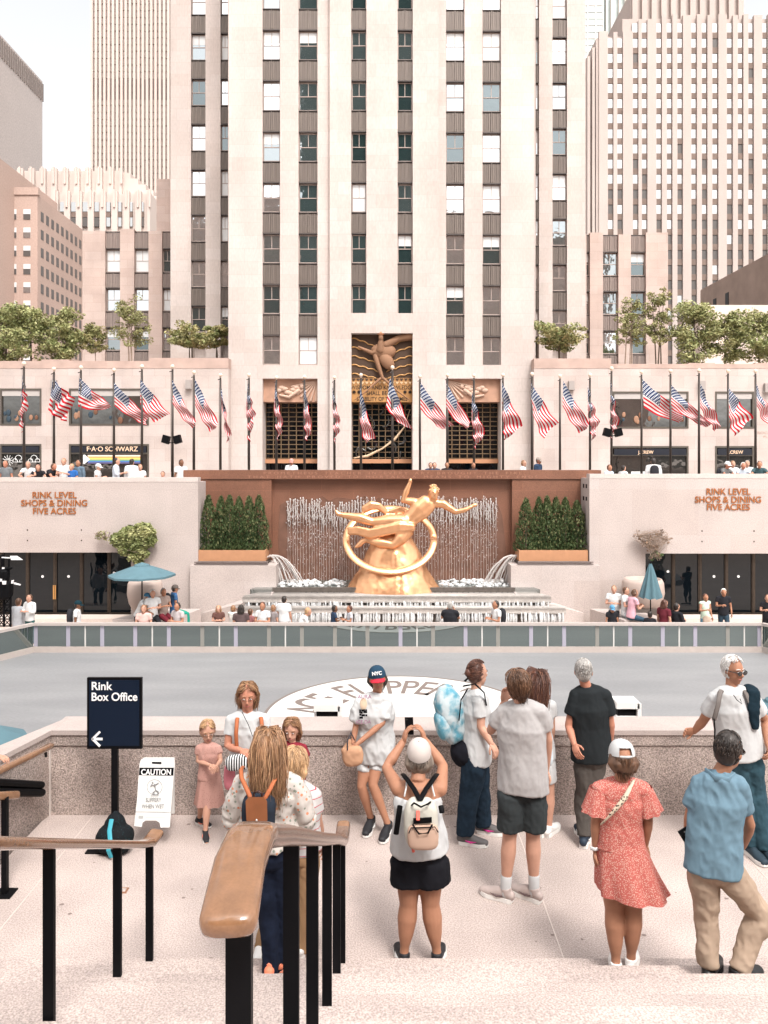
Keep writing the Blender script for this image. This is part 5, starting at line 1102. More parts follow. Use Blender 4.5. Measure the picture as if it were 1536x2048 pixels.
def hand(mb, w_, d, n, sc, curl=35, spread=.16, left=False):
    """palm plus five fingers; d = direction of the hand, n = palm normal (side the fingers close to)"""
    d = d.normalized(); n = (n - d * n.dot(d)).normalized(); s = d.cross(n) * (1 if left else -1)
    mb.ell(w_ + d * .048 * sc, d * .052 * sc, s * .040 * sc, n * .017 * sc, n=12, k=8, e=.85)
    for i, (off, L) in enumerate(((.028, .072), (.010, .082), (-.010, .076), (-.028, .060))):
        p = w_ + d * .084 * sc + s * off * sc; pts = [p - d * .02 * sc, p]; a = R(curl * .5 + i * 2)
        for k, l_ in enumerate((.45, .32, .23)):
            v = (d * math.cos(a) + n * math.sin(a) + s * off * spread * 8 * math.cos(a)).normalized(); p = p + v * L * l_ * sc; pts.append(p); a += R(curl * (.9, .8, .5)[k])
        mb.tube(pts, [.0095 * sc, .0092 * sc, .0085 * sc, .0078 * sc, .0062 * sc], n=7)
    p = w_ + d * .030 * sc + s * .032 * sc; t1 = (d * .65 + s * .6 + n * .35).normalized(); t2 = (d * .85 + s * .1 + n * .5).normalized()
    mb.tube([p - s * .02 * sc, p + t1 * .012 * sc, p + t1 * .036 * sc, p + t1 * .036 * sc + t2 * .030 * sc], [.012 * sc, .012 * sc, .0105 * sc, .008 * sc], n=7)
def body(t, J, c):
    """one continuous skin: torso, neck, head with features, arms, legs"""
    k, b = c['k'], c['b']; kb = k * b; m = MB(); pel, nk = J['pel'], J['neck']; up = (nk - pel).normalized(); sd_ = (J['sr'] - J['sl']).normalized(); hs = (J['hr'] - J['hl']).normalized()
    L = (nk - pel).length; fem = c.get('fem', 0); wst = .118 if fem else .135
    tp = [pel - up * .05 * k, pel + up * .03 * k, pel + up * L * .38, pel + up * L * .68, pel + up * L * .9]
    m.tube(tp, [(.145 * kb, .105 * kb), (.155 * kb, .11 * kb), (wst * kb, .092 * kb), (.148 * kb, .105 * kb), (.12 * kb, .078 * kb)], n=16, side=sd_, ck=.35)
    m.tube([J['sl'], J['sl'].lerp(J['sr'], .5) + up * .015 * k, J['sr']], [.050 * kb, .062 * kb, .050 * kb], n=10)
    f, s, u = c['hf']; H = J['head']; hk = c['hk']
    m.tube([nk - up * .03 * k, H - u * .07 * hk - f * .015 * hk], [.054 * kb ** .5 * k ** .5, .047 * k], n=12, ck=.15)
    m.ell(H + u * .018 * hk - f * .012 * hk, s * .074 * hk, f * .094 * hk, u * .100 * hk, n=20, k=14)
    m.ell(H - u * .048 * hk + f * .022 * hk, s * .054 * hk, f * .066 * hk, u * .066 * hk, n=16, k=12)
    m.ell(H - u * .098 * hk + f * .058 * hk, s * .022 * hk, f * .020 * hk, u * .018 * hk, n=10, k=8)
    m.tube([H + u * .012 * hk + f * .078 * hk, H - u * .024 * hk + f * .104 * hk, H - u * .032 * hk + f * .092 * hk], [.009 * hk, .0135 * hk, .012 * hk], n=8)
    for q in (-1, 1):
        m.ell(H + s * .076 * hk * q - u * .008 * hk - f * .008 * hk, s * .012 * hk, f * .019 * hk, u * .030 * hk, n=8, k=6)
        m.ell(H + s * .034 * hk * q + u * .026 * hk + f * .073 * hk, s * .022 * hk, f * .013 * hk, u * .007 * hk, n=8, k=6)
    ex = MB()
    for q in 'lr':
        S_, E, W_ = J['s' + q], J['e' + q], J['w' + q]
        m.tube([S_, S_.lerp(E, .35), E, E.lerp(W_, .3), W_], [.050 * kb, .046 * kb, .036 * kb, .038 * kb, .0245 * k * b ** .5], n=12)
        g_ = J.get('ground' + q)
        if g_ is not None: J['t' + q].z = min(J['t' + q].z, g_ + .025 * k); J['a' + q].z = min(J['a' + q].z, g_ + .095 * k)
        Hp, K, A = J['h' + q], J['k' + q], J['a' + q]; lg = c.get('leg', 1.08) * kb
        m.tube([Hp + up * .02, Hp.lerp(K, .3), Hp.lerp(K, .8), K, K.lerp(A, .28), K.lerp(A, .6), K.lerp(A, .85), A], [.080 * kb, .076 * lg, .058 * lg, .051 * lg, .056 * lg, .043 * lg, .034 * k, .033 * k], n=14, ck=.5)
        T_ = J['t' + q]; m.tube([A - (T_ - A) * .10 - V((0, 0, .02 * k)), A.lerp(T_, .5) - V((0, 0, .012 * k)), T_], [.030 * k, (.032 * k, .020 * k), (.030 * k, .012 * k)], n=10, side=(T_ - A).cross(V((0, 0, 1))))
        hd = J.get('hd' + q) or (W_ - E).normalized(); pn = J.get('pn' + q) or (V((0, -.3, 0)) + (pel - W_).normalized())
        hand(ex, W_ - hd * .012 * k, hd, pn, k * 1.0, c.get('curl', 35), left=(q == 'l'))
    return organic(m, 'body', SK[c.get('skin', 'fair')], t, voxel=c['vox'], it=2, extra=ex)
def face(t, J, c, par):
    f, s, u = c['hf']; H = J['head']; hk = c['hk']
    for q in (-1, 1):
        a = MB(); p = H + s * .031 * hk * q + u * .008 * hk + f * .0815 * hk; a.ell(p, s * .0105 * hk, f * .007 * hk, u * .0042 * hk, n=10, k=6); a.ell(p + f * .0035 * hk, s * .0062 * hk, f * .0045 * hk, u * .0048 * hk, n=8, k=6, m=1); a.build('eye', [EYEW, IRIS], par, smooth=True)
        if c.get('brow', 1): a = MB(); p = H + s * .032 * hk * q + u * .033 * hk + f * .083 * hk; a.tube([p - s * .018 * hk * q, p + u * .004 * hk, p + s * .018 * hk * q - f * .012 * hk - u * .002 * hk], .0032 * hk, n=5); a.build('eyebrow', c['hair'][0], par, smooth=True)
    a = MB(); p = H - u * .058 * hk + f * .088 * hk; sm = c.get('smile', 0) * .006 * hk
    a.tube([p - s * .023 * hk - f * .010 * hk + u * sm, p - u * .001 * hk, p + s * .023 * hk - f * .010 * hk + u * sm], [.0028 * hk, .0062 * hk, .0028 * hk], n=6); a.build('mouth', LIP, par, smooth=True)
def glasses(J, c, par, mat=None, dark=False):
    f, s, u = c['hf']; H = J['head']; hk = c['hk']; a = MB(); mat = mat or M('thin metal frame', (.25, .16, .10), .3, metal=.7)
    for q in (-1, 1):
        p = H + s * .033 * hk * q + u * .004 * hk + f * .098 * hk
        a.tube([p + s * math.cos(v) * .024 * hk + u * math.sin(v) * .020 * hk for v in [i * math.pi / 7 for i in range(15)]], .0018 * hk if not dark else .003 * hk, n=5)
        if dark: a.ell(p, s * .026 * hk, f * .004 * hk, u * .019 * hk, n=12, k=6)
        a.tube([p + s * .024 * hk * q + u * .006 * hk, H + s * .084 * hk * q + u * .01 * hk + f * .04 * hk, H + s * .086 * hk * q + u * .004 * hk - f * .01 * hk], .0022 * hk if not dark else .004 * hk, n=5)
    a.tube([H + s * -.010 * hk + u * .006 * hk + f * .102 * hk, H + s * .010 * hk + u * .006 * hk + f * .102 * hk], .0018 * hk, n=5); return a.build('glasses', DARKL if dark else mat, par, smooth=True)
HM = {}
def hairmats(nm, c1, c2):
    if nm not in HM: HM[nm] = [M('hair ' + nm, c1, .45, var=.35, vs=30, st=(1, 1, .25), spec=.5), M('hair light ' + nm, c2, .45, spec=.5), M('hair dark ' + nm, tuple(x * .65 for x in c1), .5)]
    return HM[nm]
def hair(t, J, c, par, style='short', length=.05, n=380, seed=0, vol=1.0, under=False):
    """shell over the scalp plus several hundred tapered locks"""
    f, s, u = c['hf']; H = J['head']; hk = c['hk']; r = random.Random(seed); m = MB(); C0 = H + u * .022 * hk - f * .014 * hk
    rx, ry, rz = .080 * hk * vol, .100 * hk * vol, .106 * hk * vol
    if not under: m.ell(C0 + u * .008 * hk - f * .022 * hk, s * rx * .98, f * ry * .74, u * rz * .93, n=20, k=14)
    m.ell(C0 - f * .032 * hk - u * .030 * hk, s * rx * .92, f * ry * .62, u * rz * .78, n=16, k=10)
    if style == 'long':
        for q in (-1, 1): m.tube([C0 + s * rx * .8 * q - f * .02 * hk, C0 + s * rx * .95 * q - f * .035 * hk - u * length * .4, C0 + s * rx * .8 * q - f * .05 * hk - u * (length * .75)], [.03 * hk, .035 * hk, .02 * hk], n=8)
        m.tube([C0 - f * .06 * hk, C0 - f * .078 * hk - u * length * .4, C0 - f * .078 * hk - u * length * .75], [(.060 * hk, .02 * hk), (.070 * hk, .02 * hk), (.05 * hk, .012 * hk)], n=12, side=s)
    if style == 'bun': m.ell(C0 - f * .10 * hk - u * .01 * hk, s * .042 * hk, f * .035 * hk, u * .045 * hk)
    if style == 'pony': m.tube([C0 - f * .10 * hk - u * .02 * hk, C0 - f * .12 * hk - u * .08 * hk, C0 - f * .09 * hk - u * .16 * hk], [.022 * hk, .024 * hk, .012 * hk], n=8)
    ex = MB(); n = int(n * (2.3 if c['vox'] < .015 else 1))
    for i in range(n):
        an = r.uniform(0, 2 * math.pi); el = r.uniform(-.75, 1) if style != 'long' else r.uniform(-.6, 1); ce = math.sqrt(max(0, 1 - el * el))
        d = s * math.cos(an) * ce + f * math.sin(an) * ce + u * el
        if d.dot(f) > .25 and d.dot(u) < .74: continue
        if under and d.dot(u) > .1: continue
        p = C0 + s * d.dot(s) * rx + f * d.dot(f) * ry + u * d.dot(u) * rz; L_ = length * r.uniform(.65, 1.1); ns = 6; pts = [p]
        part = s * (1 if d.dot(s) > 0 else -1); st_ = L_ / ns; wv = r.uniform(0, 6); w_a = c.get('wave', .12)
        for k in range(ns):
            q = pts[-1]; rel = q - C0; nx, ny, nz = rel.dot(s) / rx, rel.dot(f) / ry, rel.dot(u) / rz; rr_ = math.sqrt(nx * nx + ny * ny + nz * nz)
            out = (s * nx / rx + f * ny / ry + u * nz / rz).normalized(); v = -u * 1.0 - f * .25 + part * .35 * max(0, nz) + V((r.gauss(0, w_a), r.gauss(0, w_a), r.gauss(0, w_a))) + s * math.sin(wv + k * 1.7) * w_a
            if style == 'bun': v = -f * 1.0 - u * .1
            if rr_ < 1.15: v = v - out * v.dot(out) + out * .08
            q = q + v.normalized() * st_; rel = q - C0; nx, ny, nz = rel.dot(s) / rx, rel.dot(f) / ry, rel.dot(u) / rz; rr_ = math.sqrt(nx * nx + ny * ny + nz * nz)
            if rr_ < 1.03: q = C0 + rel * (1.03 / max(rr_, .2))
            rel = q - C0
            if rel.dot(f) > .30 * ry and rel.dot(u) < .50 * rz: q = q + s * ((1 if rel.dot(s) > 0 else -1) * rx * 1.0 - rel.dot(s)) - f * max(0, rel.dot(f) - .35 * ry)
            pts.append(q)
        w0 = r.uniform(.0020, .0042) * hk; ex.tube(pts, [w0, w0 * 1.1, w0, w0 * .9, w0 * .7, w0 * .5, w0 * .2], n=4, m=r.choice((0, 0, 0, 1, 2)), caps=False)
    return organic(m, 'hair', c['hair'], par, voxel=.008 * hk if c['vox'] < .015 else .02, it=2, disp=.005 * hk, freq=30, st=(1, 1, .3), extra=ex)
def cap(t, J, c, par, mat, brim, strap=False, back=False):
    f, s, u = c['hf']; H = J['head']; hk = c['hk']; C0 = H + u * .040 * hk - f * .012 * hk; vs = []; n, kk = 24, 8; m = MB()
    for j in range(kk + 1):
        th = math.pi / 2 * j / kk * 1.0
        for i in range(n):
            an = 2 * math.pi * i / n; vs.append(C0 + (s * math.cos(an) * .089 * hk + f * math.sin(an) * .107 * hk) * math.cos(th) ** .8 + u * (math.sin(th) * .104 * hk - .012 * hk))
    fs = [(j * n + i, j * n + (i + 1) % n, (j + 1) * n + (i + 1) % n, (j + 1) * n + i) for j in range(kk) for i in range(n) if not (strap and j < 3 and abs((i + .5) / n - .75) < .07)]
    m.add(vs, fs); m.ell(C0 + u * .093 * hk, s * .008 * hk, f * .008 * hk, u * .005 * hk, n=8, k=5)
    if strap: m.tube([C0 + s * (x_ * .030 * hk) - f * math.sqrt(max(0, 1 - (x_ * .34) ** 2)) * .108 * hk - u * .008 * hk for x_ in (-1.3, -.6, 0, .6, 1.3)], (.008 * hk, .003 * hk), n=6, side=u)
    h_ = m.build('cap', mat, par, smooth=True); m = MB(); rows = []
    for j in range(5):
        for i in range(11):
            x_ = (i / 10 - .5) * 2; d = j / 4; fw = (.104 * math.sqrt(max(0, 1 - (x_ * .80) ** 2)) + d * .072 * math.sqrt(max(0, 1 - x_ ** 2 * .92))) * hk
            rows.append(C0 + s * x_ * .072 * hk + f * fw - u * (.012 * hk + .018 * hk * d + .014 * hk * x_ * x_))
    m.add(rows + [p - u * .005 * hk for p in rows], [(j * 11 + i, j * 11 + i + 1, (j + 1) * 11 + i + 1, (j + 1) * 11 + i) for j in range(4) for i in range(10)] + [(55 + (j + 1) * 11 + i, 55 + (j + 1) * 11 + i + 1, 55 + j * 11 + i + 1, 55 + j * 11 + i) for j in range(4) for i in range(10)])
    m.build('brim', brim, h_, smooth=True); return h_
def shirt(t, J, c, mat, sleeve=.5, hem=.10, loose=1.0, name='shirt', disp=.015, neck=1.0, forearm=False):
    k, b = c['k'], c['b']; kb = k * b * loose; pel, nk = J['pel'], J['neck']; up = (nk - pel).normalized(); sd_ = (J['sr'] - J['sl']).normalized(); L = (nk - pel).length; m = MB(); wst = .135 if c.get('fem') else .15
    m.tube([pel - up * hem * k, pel + up * .02 * k, pel + up * L * .4, pel + up * L * .68, pel + up * L * .9], [(.178 * kb, .130 * kb), (.176 * kb, .128 * kb), ((wst + .015) * kb, .112 * kb), (.168 * kb, .124 * kb), (.135 * k * b, .092 * k * b)], n=20, side=sd_, ck=.12)
    m.tube([pel + up * L * .80, pel + up * L * .95, nk + up * .004 * k], [(.152 * k * b, .114 * k * b), (.114 * k * b, .100 * k * b), (.070 * k * b ** .5, .066 * k * b ** .5)], n=16, side=sd_, caps=False)
    cr_ = [nk - up * .004 * k + sd_ * math.cos(a_) * .070 * k * b ** .5 + up.cross(sd_) * math.sin(a_) * .064 * k * b ** .5 for a_ in [i_ * math.pi / 7 for i_ in range(15)]]; m.tube(cr_, .013 * k, n=8)
    m.tube([J['sl'], J['sl'].lerp(J['sr'], .5) + up * .012 * k, J['sr']], [.066 * k * b, .078 * k * b, .066 * k * b], n=12)
    for q in 'lr':
        S_, E = J['s' + q], J['e' + q]; m.tube([nk - up * .035 * k, S_.lerp(nk, .45) - up * .012 * k, S_], [.070 * k * b ** .5, .070 * k * b, .062 * k * b], n=12)
        if sleeve > 0: e2 = S_.lerp(E, min(sleeve, 1)); m.tube([S_, S_.lerp(e2, .5), e2], [.063 * k * b, .064 * kb, .062 * kb if sleeve < 1 else .052 * kb], n=14, ck=.12)
        if sleeve > 1: W_ = J['w' + q]; m.tube([E, E.lerp(W_, sleeve - 1)], [.052 * kb, .040 * kb], n=12, ck=.2)
    return organic(m, name, mat, t, voxel=max(c['vox'], .009), it=3, disp=disp * (1 if c['vox'] < .015 else .3), freq=7, st=(1, 1, .6))
def trousers(t, J, c, mat, length=1.0, loose=1.0, name='trousers', flare=1.0, disp=.014):
    k, b = c['k'], c['b']; kb = k * b; pel, nk = J['pel'], J['neck']; up = (nk - pel).normalized(); hs = (J['hr'] - J['hl']).normalized(); m = MB()
    m.tube([pel - up * .05 * k, pel + up * .06 * k, pel + up * .10 * k], [(.160 * kb, .122 * kb), (.158 * kb, .118 * kb), (.145 * kb, .108 * kb)], n=18, side=hs)
    for q in 'lr':
        Hp, K, A = J['h' + q], J['k' + q], J['a' + q]; pts = [Hp + up * .02 * k]; rd = [.088 * kb]; segs = [(Hp, K), (K, A)]; tot = length * 2
        for i in range(1, 9):
            u_ = i / 8 * tot; p = Hp.lerp(K, min(u_, 1)) if u_ <= 1 else K.lerp(A, u_ - 1); base = .086 + (.060 - .086) * min(u_, 1) if u_ <= 1 else .060 + (.046 - .060) * (u_ - 1)
            pts.append(p); rd.append((base + .008) * kb * loose * (1 + (flare - 1) * i / 8))
        m.tube(pts, rd, n=14, ck=.12)
    return organic(m, name, mat, t, voxel=max(c['vox'], .009), it=3, disp=disp * (1 if c['vox'] < .015 else .3), freq=8, st=(1, 1, .8))
def skirt(t, J, c, mat, top=.06, drop=.45, r0=.15, r1=.26, shift=(0, 0, 0), folds=9, name='skirt', hemtilt=(0, 0)):
    k, b = c['k'], c['b']; pel = J['pel']; up = V((0, 0, 1)); s = (J['hr'] - J['hl']).normalized(); f = up.cross(s); m = MB(); n, rows = 56, 14; vs = []; sh = V(shift)
    for j in range(rows + 1):
        u = j / rows
        for i in range(n):
            q = 2 * math.pi * i / n; r = (r0 + (r1 - r0) * u ** .9) * k * b; w_ = 1 + .07 * u * math.sin(folds * q + 1.3 * u) + .035 * u * math.sin(folds * 1.7 * q + 2)
            z = top * k - (top + drop) * k * u + u * u * (hemtilt[0] * math.cos(q) + hemtilt[1] * math.sin(q)); vs.append(pel + s * math.cos(q) * r * w_ + f * math.sin(q) * r * .78 * w_ + V((0, 0, z)) + sh * u * u)
    m.add(vs, [(j * n + i, (j + 1) * n + i, (j + 1) * n + (i + 1) % n, j * n + (i + 1) % n) for j in range(rows) for i in range(n)]); m.add([v for v in vs[:n]], [tuple(range(n))])
    return m.build(name, mat, t, smooth=True)
def shoe(t, J, c, mat, sole=SOLE, side='lr', accent=None, sc=1.0):
    k = c['k'] * sc
    for q in side:
        A, T_ = J['a' + q], J['t' + q]; d = (T_ - A); d.z = 0; d = d.normalized() if d.length > .02 else V((0, 1, 0)); sd_ = d.cross(V((0, 0, 1))); g = min(A.z - .065 * k, T_.z - .02 * k)
        if c.get('flat', 1): g = J['ground' + q] if 'ground' + q in J else g
        hl = V((A.x, A.y, g)) - d * .055 * k; L_ = .265 * k; m = MB(); P_ = lambda u, z: hl + d * L_ * u + V((0, 0, (z + .008) * k))
        m.tube([P_(.04, .045), P_(.2, .055), P_(.42, .05), P_(.68, .036), P_(.92, .030)], [(.034 * k, .036 * k), (.036 * k, .046 * k), (.040 * k, .046 * k), (.047 * k, .034 * k), (.037 * k, .027 * k)], n=14, side=sd_)
        m.tube([P_(.16, .05), V((A.x, A.y, g + .105 * k)) - d * .004], [.040 * k, .044 * k], n=12, ck=.1)
        o = organic(m, 'shoe', mat, t, voxel=max(.007, c['vox'] * .8), it=1)
        m = MB(); prof = [(0, .030), (.10, .036), (.35, .034), (.55, .042), (.75, .047), (.92, .036), (1.0, .016)]; vs = []
        ring_ = [(u, w_) for u, w_ in prof] + [(u, -w_) for u, w_ in prof[::-1]]; nn_ = len(ring_)
        for z in (-.006, .026): vs += [P_(u, z + (.006 if u > .9 else 0)) + sd_ * w_ * k for u, w_ in ring_]
        m.add(vs, [tuple(range(nn_))[::-1], tuple(range(nn_, 2 * nn_))] + [(i, (i + 1) % nn_, (i + 1) % nn_ + nn_, i + nn_) for i in range(nn_)]); m.build('sole', sole, o)
        if accent:
            for s2 in (-1, 1): m = MB(); m.tube([P_(.25, .045) + sd_ * .039 * k * s2, P_(.42, .035) + sd_ * .043 * k * s2, P_(.62, .046) + sd_ * .042 * k * s2], [.004 * k, .009 * k, .002 * k], n=5); m.build('side_mark', accent, o)
def strap(t, pts, w_, mat, name='strap', th=.006, side=(1, 0, 0)): m = MB(); m.tube(pts, [(w_, th)] * len(pts), n=6, side=side); return m.build(name, mat, t, smooth=True)
def near(D, spec):
    """joints given as photograph pixels at depth D (+ optional depth offset)"""
    J = {}
    for k_, v in spec.items(): J[k_] = P(v[0], v[1], D + (v[2] if len(v) > 2 else 0))
    return J
def ctx(k, b, yaw, pitch=0, roll=0, vox=.0085, hk=None, **kw): return dict(k=k, b=b, hf=headframe(yaw, pitch, roll), hk=hk or (.55 + .45 * k), vox=vox, **kw)
# ---- posed figures from metric presets (small background people)
def preset(x, y, z, h, yaw, pose='stand', arm='down', lean=0, hz=.47):
    k = h / 1.72; s = R(yaw); f = V((math.sin(s), math.cos(s), 0)); r = V((math.cos(s), -math.sin(s), 0)); o = V((x, y, z)); U = V((0, 0, 1))
    q = lambda a, b_, c_: o + r * a * k + f * b_ * k + U * c_ * k
    J = {}
    if pose == 'sit':
        kz = max(hz + .03, .44) if hz < .5 else hz - .1; ky = math.sqrt(max(.02, .43 ** 2 - (kz - hz) ** 2)); J.update(pel=q(0, 0, hz + .05), hl=q(-.09, .02, hz), hr=q(.09, .02, hz), kl=q(-.11, ky, kz), kr=q(.11, ky, kz), al=q(-.10, ky + .05, .08), ar=q(.10, ky + .02, .08), tl=q(-.11, ky + .22, .02), tr=q(.11, ky + .2, .02)); tz = hz + .07
    elif pose == 'walk': J.update(pel=q(0, 0, .95), hl=q(-.09, 0, .90), hr=q(.09, 0, .90), kl=q(-.09, .2, .50), kr=q(.09, -.02, .48), al=q(-.09, .22, .08), ar=q(.09, -.28, .12), tl=q(-.09, .42, .03), tr=q(.09, -.14, .03)); tz = .97
    else: J.update(pel=q(0, 0, .95), hl=q(-.09, 0, .90), hr=q(.09, 0, .90), kl=q(-.11, .01, .49), kr=q(.11, .01, .49), al=q(-.12, -.01, .08), ar=q(.12, -.01, .08), tl=q(-.15, .18, .02), tr=q(.15, .18, .02)); tz = .97
    b0 = lean; sp_ = lambda a, b_, c_: q(a, b_ + b0 * c_, tz + c_ * math.sqrt(max(.1, 1 - b0 * b0)))
    J.update(neck=sp_(0, 0, .52), sl=sp_(-.18, 0, .47), sr=sp_(.18, 0, .47), head=sp_(0, .04 + .05 * b0, .655))
    for n_, g in (('l', -1), ('r', 1)):
        S_ = J['s' + n_]
        if arm == 'down' or (arm == 'one' and g < 0): e_, w_ = S_ + (r * .05 * g - U * .29) * k, S_ + (r * .06 * g + f * .08 - U * .53) * k
        elif arm == 'front' or (arm == 'one'): e_, w_ = S_ + (r * .06 * g + f * .05 - U * .27) * k, S_ + (-r * .08 * g + f * .27 - U * .20) * k
        elif arm == 'face': e_, w_ = S_ + (r * .08 * g + f * .16 - U * .20) * k, S_ + (-r * .09 * g + f * .24 + U * .08) * k
        elif arm == 'rail': e_, w_ = S_ + (r * .10 * g + f * .20 - U * .20) * k, S_ + (-r * .02 * g + f * .42 - U * .22) * k
        elif arm == 'hip': e_, w_ = S_ + (r * .22 * g - f * .04 - U * .22) * k, S_ + (r * .02 * g + f * .06 - U * .42) * k
        else: e_, w_ = S_ + (r * .03 * g + f * .12 - U * .24) * k, S_ + (f * .36 - U * .34) * k
        J['e' + n_] = e_; J['w' + n_] = w_
    return J, k
CM = {}
def cloth(rgb):
    nm = 'cloth %.2f %.2f %.2f' % rgb
    return M(nm, tuple(min(x, .62) for x in rgb), .9, var=.10, vs=6, spec=.1)
FARK = 1.42
def small(label, px, pfoot, D, h, yaw, top, bot, hairc, z=None, pose='stand', arm='down', skin='fair', lean=0, extra=None, hlen=.05, fem=0, sleeve=.5, short=False, hyaw=None, bld=1.0, group=None, hat=None, skirt_=False):
    x = X(px, D); ztop = z + h; z0 = 1.18 if z > 0 else -4.34; kid = .76 if ('child' in label or 'boy' in label) else 1; k = FARK * kid; cl = math.sqrt(1 - lean * lean)
    if ztop - z0 >= 1.45 * k * (1 if not lean else .8) and pose != 'sit': k = (ztop - z0) / (.97 + .78 * cl); J, k = preset(x, D, z0, 1.72 * k, yaw, pose, arm, lean)
    else: J, k = preset(x, D, z0, 1.72 * k, yaw, 'sit', arm, lean, hz=min(.75, max(.10, (ztop - z0) / k - .07 - .78 * cl)))
    t = thing('person', label, 'person', (x, D, z0), group); c = ctx(k, bld, yaw if hyaw is None else hyaw, -8, vox=.030, skin=skin, fem=fem, hair=HAIRC[hairc], hk=1.06 * (FARK * .45 + .55 * k))
    b_ = body(t, J, c); shirt(t, J, c, cloth(top), sleeve=sleeve, hem=.08)
    if skirt_: skirt(t, J, c, cloth(bot), folds=7)
    else: trousers(t, J, c, cloth(bot), length=.42 if short else .97, name='shorts' if short else 'trousers')
    hair(t, J, c, b_, 'long' if hlen > .1 else 'short', hlen, n=70, seed=int(px))
    if hat: cap(t, J, c, b_, cloth(hat), cloth(hat))
    for q in 'lr':
        m = MB(); A, T_ = J['a' + q], J['t' + q]; m.tube([A - (T_ - A) * .2 - V((0, 0, .03 * k)), T_], [(.045 * k, .035 * k), (.042 * k, .02 * k)], n=8, side=(T_ - A).cross(V((0, 0, 1)))); m.build('shoe', cloth((.08, .07, .07) if int(px) % 2 else (.6, .58, .56)), t, smooth=True)
    if extra == 'pack': m = MB(); f = V((math.sin(R(yaw)), math.cos(R(yaw)), 0)); r_ = V((f.y, -f.x, 0)); m.ell(J['pel'].lerp(J['neck'], .62) - f * .2 * k, r_ * .15 * k, f * .09 * k, V((0, 0, .23 * k)), e=.7); m.build('backpack', cloth((.03, .03, .035)), t, smooth=True)
    if extra == 'bag': m = MB(); m.ell(J['hr'] + V((.12, -.1, -.05)), (.17, 0, 0), (0, .07, 0), (0, 0, .18), e=.6); m.build('bag', cloth((.45, .35, .28)), t, smooth=True)
    return t
HAIRC = dict(dark=hairmats('dark', (.022, .015, .012), (.06, .04, .03)), brown=hairmats('brown', (.10, .048, .026), (.20, .10, .055)), auburn=hairmats('auburn', (.085, .030, .018), (.17, .07, .04)), blond=hairmats('blond', (.45, .27, .14), (.58, .37, .21)), grey=hairmats('grey', (.32, .30, .28), (.55, .52, .50)), white=hairmats('white', (.68, .66, .64), (.85, .83, .8)), lightbrown=hairmats('lightbrown', (.27, .14, .07), (.40, .23, .12)), ash=hairmats('ash', (.20, .16, .13), (.42, .36, .31)))
# ================================================================= people on the landing
def gnd(J, z=0):
    J['groundl'] = z; J['groundr'] = z; return J
def start(label, D, spec, c, z=0, base=None):
    J = near(D, spec); J = gnd(J, z); b = J['al'].lerp(J['ar'], .5); t = thing('person', label, 'person', (b.x, b.y, z)); return t, J
CL = lambda n, col, **k: M(n, tuple(min(x, .50) for x in col), .9, spec=.1, **k)
# --- girl with glasses in a pink dress
c = ctx(.70, .92, 160, -14, hk=.90, skin='fair', fem=1, hair=HAIRC['blond'], wave=.05)
t, J = start('small blond girl with glasses in a pink dotted dress by the parapet', 7.5, dict(head=(415, 1463), neck=(417, 1488), sr=(399, 1498, -.02), sl=(436, 1497, .02), er=(396, 1522, -.03), wr=(421, 1531, -.16), el=(441, 1522, -.03), wl=(433, 1532, -.15), pel=(419, 1556), hr=(410, 1566), hl=(428, 1566), kr=(404, 1606, .08), ar=(399, 1632, .12), tr=(418, 1641, .06), kl=(414, 1612, -.08), al=(411, 1655, -.14), tl=(413, 1668, -.28)), c)
b = body(t, J, c); face(t, J, c, b); glasses(J, c, b); hair(t, J, c, b, 'pony', .07, n=420, seed=1, vol=.97)
PD = dots('pink dotted cloth', (.46, .26, .22), (.26, .11, .10), 75, .2)
shirt(t, J, c, PD, sleeve=.42, hem=.0, name='dress_top'); skirt(t, J, c, PD, top=.09, drop=.36, r0=.155, r1=.22, folds=8, name='dress_skirt')
shoe(t, J, c, M('black sneaker', (.015, .015, .018), .6), accent=M('coral tab', (.7, .2, .15), .6))
# --- mother with glasses
c = ctx(.97, .98, 172, -8, skin='ruddy', fem=1, hair=HAIRC['lightbrown'], smile=.3, wave=.16)
t, J = start('woman with round glasses and wavy hair in a white T-shirt behind the girls', 7.0, dict(head=(495, 1393), neck=(495, 1428), sr=(464, 1443), sl=(528, 1442), er=(455, 1492, -.05), wr=(484, 1502, -.2), el=(536, 1492, -.05), wl=(510, 1507, -.2), pel=(492, 1535), hr=(477, 1545), hl=(508, 1545), kr=(473, 1630), ar=(473, 1708), tr=(470, 1722, -.16), kl=(512, 1630), al=(514, 1708), tl=(518, 1722, -.16)), c)
b = body(t, J, c); face(t, J, c, b); glasses(J, c, b); hair(t, J, c, b, 'long', .20, n=420, seed=2, vol=1.03)
shirt(t, J, c, CL('white tee', (.78, .77, .76)), sleeve=.55, hem=.06); trousers(t, J, c, CL('black leggings', (.015, .015, .018)), name='trousers'); shoe(t, J, c, M('black sneaker', (.015, .015, .018), .6))
for q, px in ((1, 477), (-1, 520)): strap(t, [P(px, 1428, 7.08), P(px - q * 3, 1440, 6.86), P(px - q * 5, 1470, 6.84), P(px - q * 3, 1500, 6.86)], .018, M('rust strap', (.38, .11, .04), .7))
strap(t, [P(484, 1424, 6.9), P(497, 1450, 6.84), P(505, 1472, 6.84)], .003, BLACK, name='necklace')
m = MB(); m.ell(P(474, 1525, 6.72), (.10, 0, .01), (0, .05, 0), (-.01, 0, .065), e=.6, n=16); bg_ = m.build('bag', stripes('zebra cloth', (.7, .7, .7), (.015, .015, .015), .022, .55, axis=0), None, smooth=True, label='black and white striped pouch held at the waist of the woman with glasses', cat='bag')
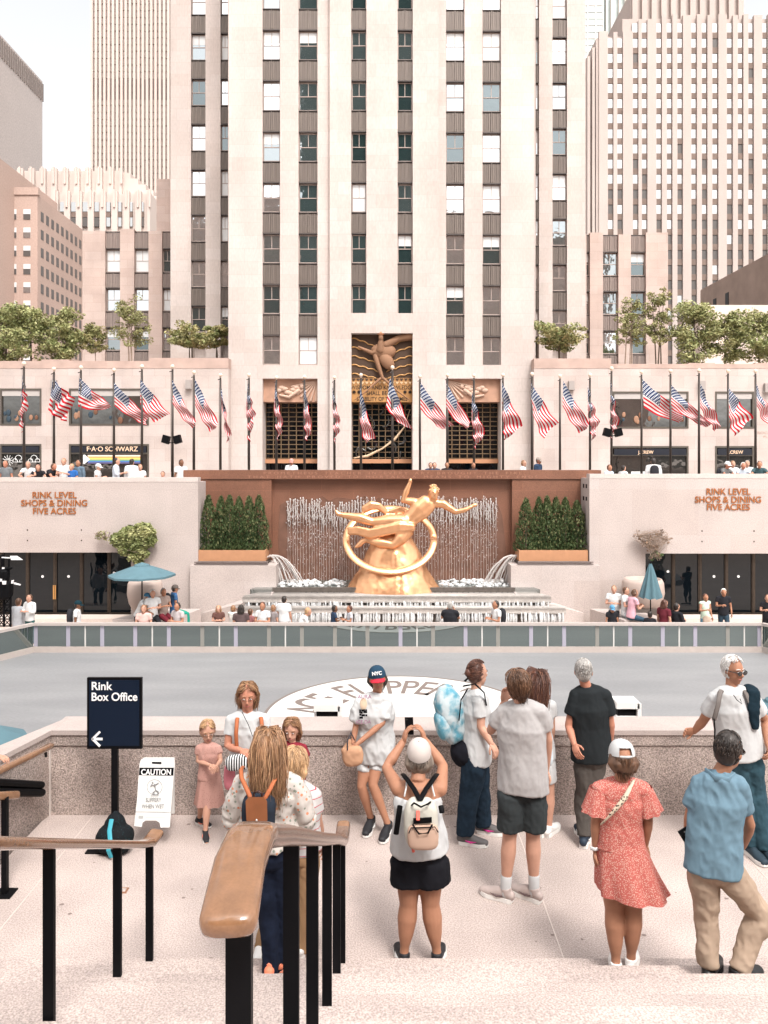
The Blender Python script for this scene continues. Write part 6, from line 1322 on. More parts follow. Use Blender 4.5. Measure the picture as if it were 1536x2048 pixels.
m = MB(); m.ell(P(459, 1552, 6.82), (.05, 0, 0), (0, .05, 0), (0, 0, .12), e=.7); m.build('jacket', CL('dusty pink', (.50, .17, .20)), None, smooth=True, label='dusty pink jacket hanging below the striped pouch', cat='jacket')
# --- girl in maroon
c = ctx(.72, .92, 185, -12, hk=.90, skin='fair', fem=1, hair=HAIRC['lightbrown'], wave=.05)
t, J = start('girl with long hair and a ponytail in a dark red T-shirt by the parapet', 7.35, dict(head=(583, 1460), neck=(584, 1486), sr=(566, 1498), sl=(607, 1497), er=(561, 1526, -.02), wr=(570, 1545, -.12), el=(615, 1522, -.02), wl=(606, 1537, -.14), pel=(587, 1553), hr=(576, 1563), hl=(598, 1563), kr=(576, 1612), ar=(574, 1655), tr=(572, 1668, -.13), kl=(598, 1612), al=(600, 1655), tl=(603, 1668, -.13)), c)
b = body(t, J, c); face(t, J, c, b); hair(t, J, c, b, 'long', .19, n=420, seed=3)
shirt(t, J, c, CL('maroon knit', (.20, .022, .035), var=.25, vs=60), sleeve=.62, hem=.05); trousers(t, J, c, CL('dark leggings', (.03, .03, .04)), name='trousers'); shoe(t, J, c, M('white sneaker', (.72, .70, .68), .6))
# --- blonde woman with leather-flap backpack
c = ctx(.98, 1.05, -8, -6, skin='fair', fem=1, leg=.86, hair=HAIRC['lightbrown'], wave=.10)
t, J = start('long-haired woman in a pale floral blouse with her back turned, wearing a small backpack', 4.92, dict(head=(537, 1496), neck=(535, 1545), sl=(484, 1568), sr=(588, 1568), el=(462, 1632, .02), wl=(490, 1668, .22), er=(612, 1632, .02), wr=(592, 1668, .22), pel=(540, 1685), hl=(526, 1706), hr=(560, 1706), kl=(538, 1830, .02), al=(540, 1950, .0), tl=(548, 1962, .2), kr=(572, 1830, .05), ar=(562, 1948, .08), tr=(572, 1962, .26)), c, z=.31)
b = body(t, J, c); hair(t, J, c, b, 'long', .36, n=700, seed=4, vol=1.05)
FLO = dots('floral blouse', (.50, .455, .42), (.55, .22, .12), 34, .30, third=(.22, .24, .20))
shirt(t, J, c, FLO, sleeve=1.75, hem=.0, loose=1.12, disp=.03, name='blouse'); trousers(t, J, c, CL('navy jeans', (.010, .014, .028), var=.2, vs=20), name='jeans', loose=1.0, flare=.9)
shoe(t, J, c, M('orange sneaker', (.75, .22, .12), .6), sole=M('orange sole', (.8, .3, .2), .6))
bp = thing('backpack', 'small navy backpack with a brown leather flap worn by the woman in the floral blouse', 'backpack', P(517, 1650, 4.62))
m = MB(); m.ell(P(517, 1628, 4.70), (.105, 0, 0), (0, .065, 0), (0, 0, .125), e=.62, n=24, k=14); organic(m, 'bag_body', CL('navy nylon', (.022, .028, .04)), bp, voxel=.01, disp=.008, freq=9)
LTH = M('brown leather', (.24, .085, .035), .45, var=.1, vs=12)
m = MB(); o = [(491, 1602), (497, 1594), (527, 1594), (534, 1602), (535, 1640), (530, 1648), (502, 1649), (493, 1642)]; vs = [P(*q, 4.615) for q in o]; vs2 = [P(*q, 4.60) for q in o]; n = len(o); m.add(vs + vs2, [tuple(range(n)), tuple(range(n, 2 * n))[::-1]] + [(i, i + n, (i + 1) % n + n, (i + 1) % n) for i in range(n)]); fl_ = m.build('flap', LTH, bp)
m = MB(); m.ell(P(513, 1641, 4.59), (.006, 0, 0), (0, .005, 0), (0, 0, .009)); m.build('snap', M('silver', (.8, .8, .78), .3, metal=.9), fl_, smooth=True)
strap(bp, [P(507, 1596, 4.66), P(508, 1586, 4.64), P(517, 1582, 4.64), P(524, 1587, 4.64), P(524, 1597, 4.66)], .008, M('dark handle', (.05, .02, .015), .6), name='handle')
strap(bp, [P(503, 1600, 4.66), P(492, 1575, 4.70), P(483, 1556, 4.74), P(482, 1540, 4.82), P(486, 1533, 4.95)], .014, M('rust strap', (.38, .11, .04), .7)); strap(bp, [P(528, 1600, 4.66), P(538, 1582, 4.68), P(548, 1562, 4.72), P(560, 1548, 4.86)], .014, MC['rust strap'])
# --- teen in striped shirt with grey backpack
c = ctx(.90, 1.0, 12, -6, skin='fair', hair=HAIRC['blond'], wave=.2)
t, J = start('fair curly-haired teenager in a white shirt with red stripes and tan trousers', 5.62, dict(head=(590, 1530), neck=(597, 1568), sl=(566, 1590), sr=(628, 1590), el=(556, 1640, .05), wl=(570, 1680, .15), er=(636, 1640, .04), wr=(645, 1688, .15), pel=(600, 1690), hl=(584, 1705), hr=(618, 1705), kl=(552, 1810, .04), al=(520, 1898, .0), tl=(514, 1910, -.18), kr=(608, 1815), ar=(602, 1900), tr=(606, 1910, .17)), c)
b = body(t, J, c); hair(t, J, c, b, 'long', .15, n=520, seed=5, vol=1.12)
shirt(t, J, c, stripes('red striped tee', (.52, .50, .49), (.45, .06, .08), .055, .10), sleeve=.6, hem=.04); trousers(t, J, c, CL('tan chinos', (.33, .20, .11), var=.1), name='trousers', loose=1.1); shoe(t, J, c, M('white sneaker', (.72, .70, .68), .6))
bp = thing('backpack', 'light grey backpack worn by the teenager in the striped shirt', 'backpack', P(585, 1660, 5.4)); m = MB(); m.ell(P(590, 1620, 5.42), (.12, 0, 0), (0, .09, 0), (0, 0, .18), e=.65, n=20, k=12); organic(m, 'bag_body', CL('heather grey', (.38, .36, .35), var=.1), bp, voxel=.012, disp=.01, freq=8)
strap(bp, [P(606, 1583, 5.45), P(618, 1590, 5.46), P(624, 1615, 5.5)], .016, CL('heather grey strap', (.30, .29, .28)))
# --- young woman in NYC cap
c = ctx(.96, .86, 178, 0, 6, skin='tan', fem=1, hair=HAIRC['dark'], smile=1, wave=.05)
t, J = start('smiling young woman in a navy cap and oversized white T-shirt leaning on the parapet', 7.55, dict(head=(755, 1358), neck=(753, 1387), sr=(722, 1403, -.03), sl=(773, 1402), er=(712, 1450, -.08), wr=(706, 1487, -.16), el=(765, 1446, -.10), wl=(712, 1490, -.22), pel=(749, 1500, .03), hr=(733, 1515, .02), hl=(754, 1515, .02), kr=(723, 1572, -.08), ar=(742, 1632, .0), tr=(733, 1646, -.16), kl=(746, 1570, -.10), al=(776, 1627, -.12), tl=(766, 1645, -.28)), c)
J['hdr'] = V((-.25, -.2, -1)).normalized(); J['hdl'] = V((-.7, -.1, -.6)).normalized()
b = body(t, J, c); face(t, J, c, b); hair(t, J, c, b, 'long', .13, n=560, seed=6, under=True)
h_ = cap(t, J, c, b, CL('navy twill', (.020, .05, .085)), CL('red brim', (.50, .03, .05)))
f, s, u = c['hf']; lt = text('NYC', 'lettering', WHITE, None, (0, 0, 0), .046, rot=(0, 0, 0), ext=.002, bold=.0015)
lt.parent = h_; Mx = Matrix((-s, u, f)).transposed().to_4x4(); Mx.translation = J['head'] + u * .068 + f * .103 - ORG[t.name]; lt.matrix_basis = Mx @ Matrix.Rotation(R(-22), 4, 'X')
TW = CL('big white tee', (.80, .80, .79)); sh_ = shirt(t, J, c, TW, sleeve=.82, hem=.10, loose=1.36, disp=.026)
m = MB()
for k in range(14): p = P(720 + (k % 4) * 4.2 + rr.uniform(-1, 1), 1420 + (k // 4) * 5 + rr.uniform(-1, 1), 7.355); m.obox(p, (.009, 0, 0), (0, .003, 0), (0, 0, .009))
m.build('shirt_print', BLACK, sh_); m = MB(); m.ell(P(727, 1408, 7.37), (.035, 0, 0), (0, .006, 0), (0, 0, .06)); m.build('shirt_print', M('print cream', (.72, .55, .40), .8), sh_, smooth=True)
text('AURA', 'lettering', M('print plum', (.30, .12, .22), .8), sh_, P(729, 1397, 7.355), .05, ext=.002); text('ICE DA', 'lettering', MC['print plum'], sh_, P(727, 1447, 7.34), .045, ext=.002)
trousers(t, J, c, CL('white shorts', (.74, .72, .71)), length=.24, name='shorts', loose=1.05); shoe(t, J, c, M('black sneaker', (.015, .015, .018), .6), accent=WHITE, sc=1.08)
bg_ = thing('tote_bag', 'soft peach tote bag hanging from the hands of the woman in the navy cap', 'bag', P(706, 1530, 7.3)); m = MB(); m.ell(P(706, 1512, 7.30), (.095, 0, .02), (0, .05, 0), (-.015, 0, .09), e=.7, n=20, k=12); m.tube([P(692, 1500, 7.3), P(700, 1482, 7.3)], [.05, .02], n=8); organic(m, 'bag_body', CL('peach cloth', (.46, .26, .16), var=.1), bg_, voxel=.01, disp=.012, freq=9)
strap(bg_, [P(695, 1500, 7.24), P(695, 1480, 7.25), P(702, 1465, 7.28), P(709, 1480, 7.3)], .006, M('dark cord', (.03, .03, .04), .7), name='handle')
# --- phone woman in the centre
c = ctx(.98, 1.10, 2, 20, leg=1.18, skin='tan', fem=1, hair=HAIRC['ash'], wave=.05)
t, J = start('woman in black shorts photographing with raised arms, pale pink cap and strappy top', 5.5, dict(head=(838, 1510, .04), neck=(836, 1556, -.02), sl=(797, 1578), sr=(880, 1578), el=(773, 1535, .20), wl=(807, 1482, .33), er=(886, 1532, .20), wr=(850, 1480, .33), pel=(839, 1690), hl=(815, 1712), hr=(862, 1712), kl=(817, 1808), al=(808, 1900, -.02), tl=(797, 1912, .15), kr=(861, 1808), ar=(874, 1900, -.02), tr=(882, 1912, .15)), c)
J['hdl'] = V((.28, .1, 1)).normalized(); J['hdr'] = V((-.35, .1, 1)).normalized(); J['pnl'] = V((1, .2, 0)); J['pnr'] = V((-1, .2, 0))
b = body(t, J, c); hair(t, J, c, b, 'long', .13, n=420, seed=7, under=True)
cap(t, J, c, b, CL('pale pink cap cloth', (.56, .44, .41), var=.08), CL('pale pink cap cloth', (.56, .44, .41)))
TOPW = CL('white camisole', (.70, .72, .72), var=.04); k, L = c['k'], 1
m = MB(); pel, nk = J['pel'], J['neck']; up = (nk - pel).normalized(); Ln = (nk - pel).length; sdv = (J['sr'] - J['sl']).normalized()
m.tube([pel - up * .03, pel + up * .08, pel + up * Ln * .4, pel + up * Ln * .64, pel + up * Ln * .74], [(.215, .16), (.20, .15), (.172, .135), (.178, .132), (.165, .118)], n=22, side=sdv, ck=.12); tp_ = organic(m, 'camisole', TOPW, t, voxel=.009, disp=.022, freq=6, st=(1, 1, .5))
for q, px, px2 in ((-1, 809, 813), (1, 869, 864)): strap(tp_, [P(px, 1592, 5.36), P(px2, 1572, 5.40), P(px2, 1562, 5.48)], .006, TOPW)
trousers(t, J, c, CL('black shorts', (.010, .010, .013)), length=.25, loose=1.22, flare=1.3, name='shorts')
shoe(t, J, c, M('black sneaker', (.015, .015, .018), .6), accent=WHITE)
ph = thing('smartphone', 'black phone held up by the woman in the pale pink cap', 'phone', P(819, 1468, 5.86)); m = MB(); p = P(818.5, 1452, 5.86); m.obox(p, (.032, 0, 0), (0, .004, 0), (-.003, .0, .066)); m.build('case', BLACK, ph); m = MB(); m.ell(P(813, 1439, 5.854), (.008, 0, 0), (0, .002, 0), (0, 0, .008)); m.build('lens', DARKL, ph)
bp = thing('backpack', 'peach and blush backpack with black straps worn by the photographing woman', 'backpack', P(843, 1700, 5.2)); BPM = CL('peach nylon', (.55, .34, .26), var=.06); BPL = CL('cream panel', (.58, .48, .42))
m = MB(); m.ell(P(842, 1645, 5.24), (.118, 0, 0), (0, .085, 0), (0, 0, .165), e=.6, n=24, k=14); mb_ = organic(m, 'bag_body', BPL, bp, voxel=.01, disp=.006, freq=8)
m = MB(); m.ell(P(846, 1672, 5.16), (.105, 0, 0), (0, .05, 0), (0, 0, .085), e=.55, n=24, k=12); pk = m.build('front_pocket', BPM, bp, smooth=True)
m = MB(); m.tube([P(818, 1666, 5.11), P(822, 1656, 5.11), P(870, 1654, 5.11), P(876, 1664, 5.11)], .004, n=6); m.build('zip', BLACK, pk)
m = MB(); m.obox(P(845, 1641, 5.135), (.062, 0, .004), (0, .006, 0), (0, 0, .017)); m.build('brand_patch', BLACK, bp)
m = MB(); m.tube([P(836, 1622, 5.14), P(836, 1640, 5.115)], (.012, .004), n=6, side=(1, 0, 0)); m.tube([P(822, 1672, 5.16), P(827, 1704, 5.15)], (.010, .004), n=6, side=(1, 0, 0)); m.build('coral_ribbon', M('coral ribbon', (.75, .14, .10), .6), bp)
strap(bp, [P(822, 1612, 5.2), P(828, 1606, 5.14), P(842, 1614, 5.12), P(856, 1608, 5.14), P(861, 1604, 5.2)], .007, BLACK, name='handle'); strap(bp, [P(826, 1650, 5.12), P(838, 1668, 5.09), P(856, 1666, 5.09), P(864, 1650, 5.12)], .006, BLACK, name='handle')
for pts in ([P(840, 1600, 5.2), P(828, 1578, 5.36), P(812, 1556, 5.42), P(806, 1548, 5.5)], [P(840, 1600, 5.2), P(852, 1578, 5.36), P(868, 1556, 5.42), P(874, 1548, 5.5)], [P(800, 1612, 5.36), P(796, 1640, 5.34), P(792, 1668, 5.36)], [P(882, 1612, 5.36), P(884, 1625, 5.34)]): strap(bp, pts, .019, BLACK)
# --- woman with the tie-dye backpack
c = ctx(.98, 1.12, 62, -4, skin='fair', fem=1, hair=HAIRC['auburn'], wave=.05)
t, J = start('woman with auburn bun in a white T-shirt and dark jeans looking right over the parapet', 7.35, dict(head=(956, 1347), neck=(952, 1382), sl=(943, 1400, .15), sr=(960, 1404, -.15), el=(952, 1455, .16), wl=(975, 1490, .10), er=(962, 1453, -.18), wr=(983, 1488, -.24), pel=(950, 1502), hl=(950, 1515, .09), hr=(952, 1516, -.09), kl=(962, 1590, .09), al=(966, 1648, .10), tl=(996, 1656, .06), kr=(938, 1590, -.08), ar=(930, 1656, -.12), tr=(962, 1667, -.16)), c)
b = body(t, J, c); face(t, J, c, b); hair(t, J, c, b, 'bun', .07, n=420, seed=8, vol=1.03)
shirt(t, J, c, CL('white tee', (.78, .77, .76)), sleeve=.6, hem=.08, loose=1.05); trousers(t, J, c, CL('dark indigo', (.012, .022, .035), var=.2, vs=20), name='jeans', loose=1.22, flare=1.1); shoe(t, J, c, M('charcoal sneaker', (.10, .09, .09), .7), accent=M('magenta mark', (.6, .04, .25), .6), sc=1.05)
m = MB(); m.ell(P(936, 1502, 7.36), (.17, 0, .03), (0, .17, 0), (-.03, 0, .15), n=20, k=12); organic(m, 'tied_jacket', CL('black fleece', (.010, .010, .014)), t, voxel=.012, disp=.014, freq=7)
bp = thing('backpack', 'blue and white tie-dye backpack on the woman with the auburn bun', 'backpack', P(905, 1480, 7.35)); TD_ = M('tie dye', (.42, .48, .50), .85, col2=(.09, .27, .35), vs=11); 
m = MB(); m.ell(P(901, 1428, 7.36), (.125, .03, .05), (-.03, .14, 0), (-.07, 0, .255), e=.72, n=20, k=14); mb_ = organic(m, 'bag_body', TD_, bp, voxel=.012, disp=.014, freq=7); m = MB(); m.ell(P(886, 1450, 7.30), (.07, .02, .02), (-.02, .11, 0), (-.03, 0, .13), e=.7); m.build('front_pocket', TD_, bp, smooth=True)
strap(bp, [P(927, 1372, 7.3), P(950, 1368, 7.15), P(968, 1385, 7.12), P(973, 1410, 7.14)], .016, BLACK, side=(0, 1, 0)); strap(bp, [P(918, 1440, 7.2), P(922, 1400, 7.16), P(935, 1378, 7.16)], .014, BLACK, side=(0, 1, 0)); strap(bp, [P(930, 1362, 7.3), P(940, 1352, 7.36), P(946, 1370, 7.4)], .012, BLACK)
# --- man in grey T-shirt
c = ctx(1.07, .98, -28, -6, skin='fair', hair=HAIRC['brown'], wave=.16)
t, J = start('tall brown-haired man in a grey T-shirt and charcoal shorts with his hand at his face', 6.3, dict(head=(1034, 1372), neck=(1043, 1405), sl=(1008, 1425, .06), sr=(1080, 1425, -.04), el=(980, 1462, .14), wl=(1009, 1402, .20), er=(1096, 1480, .0), wr=(1092, 1542, .10), pel=(1045, 1563), hl=(1024, 1580), hr=(1066, 1580), kl=(1019, 1675), al=(1011, 1778, .0), tl=(985, 1790, .06), kr=(1066, 1672), ar=(1068, 1776), tr=(1042, 1790, .08)), c)
J['hdl'] = V((.1, 0, 1)).normalized()
b = body(t, J, c); hair(t, J, c, b, 'short', .11, n=520, seed=9, vol=1.10)
shirt(t, J, c, CL('heather tee', (.38, .36, .355), var=.04, vs=40), sleeve=.58, hem=.06, loose=1.12, disp=.014); trousers(t, J, c, CL('charcoal shorts cloth', (.035, .040, .042)), length=.41, loose=1.22, flare=1.12, name='shorts')
for q in 'lr': m = MB(); A, K = J['a' + q], J['k' + q]; m.tube([A - V((0, 0, .03)), A.lerp(K, .24)], [.043, .046], n=14); m.build('sock', CL('white sock', (.75, .75, .74)), t, smooth=True)
shoe(t, J, c, M('beige sneaker', (.40, .325, .30), .7), accent=M('taupe mark', (.12, .08, .08), .6), sc=1.0)
# --- long-haired girl behind him
c = ctx(.96, .92, 25, -6, skin='fair', fem=1, hair=HAIRC['auburn'], wave=.10)
t, J = start('woman with very long auburn hair in white shorts half hidden behind the grey T-shirt man', 7.4, dict(head=(1074, 1365), neck=(1076, 1398), sl=(1050, 1412), sr=(1100, 1412), el=(1050, 1460, .05), wl=(1060, 1490, .15), er=(1104, 1460), wr=(1098, 1500, .1), pel=(1078, 1512), hl=(1064, 1524), hr=(1092, 1524), kl=(1084, 1590), al=(1084, 1648), tl=(1096, 1655, .1), kr=(1099, 1588), ar=(1098, 1638), tr=(1110, 1645, .1)), c)
b = body(t, J, c); hair(t, J, c, b, 'long', .50, n=640, seed=10, vol=1.02); m = MB(); f, s, u = c['hf']; m.tube([J['head'] + s * .06 + f * .06 + u * .07, J['head'] + u * .12 + f * .04, J['head'] - s * .06 + f * .06 + u * .07], .012, n=6); m.build('sunglasses', DARKL, b, smooth=True)
shirt(t, J, c, CL('white tee', (.78, .77, .76)), sleeve=.4, hem=.02); trousers(t, J, c, CL('white shorts', (.74, .72, .71)), length=.3, name='shorts', loose=1.1); shoe(t, J, c, M('white sneaker', (.72, .70, .68), .6))
m = MB(); m.ell(P(1100, 1512, 7.2), (.03, 0, 0), (0, .03, 0), (0, 0, .09), e=.8); m.build('water_bottle', M('clear bottle', (.55, .62, .66), .15), None, smooth=True, label='clear water bottle carried behind the grey T-shirt man', cat='bottle')
# --- man in black T-shirt
c = ctx(1.0, 1.02, 12, -3, skin='ruddy', hair=HAIRC['grey'], wave=.03)
t, J = start('grey cropped man in a black T-shirt and cargo trousers looking over the parapet', 7.3, dict(head=(1167, 1343), neck=(1175, 1374), sl=(1152, 1392), sr=(1210, 1392), el=(1137, 1452, -.02), wl=(1149, 1490, -.17), er=(1222, 1450), wr=(1218, 1500, .1), pel=(1183, 1503), hl=(1168, 1520), hr=(1196, 1520), kl=(1172, 1590), al=(1170, 1648), tl=(1158, 1658, .16), kr=(1166, 1592, .02), ar=(1168, 1652, -.10), tr=(1171, 1672, -.02)), c)
b = body(t, J, c); hair(t, J, c, b, 'short', .022, n=420, seed=11, vol=.985)
shirt(t, J, c, CL('black tee', (.018, .021, .023)), sleeve=.62, hem=.07, loose=1.10, disp=.01); trousers(t, J, c, CL('cargo grey', (.075, .065, .058), var=.15), loose=1.2, disp=.014); shoe(t, J, c, M('navy sneaker', (.012, .025, .045), .6), accent=WHITE, sc=1.08)
# --- woman in red dress
c = ctx(.93, 1.02, 0, -10, leg=1.24, skin='tan', fem=1, hair=HAIRC['brown'], wave=.03)
t, J = start('woman in a red speckled dress and white cap with her back turned', 5.17, dict(head=(1243, 1517), neck=(1241, 1560), sl=(1200, 1580), sr=(1283, 1580), el=(1192, 1640), wl=(1191, 1700, .02), er=(1296, 1640), wr=(1290, 1690, .05), pel=(1242, 1700), hl=(1220, 1712), hr=(1264, 1712), kl=(1228, 1818), al=(1232, 1915, -.02), tl=(1228, 1928, .17), kr=(1266, 1818), ar=(1262, 1910, .02), tr=(1268, 1926, .18)), c, z=.15)
b = body(t, J, c); hair(t, J, c, b, 'long', .115, n=420, seed=12, under=True); cap(t, J, c, b, CL('white cap cloth', (.82, .82, .81)), CL('white cap cloth', (.82, .82, .81)), strap=True)
RED = dots('red ditsy cloth', (.46, .12, .10), (.60, .40, .33), 125, .36)
shirt(t, J, c, RED, sleeve=.0, hem=-.04, loose=.98, name='dress_top', disp=.012)
m = MB()
for sg, S_, E in ((-1, J['sl'], J['el']), (1, J['sr'], J['er'])):
    n = 26; d = (E - S_).normalized(); a1 = V((1, 0, 0)) - d * d.x; a1.normalize(); a2 = d.cross(a1); vs = []
    for j in range(7):
        u = j / 6; r = (.060 + .032 * u)
        for i in range(n): q = 2 * math.pi * i / n; vs.append(S_ + V((sg * .01, 0, .015)) + d * (.165 * u) + (a1 * math.cos(q) + a2 * math.sin(q)) * r * (1 + .13 * u * math.sin(7 * q)))
    m = MB(); m.add(vs, [(j * n + i, j * n + (i + 1) % n, (j + 1) * n + (i + 1) % n, (j + 1) * n + i) for j in range(6) for i in range(n)])
    m.build('flutter_sleeve', RED, t, smooth=True)
skirt(t, J, c, RED, top=.15, drop=.30, r0=.132, r1=.25, shift=(.075, .0, 0), folds=7, name='dress_skirt', hemtilt=(-.02, 0)); shoe(t, J, c, M('white sneaker', (.72, .70, .68), .6))
m = MB(); m.tube([P(1190 - 9, 1696, 5.17), P(1190, 1699, 5.13), P(1190 + 9, 1697, 5.17), P(1190, 1694, 5.21), P(1190 - 9, 1696, 5.17)], (.012, .004), n=6, side=(0, 0, 1)); m.build('wristband', WHITE, t, smooth=True)
strap(t, [P(1267, 1561, 5.10), P(1262, 1572, 5.04), P(1250, 1595, 5.012), P(1232, 1618, 5.008), P(1215, 1636, 5.02), P(1203, 1648, 5.06)], .017, dots('woven strap', (.62, .50, .38), (.03, .03, .03), 60, .33), name='crossbody_strap', side=(.75, 0, .6))
# --- man in blue polo
c = ctx(.98, .94, 50, -12, skin='tan', hair=HAIRC['dark'], wave=.03)
t, J = start('dark-haired man in a blue polo and khaki trousers holding a phone at his side', 4.87, dict(head=(1458, 1502), neck=(1437, 1545), sl=(1398, 1568, .04), sr=(1470, 1568, -.02), el=(1378, 1640, .04), wl=(1380, 1690, .10), er=(1482, 1645, -.04), wr=(1500, 1668, .16), pel=(1426, 1715), hl=(1405, 1735, .03), hr=(1450, 1735, -.03), kl=(1412, 1835, .05), al=(1418, 1925, .0), tl=(1436, 1945, .18), kr=(1520, 1830, .02), ar=(1474, 1920, -.05), tr=(1496, 1940, .0)), c, z=.31)
J['er'] = P(1500, 1650, 4.9); J['wr'] = P(1487, 1690, 5.05); J['hdr'] = V((-.6, .6, -.2)).normalized()
b = body(t, J, c); hair(t, J, c, b, 'short', .028, n=460, seed=13, vol=1.0); face(t, J, c, b); glasses(J, c, b, dark=True)
POLO = CL('blue polo', (.14, .225, .285), var=.05, vs=30); sh_ = shirt(t, J, c, POLO, sleeve=.62, hem=.08, loose=1.08, disp=.022)
m = MB(); m.tube([J['neck'] + V((-.07, .03, .0)), J['neck'] + V((-.05, -.07, -.01)), J['neck'] + V((.03, -.085, -.015)), J['neck'] + V((.09, -.03, -.005))], (.022, .006), n=8, side=(0, 0, 1)); m.build('collar', POLO, sh_, smooth=True)
KH = CL('khaki', (.37, .275, .205), var=.1, vs=5); trousers(t, J, c, KH, loose=1.16, flare=1.06, disp=.018, length=.98); shoe(t, J, c, M('black shoe', (.012, .012, .012), .4), sole=BLACK, sc=1.1)
ph = thing('smartphone', 'black phone with camera lenses in the left hand of the man in the blue polo', 'phone', P(1375, 1675, 4.93)); m = MB(); m.obox(P(1376, 1672, 4.90), (.035, 0, .022), (0, .006, 0), (-.03, 0, .048)); m.build('case', BLACK, ph)
for dx, dy in ((-3, -4), (2, -2), (-1, 2)): m = MB(); m.ell(P(1373 + dx, 1668 + dy, 4.893), (.007, 0, 0), (0, .003, 0), (0, 0, .007)); m.build('lens', M('lens grey', (.2, .2, .2), .2), ph, smooth=True)
# --- white-haired man
c = ctx(1.03, 1.12, 155, -6, skin='tan', hair=HAIRC['white'], brow=1, wave=.04)
t, J = start('white-haired man in sunglasses and pale polo with straps leaning back on the parapet', 7.05, dict(head=(1467, 1340), neck=(1463, 1376), sr=(1432, 1398), sl=(1502, 1398), er=(1406, 1442, .10), wr=(1388, 1463, .16), el=(1530, 1440, .05), wl=(1536, 1490, -.1), pel=(1480, 1500), hr=(1465, 1515), hl=(1500, 1515), kr=(1492, 1590), ar=(1500, 1645, -.02), tr=(1520, 1660, -.16), kl=(1512, 1585), al=(1532, 1650, -.1), tl=(1545, 1665, -.2)), c)
J['hdr'] = V((-.6, -.1, .05)).normalized(); c['curl'] = 40
b = body(t, J, c); face(t, J, c, b); glasses(J, c, b, dark=True); hair(t, J, c, b, 'short', .045, n=460, seed=14, vol=1.04)
sh_ = shirt(t, J, c, CL('pale polo', (.68, .70, .71), var=.04, vs=30), sleeve=.62, hem=.05, loose=1.08, disp=.01); trousers(t, J, c, CL('teal jeans', (.030, .065, .085), var=.2, vs=15), name='jeans', loose=1.08); shoe(t, J, c, M('navy suede', (.018, .035, .05), .7), sc=1.05)
for pts in ([P(1447, 1374, 7.1), P(1440, 1386, 6.93), P(1436, 1410, 6.90), P(1428, 1440, 6.92)], [P(1482, 1374, 7.1), P(1492, 1386, 6.93), P(1502, 1410, 6.90), P(1508, 1435, 6.93)]): strap(t, pts, .022, CL('grey strap', (.16, .14, .13)))
m = MB(); m.tube([P(1496, 1372, 7.1), P(1508, 1385, 6.93), P(1508, 1420, 6.90), P(1511, 1455, 6.91)], [(.04, .03), (.065, .03), (.055, .025), (.03, .018)], n=12, side=(1, 0, 0)); organic(m, 'draped_jumper', CL('dark navy knit', (.010, .022, .032)), t, voxel=.011, disp=.014, freq=8)
strap(t, [P(1428, 1438, 6.9), P(1430, 1460, 6.9), P(1429, 1478, 6.92)], .007, BLACK); m = MB(); m.tube([P(1467, 1390, 6.9), P(1474, 1400, 6.88), P(1484, 1408, 6.88), P(1480, 1398, 6.88)], .004, n=6); m.build('spare_glasses', BLACK, sh_, smooth=True)
# --- person at the left edge: only a hand on the sloping rail is in the picture
c = ctx(1.0, 1.0, 90, 0, skin='fair', hair=HAIRC['brown'])
t, J = start('person mostly outside the left edge, one hand reaching for the sloping rail', 6.75, dict(head=(-95, 1395), neck=(-95, 1430), sl=(-95, 1448, .16), sr=(-98, 1450, -.14), el=(-62, 1490, .1), wl=(-14, 1513, .06), er=(-90, 1510, -.2), wr=(-60, 1540, -.2), pel=(-100, 1560), hl=(-98, 1572, .09), hr=(-100, 1574, -.09), kl=(-90, 1660, .09), al=(-95, 1740, .09), tl=(-60, 1750, .09), kr=(-104, 1660, -.09), ar=(-110, 1740, -.09), tr=(-75, 1750, -.09)), c)
J['hdl'] = V((1, 0, -.08)).normalized(); J['pnl'] = V((0, 0, -1)); c['curl'] = 25
b = body(t, J, c); face(t, J, c, b); hair(t, J, c, b, 'short', .06, n=200, seed=15); shirt(t, J, c, CL('navy tee', (.03, .04, .07)), sleeve=.6); trousers(t, J, c, CL('navy jeans', (.010, .014, .028))); shoe(t, J, c, M('black sneaker', (.015, .015, .018), .6))
# ================================================================= people on the rink level
Wt, Bk, Gy, Nv, Pk, Dn = (.74, .73, .72), (.02, .02, .024), (.30, .29, .29), (.03, .05, .09), (.60, .30, .32), (.06, .10, .14)
rz0 = -3.99
sm = lambda *a, **k: small(*a, z=k.pop('z', rz0), **k)
sm('man in a grey shirt with his back turned beside the lighting mast', 36, 0, 33.2, 1.66, 10, (.46, .47, .50), Bk, 'brown', sleeve=1.8)
sm('young man in a white shirt and teal trousers talking beside the lighting mast', 60, 0, 33.0, 1.86, 200, (.78, .74, .73), (.03, .09, .09), 'brown', arm='front', sleeve=1.7)
sm('man in a dark cap and dark vest walking past the left glass doors', 154, 0, 33.0, 1.60, 80, (.70, .70, .72), (.55, .52, .52), 'dark', skin='brown', hat=(.01, .03, .04), extra='pack')
sm('man in a white T-shirt and blue cap bending over the bench under the umbrella', 276, 0, 34.0, 1.74, 100, Wt, Bk, 'grey', lean=.45, arm='fwd', skin='tan', hat=(.05, .15, .25))
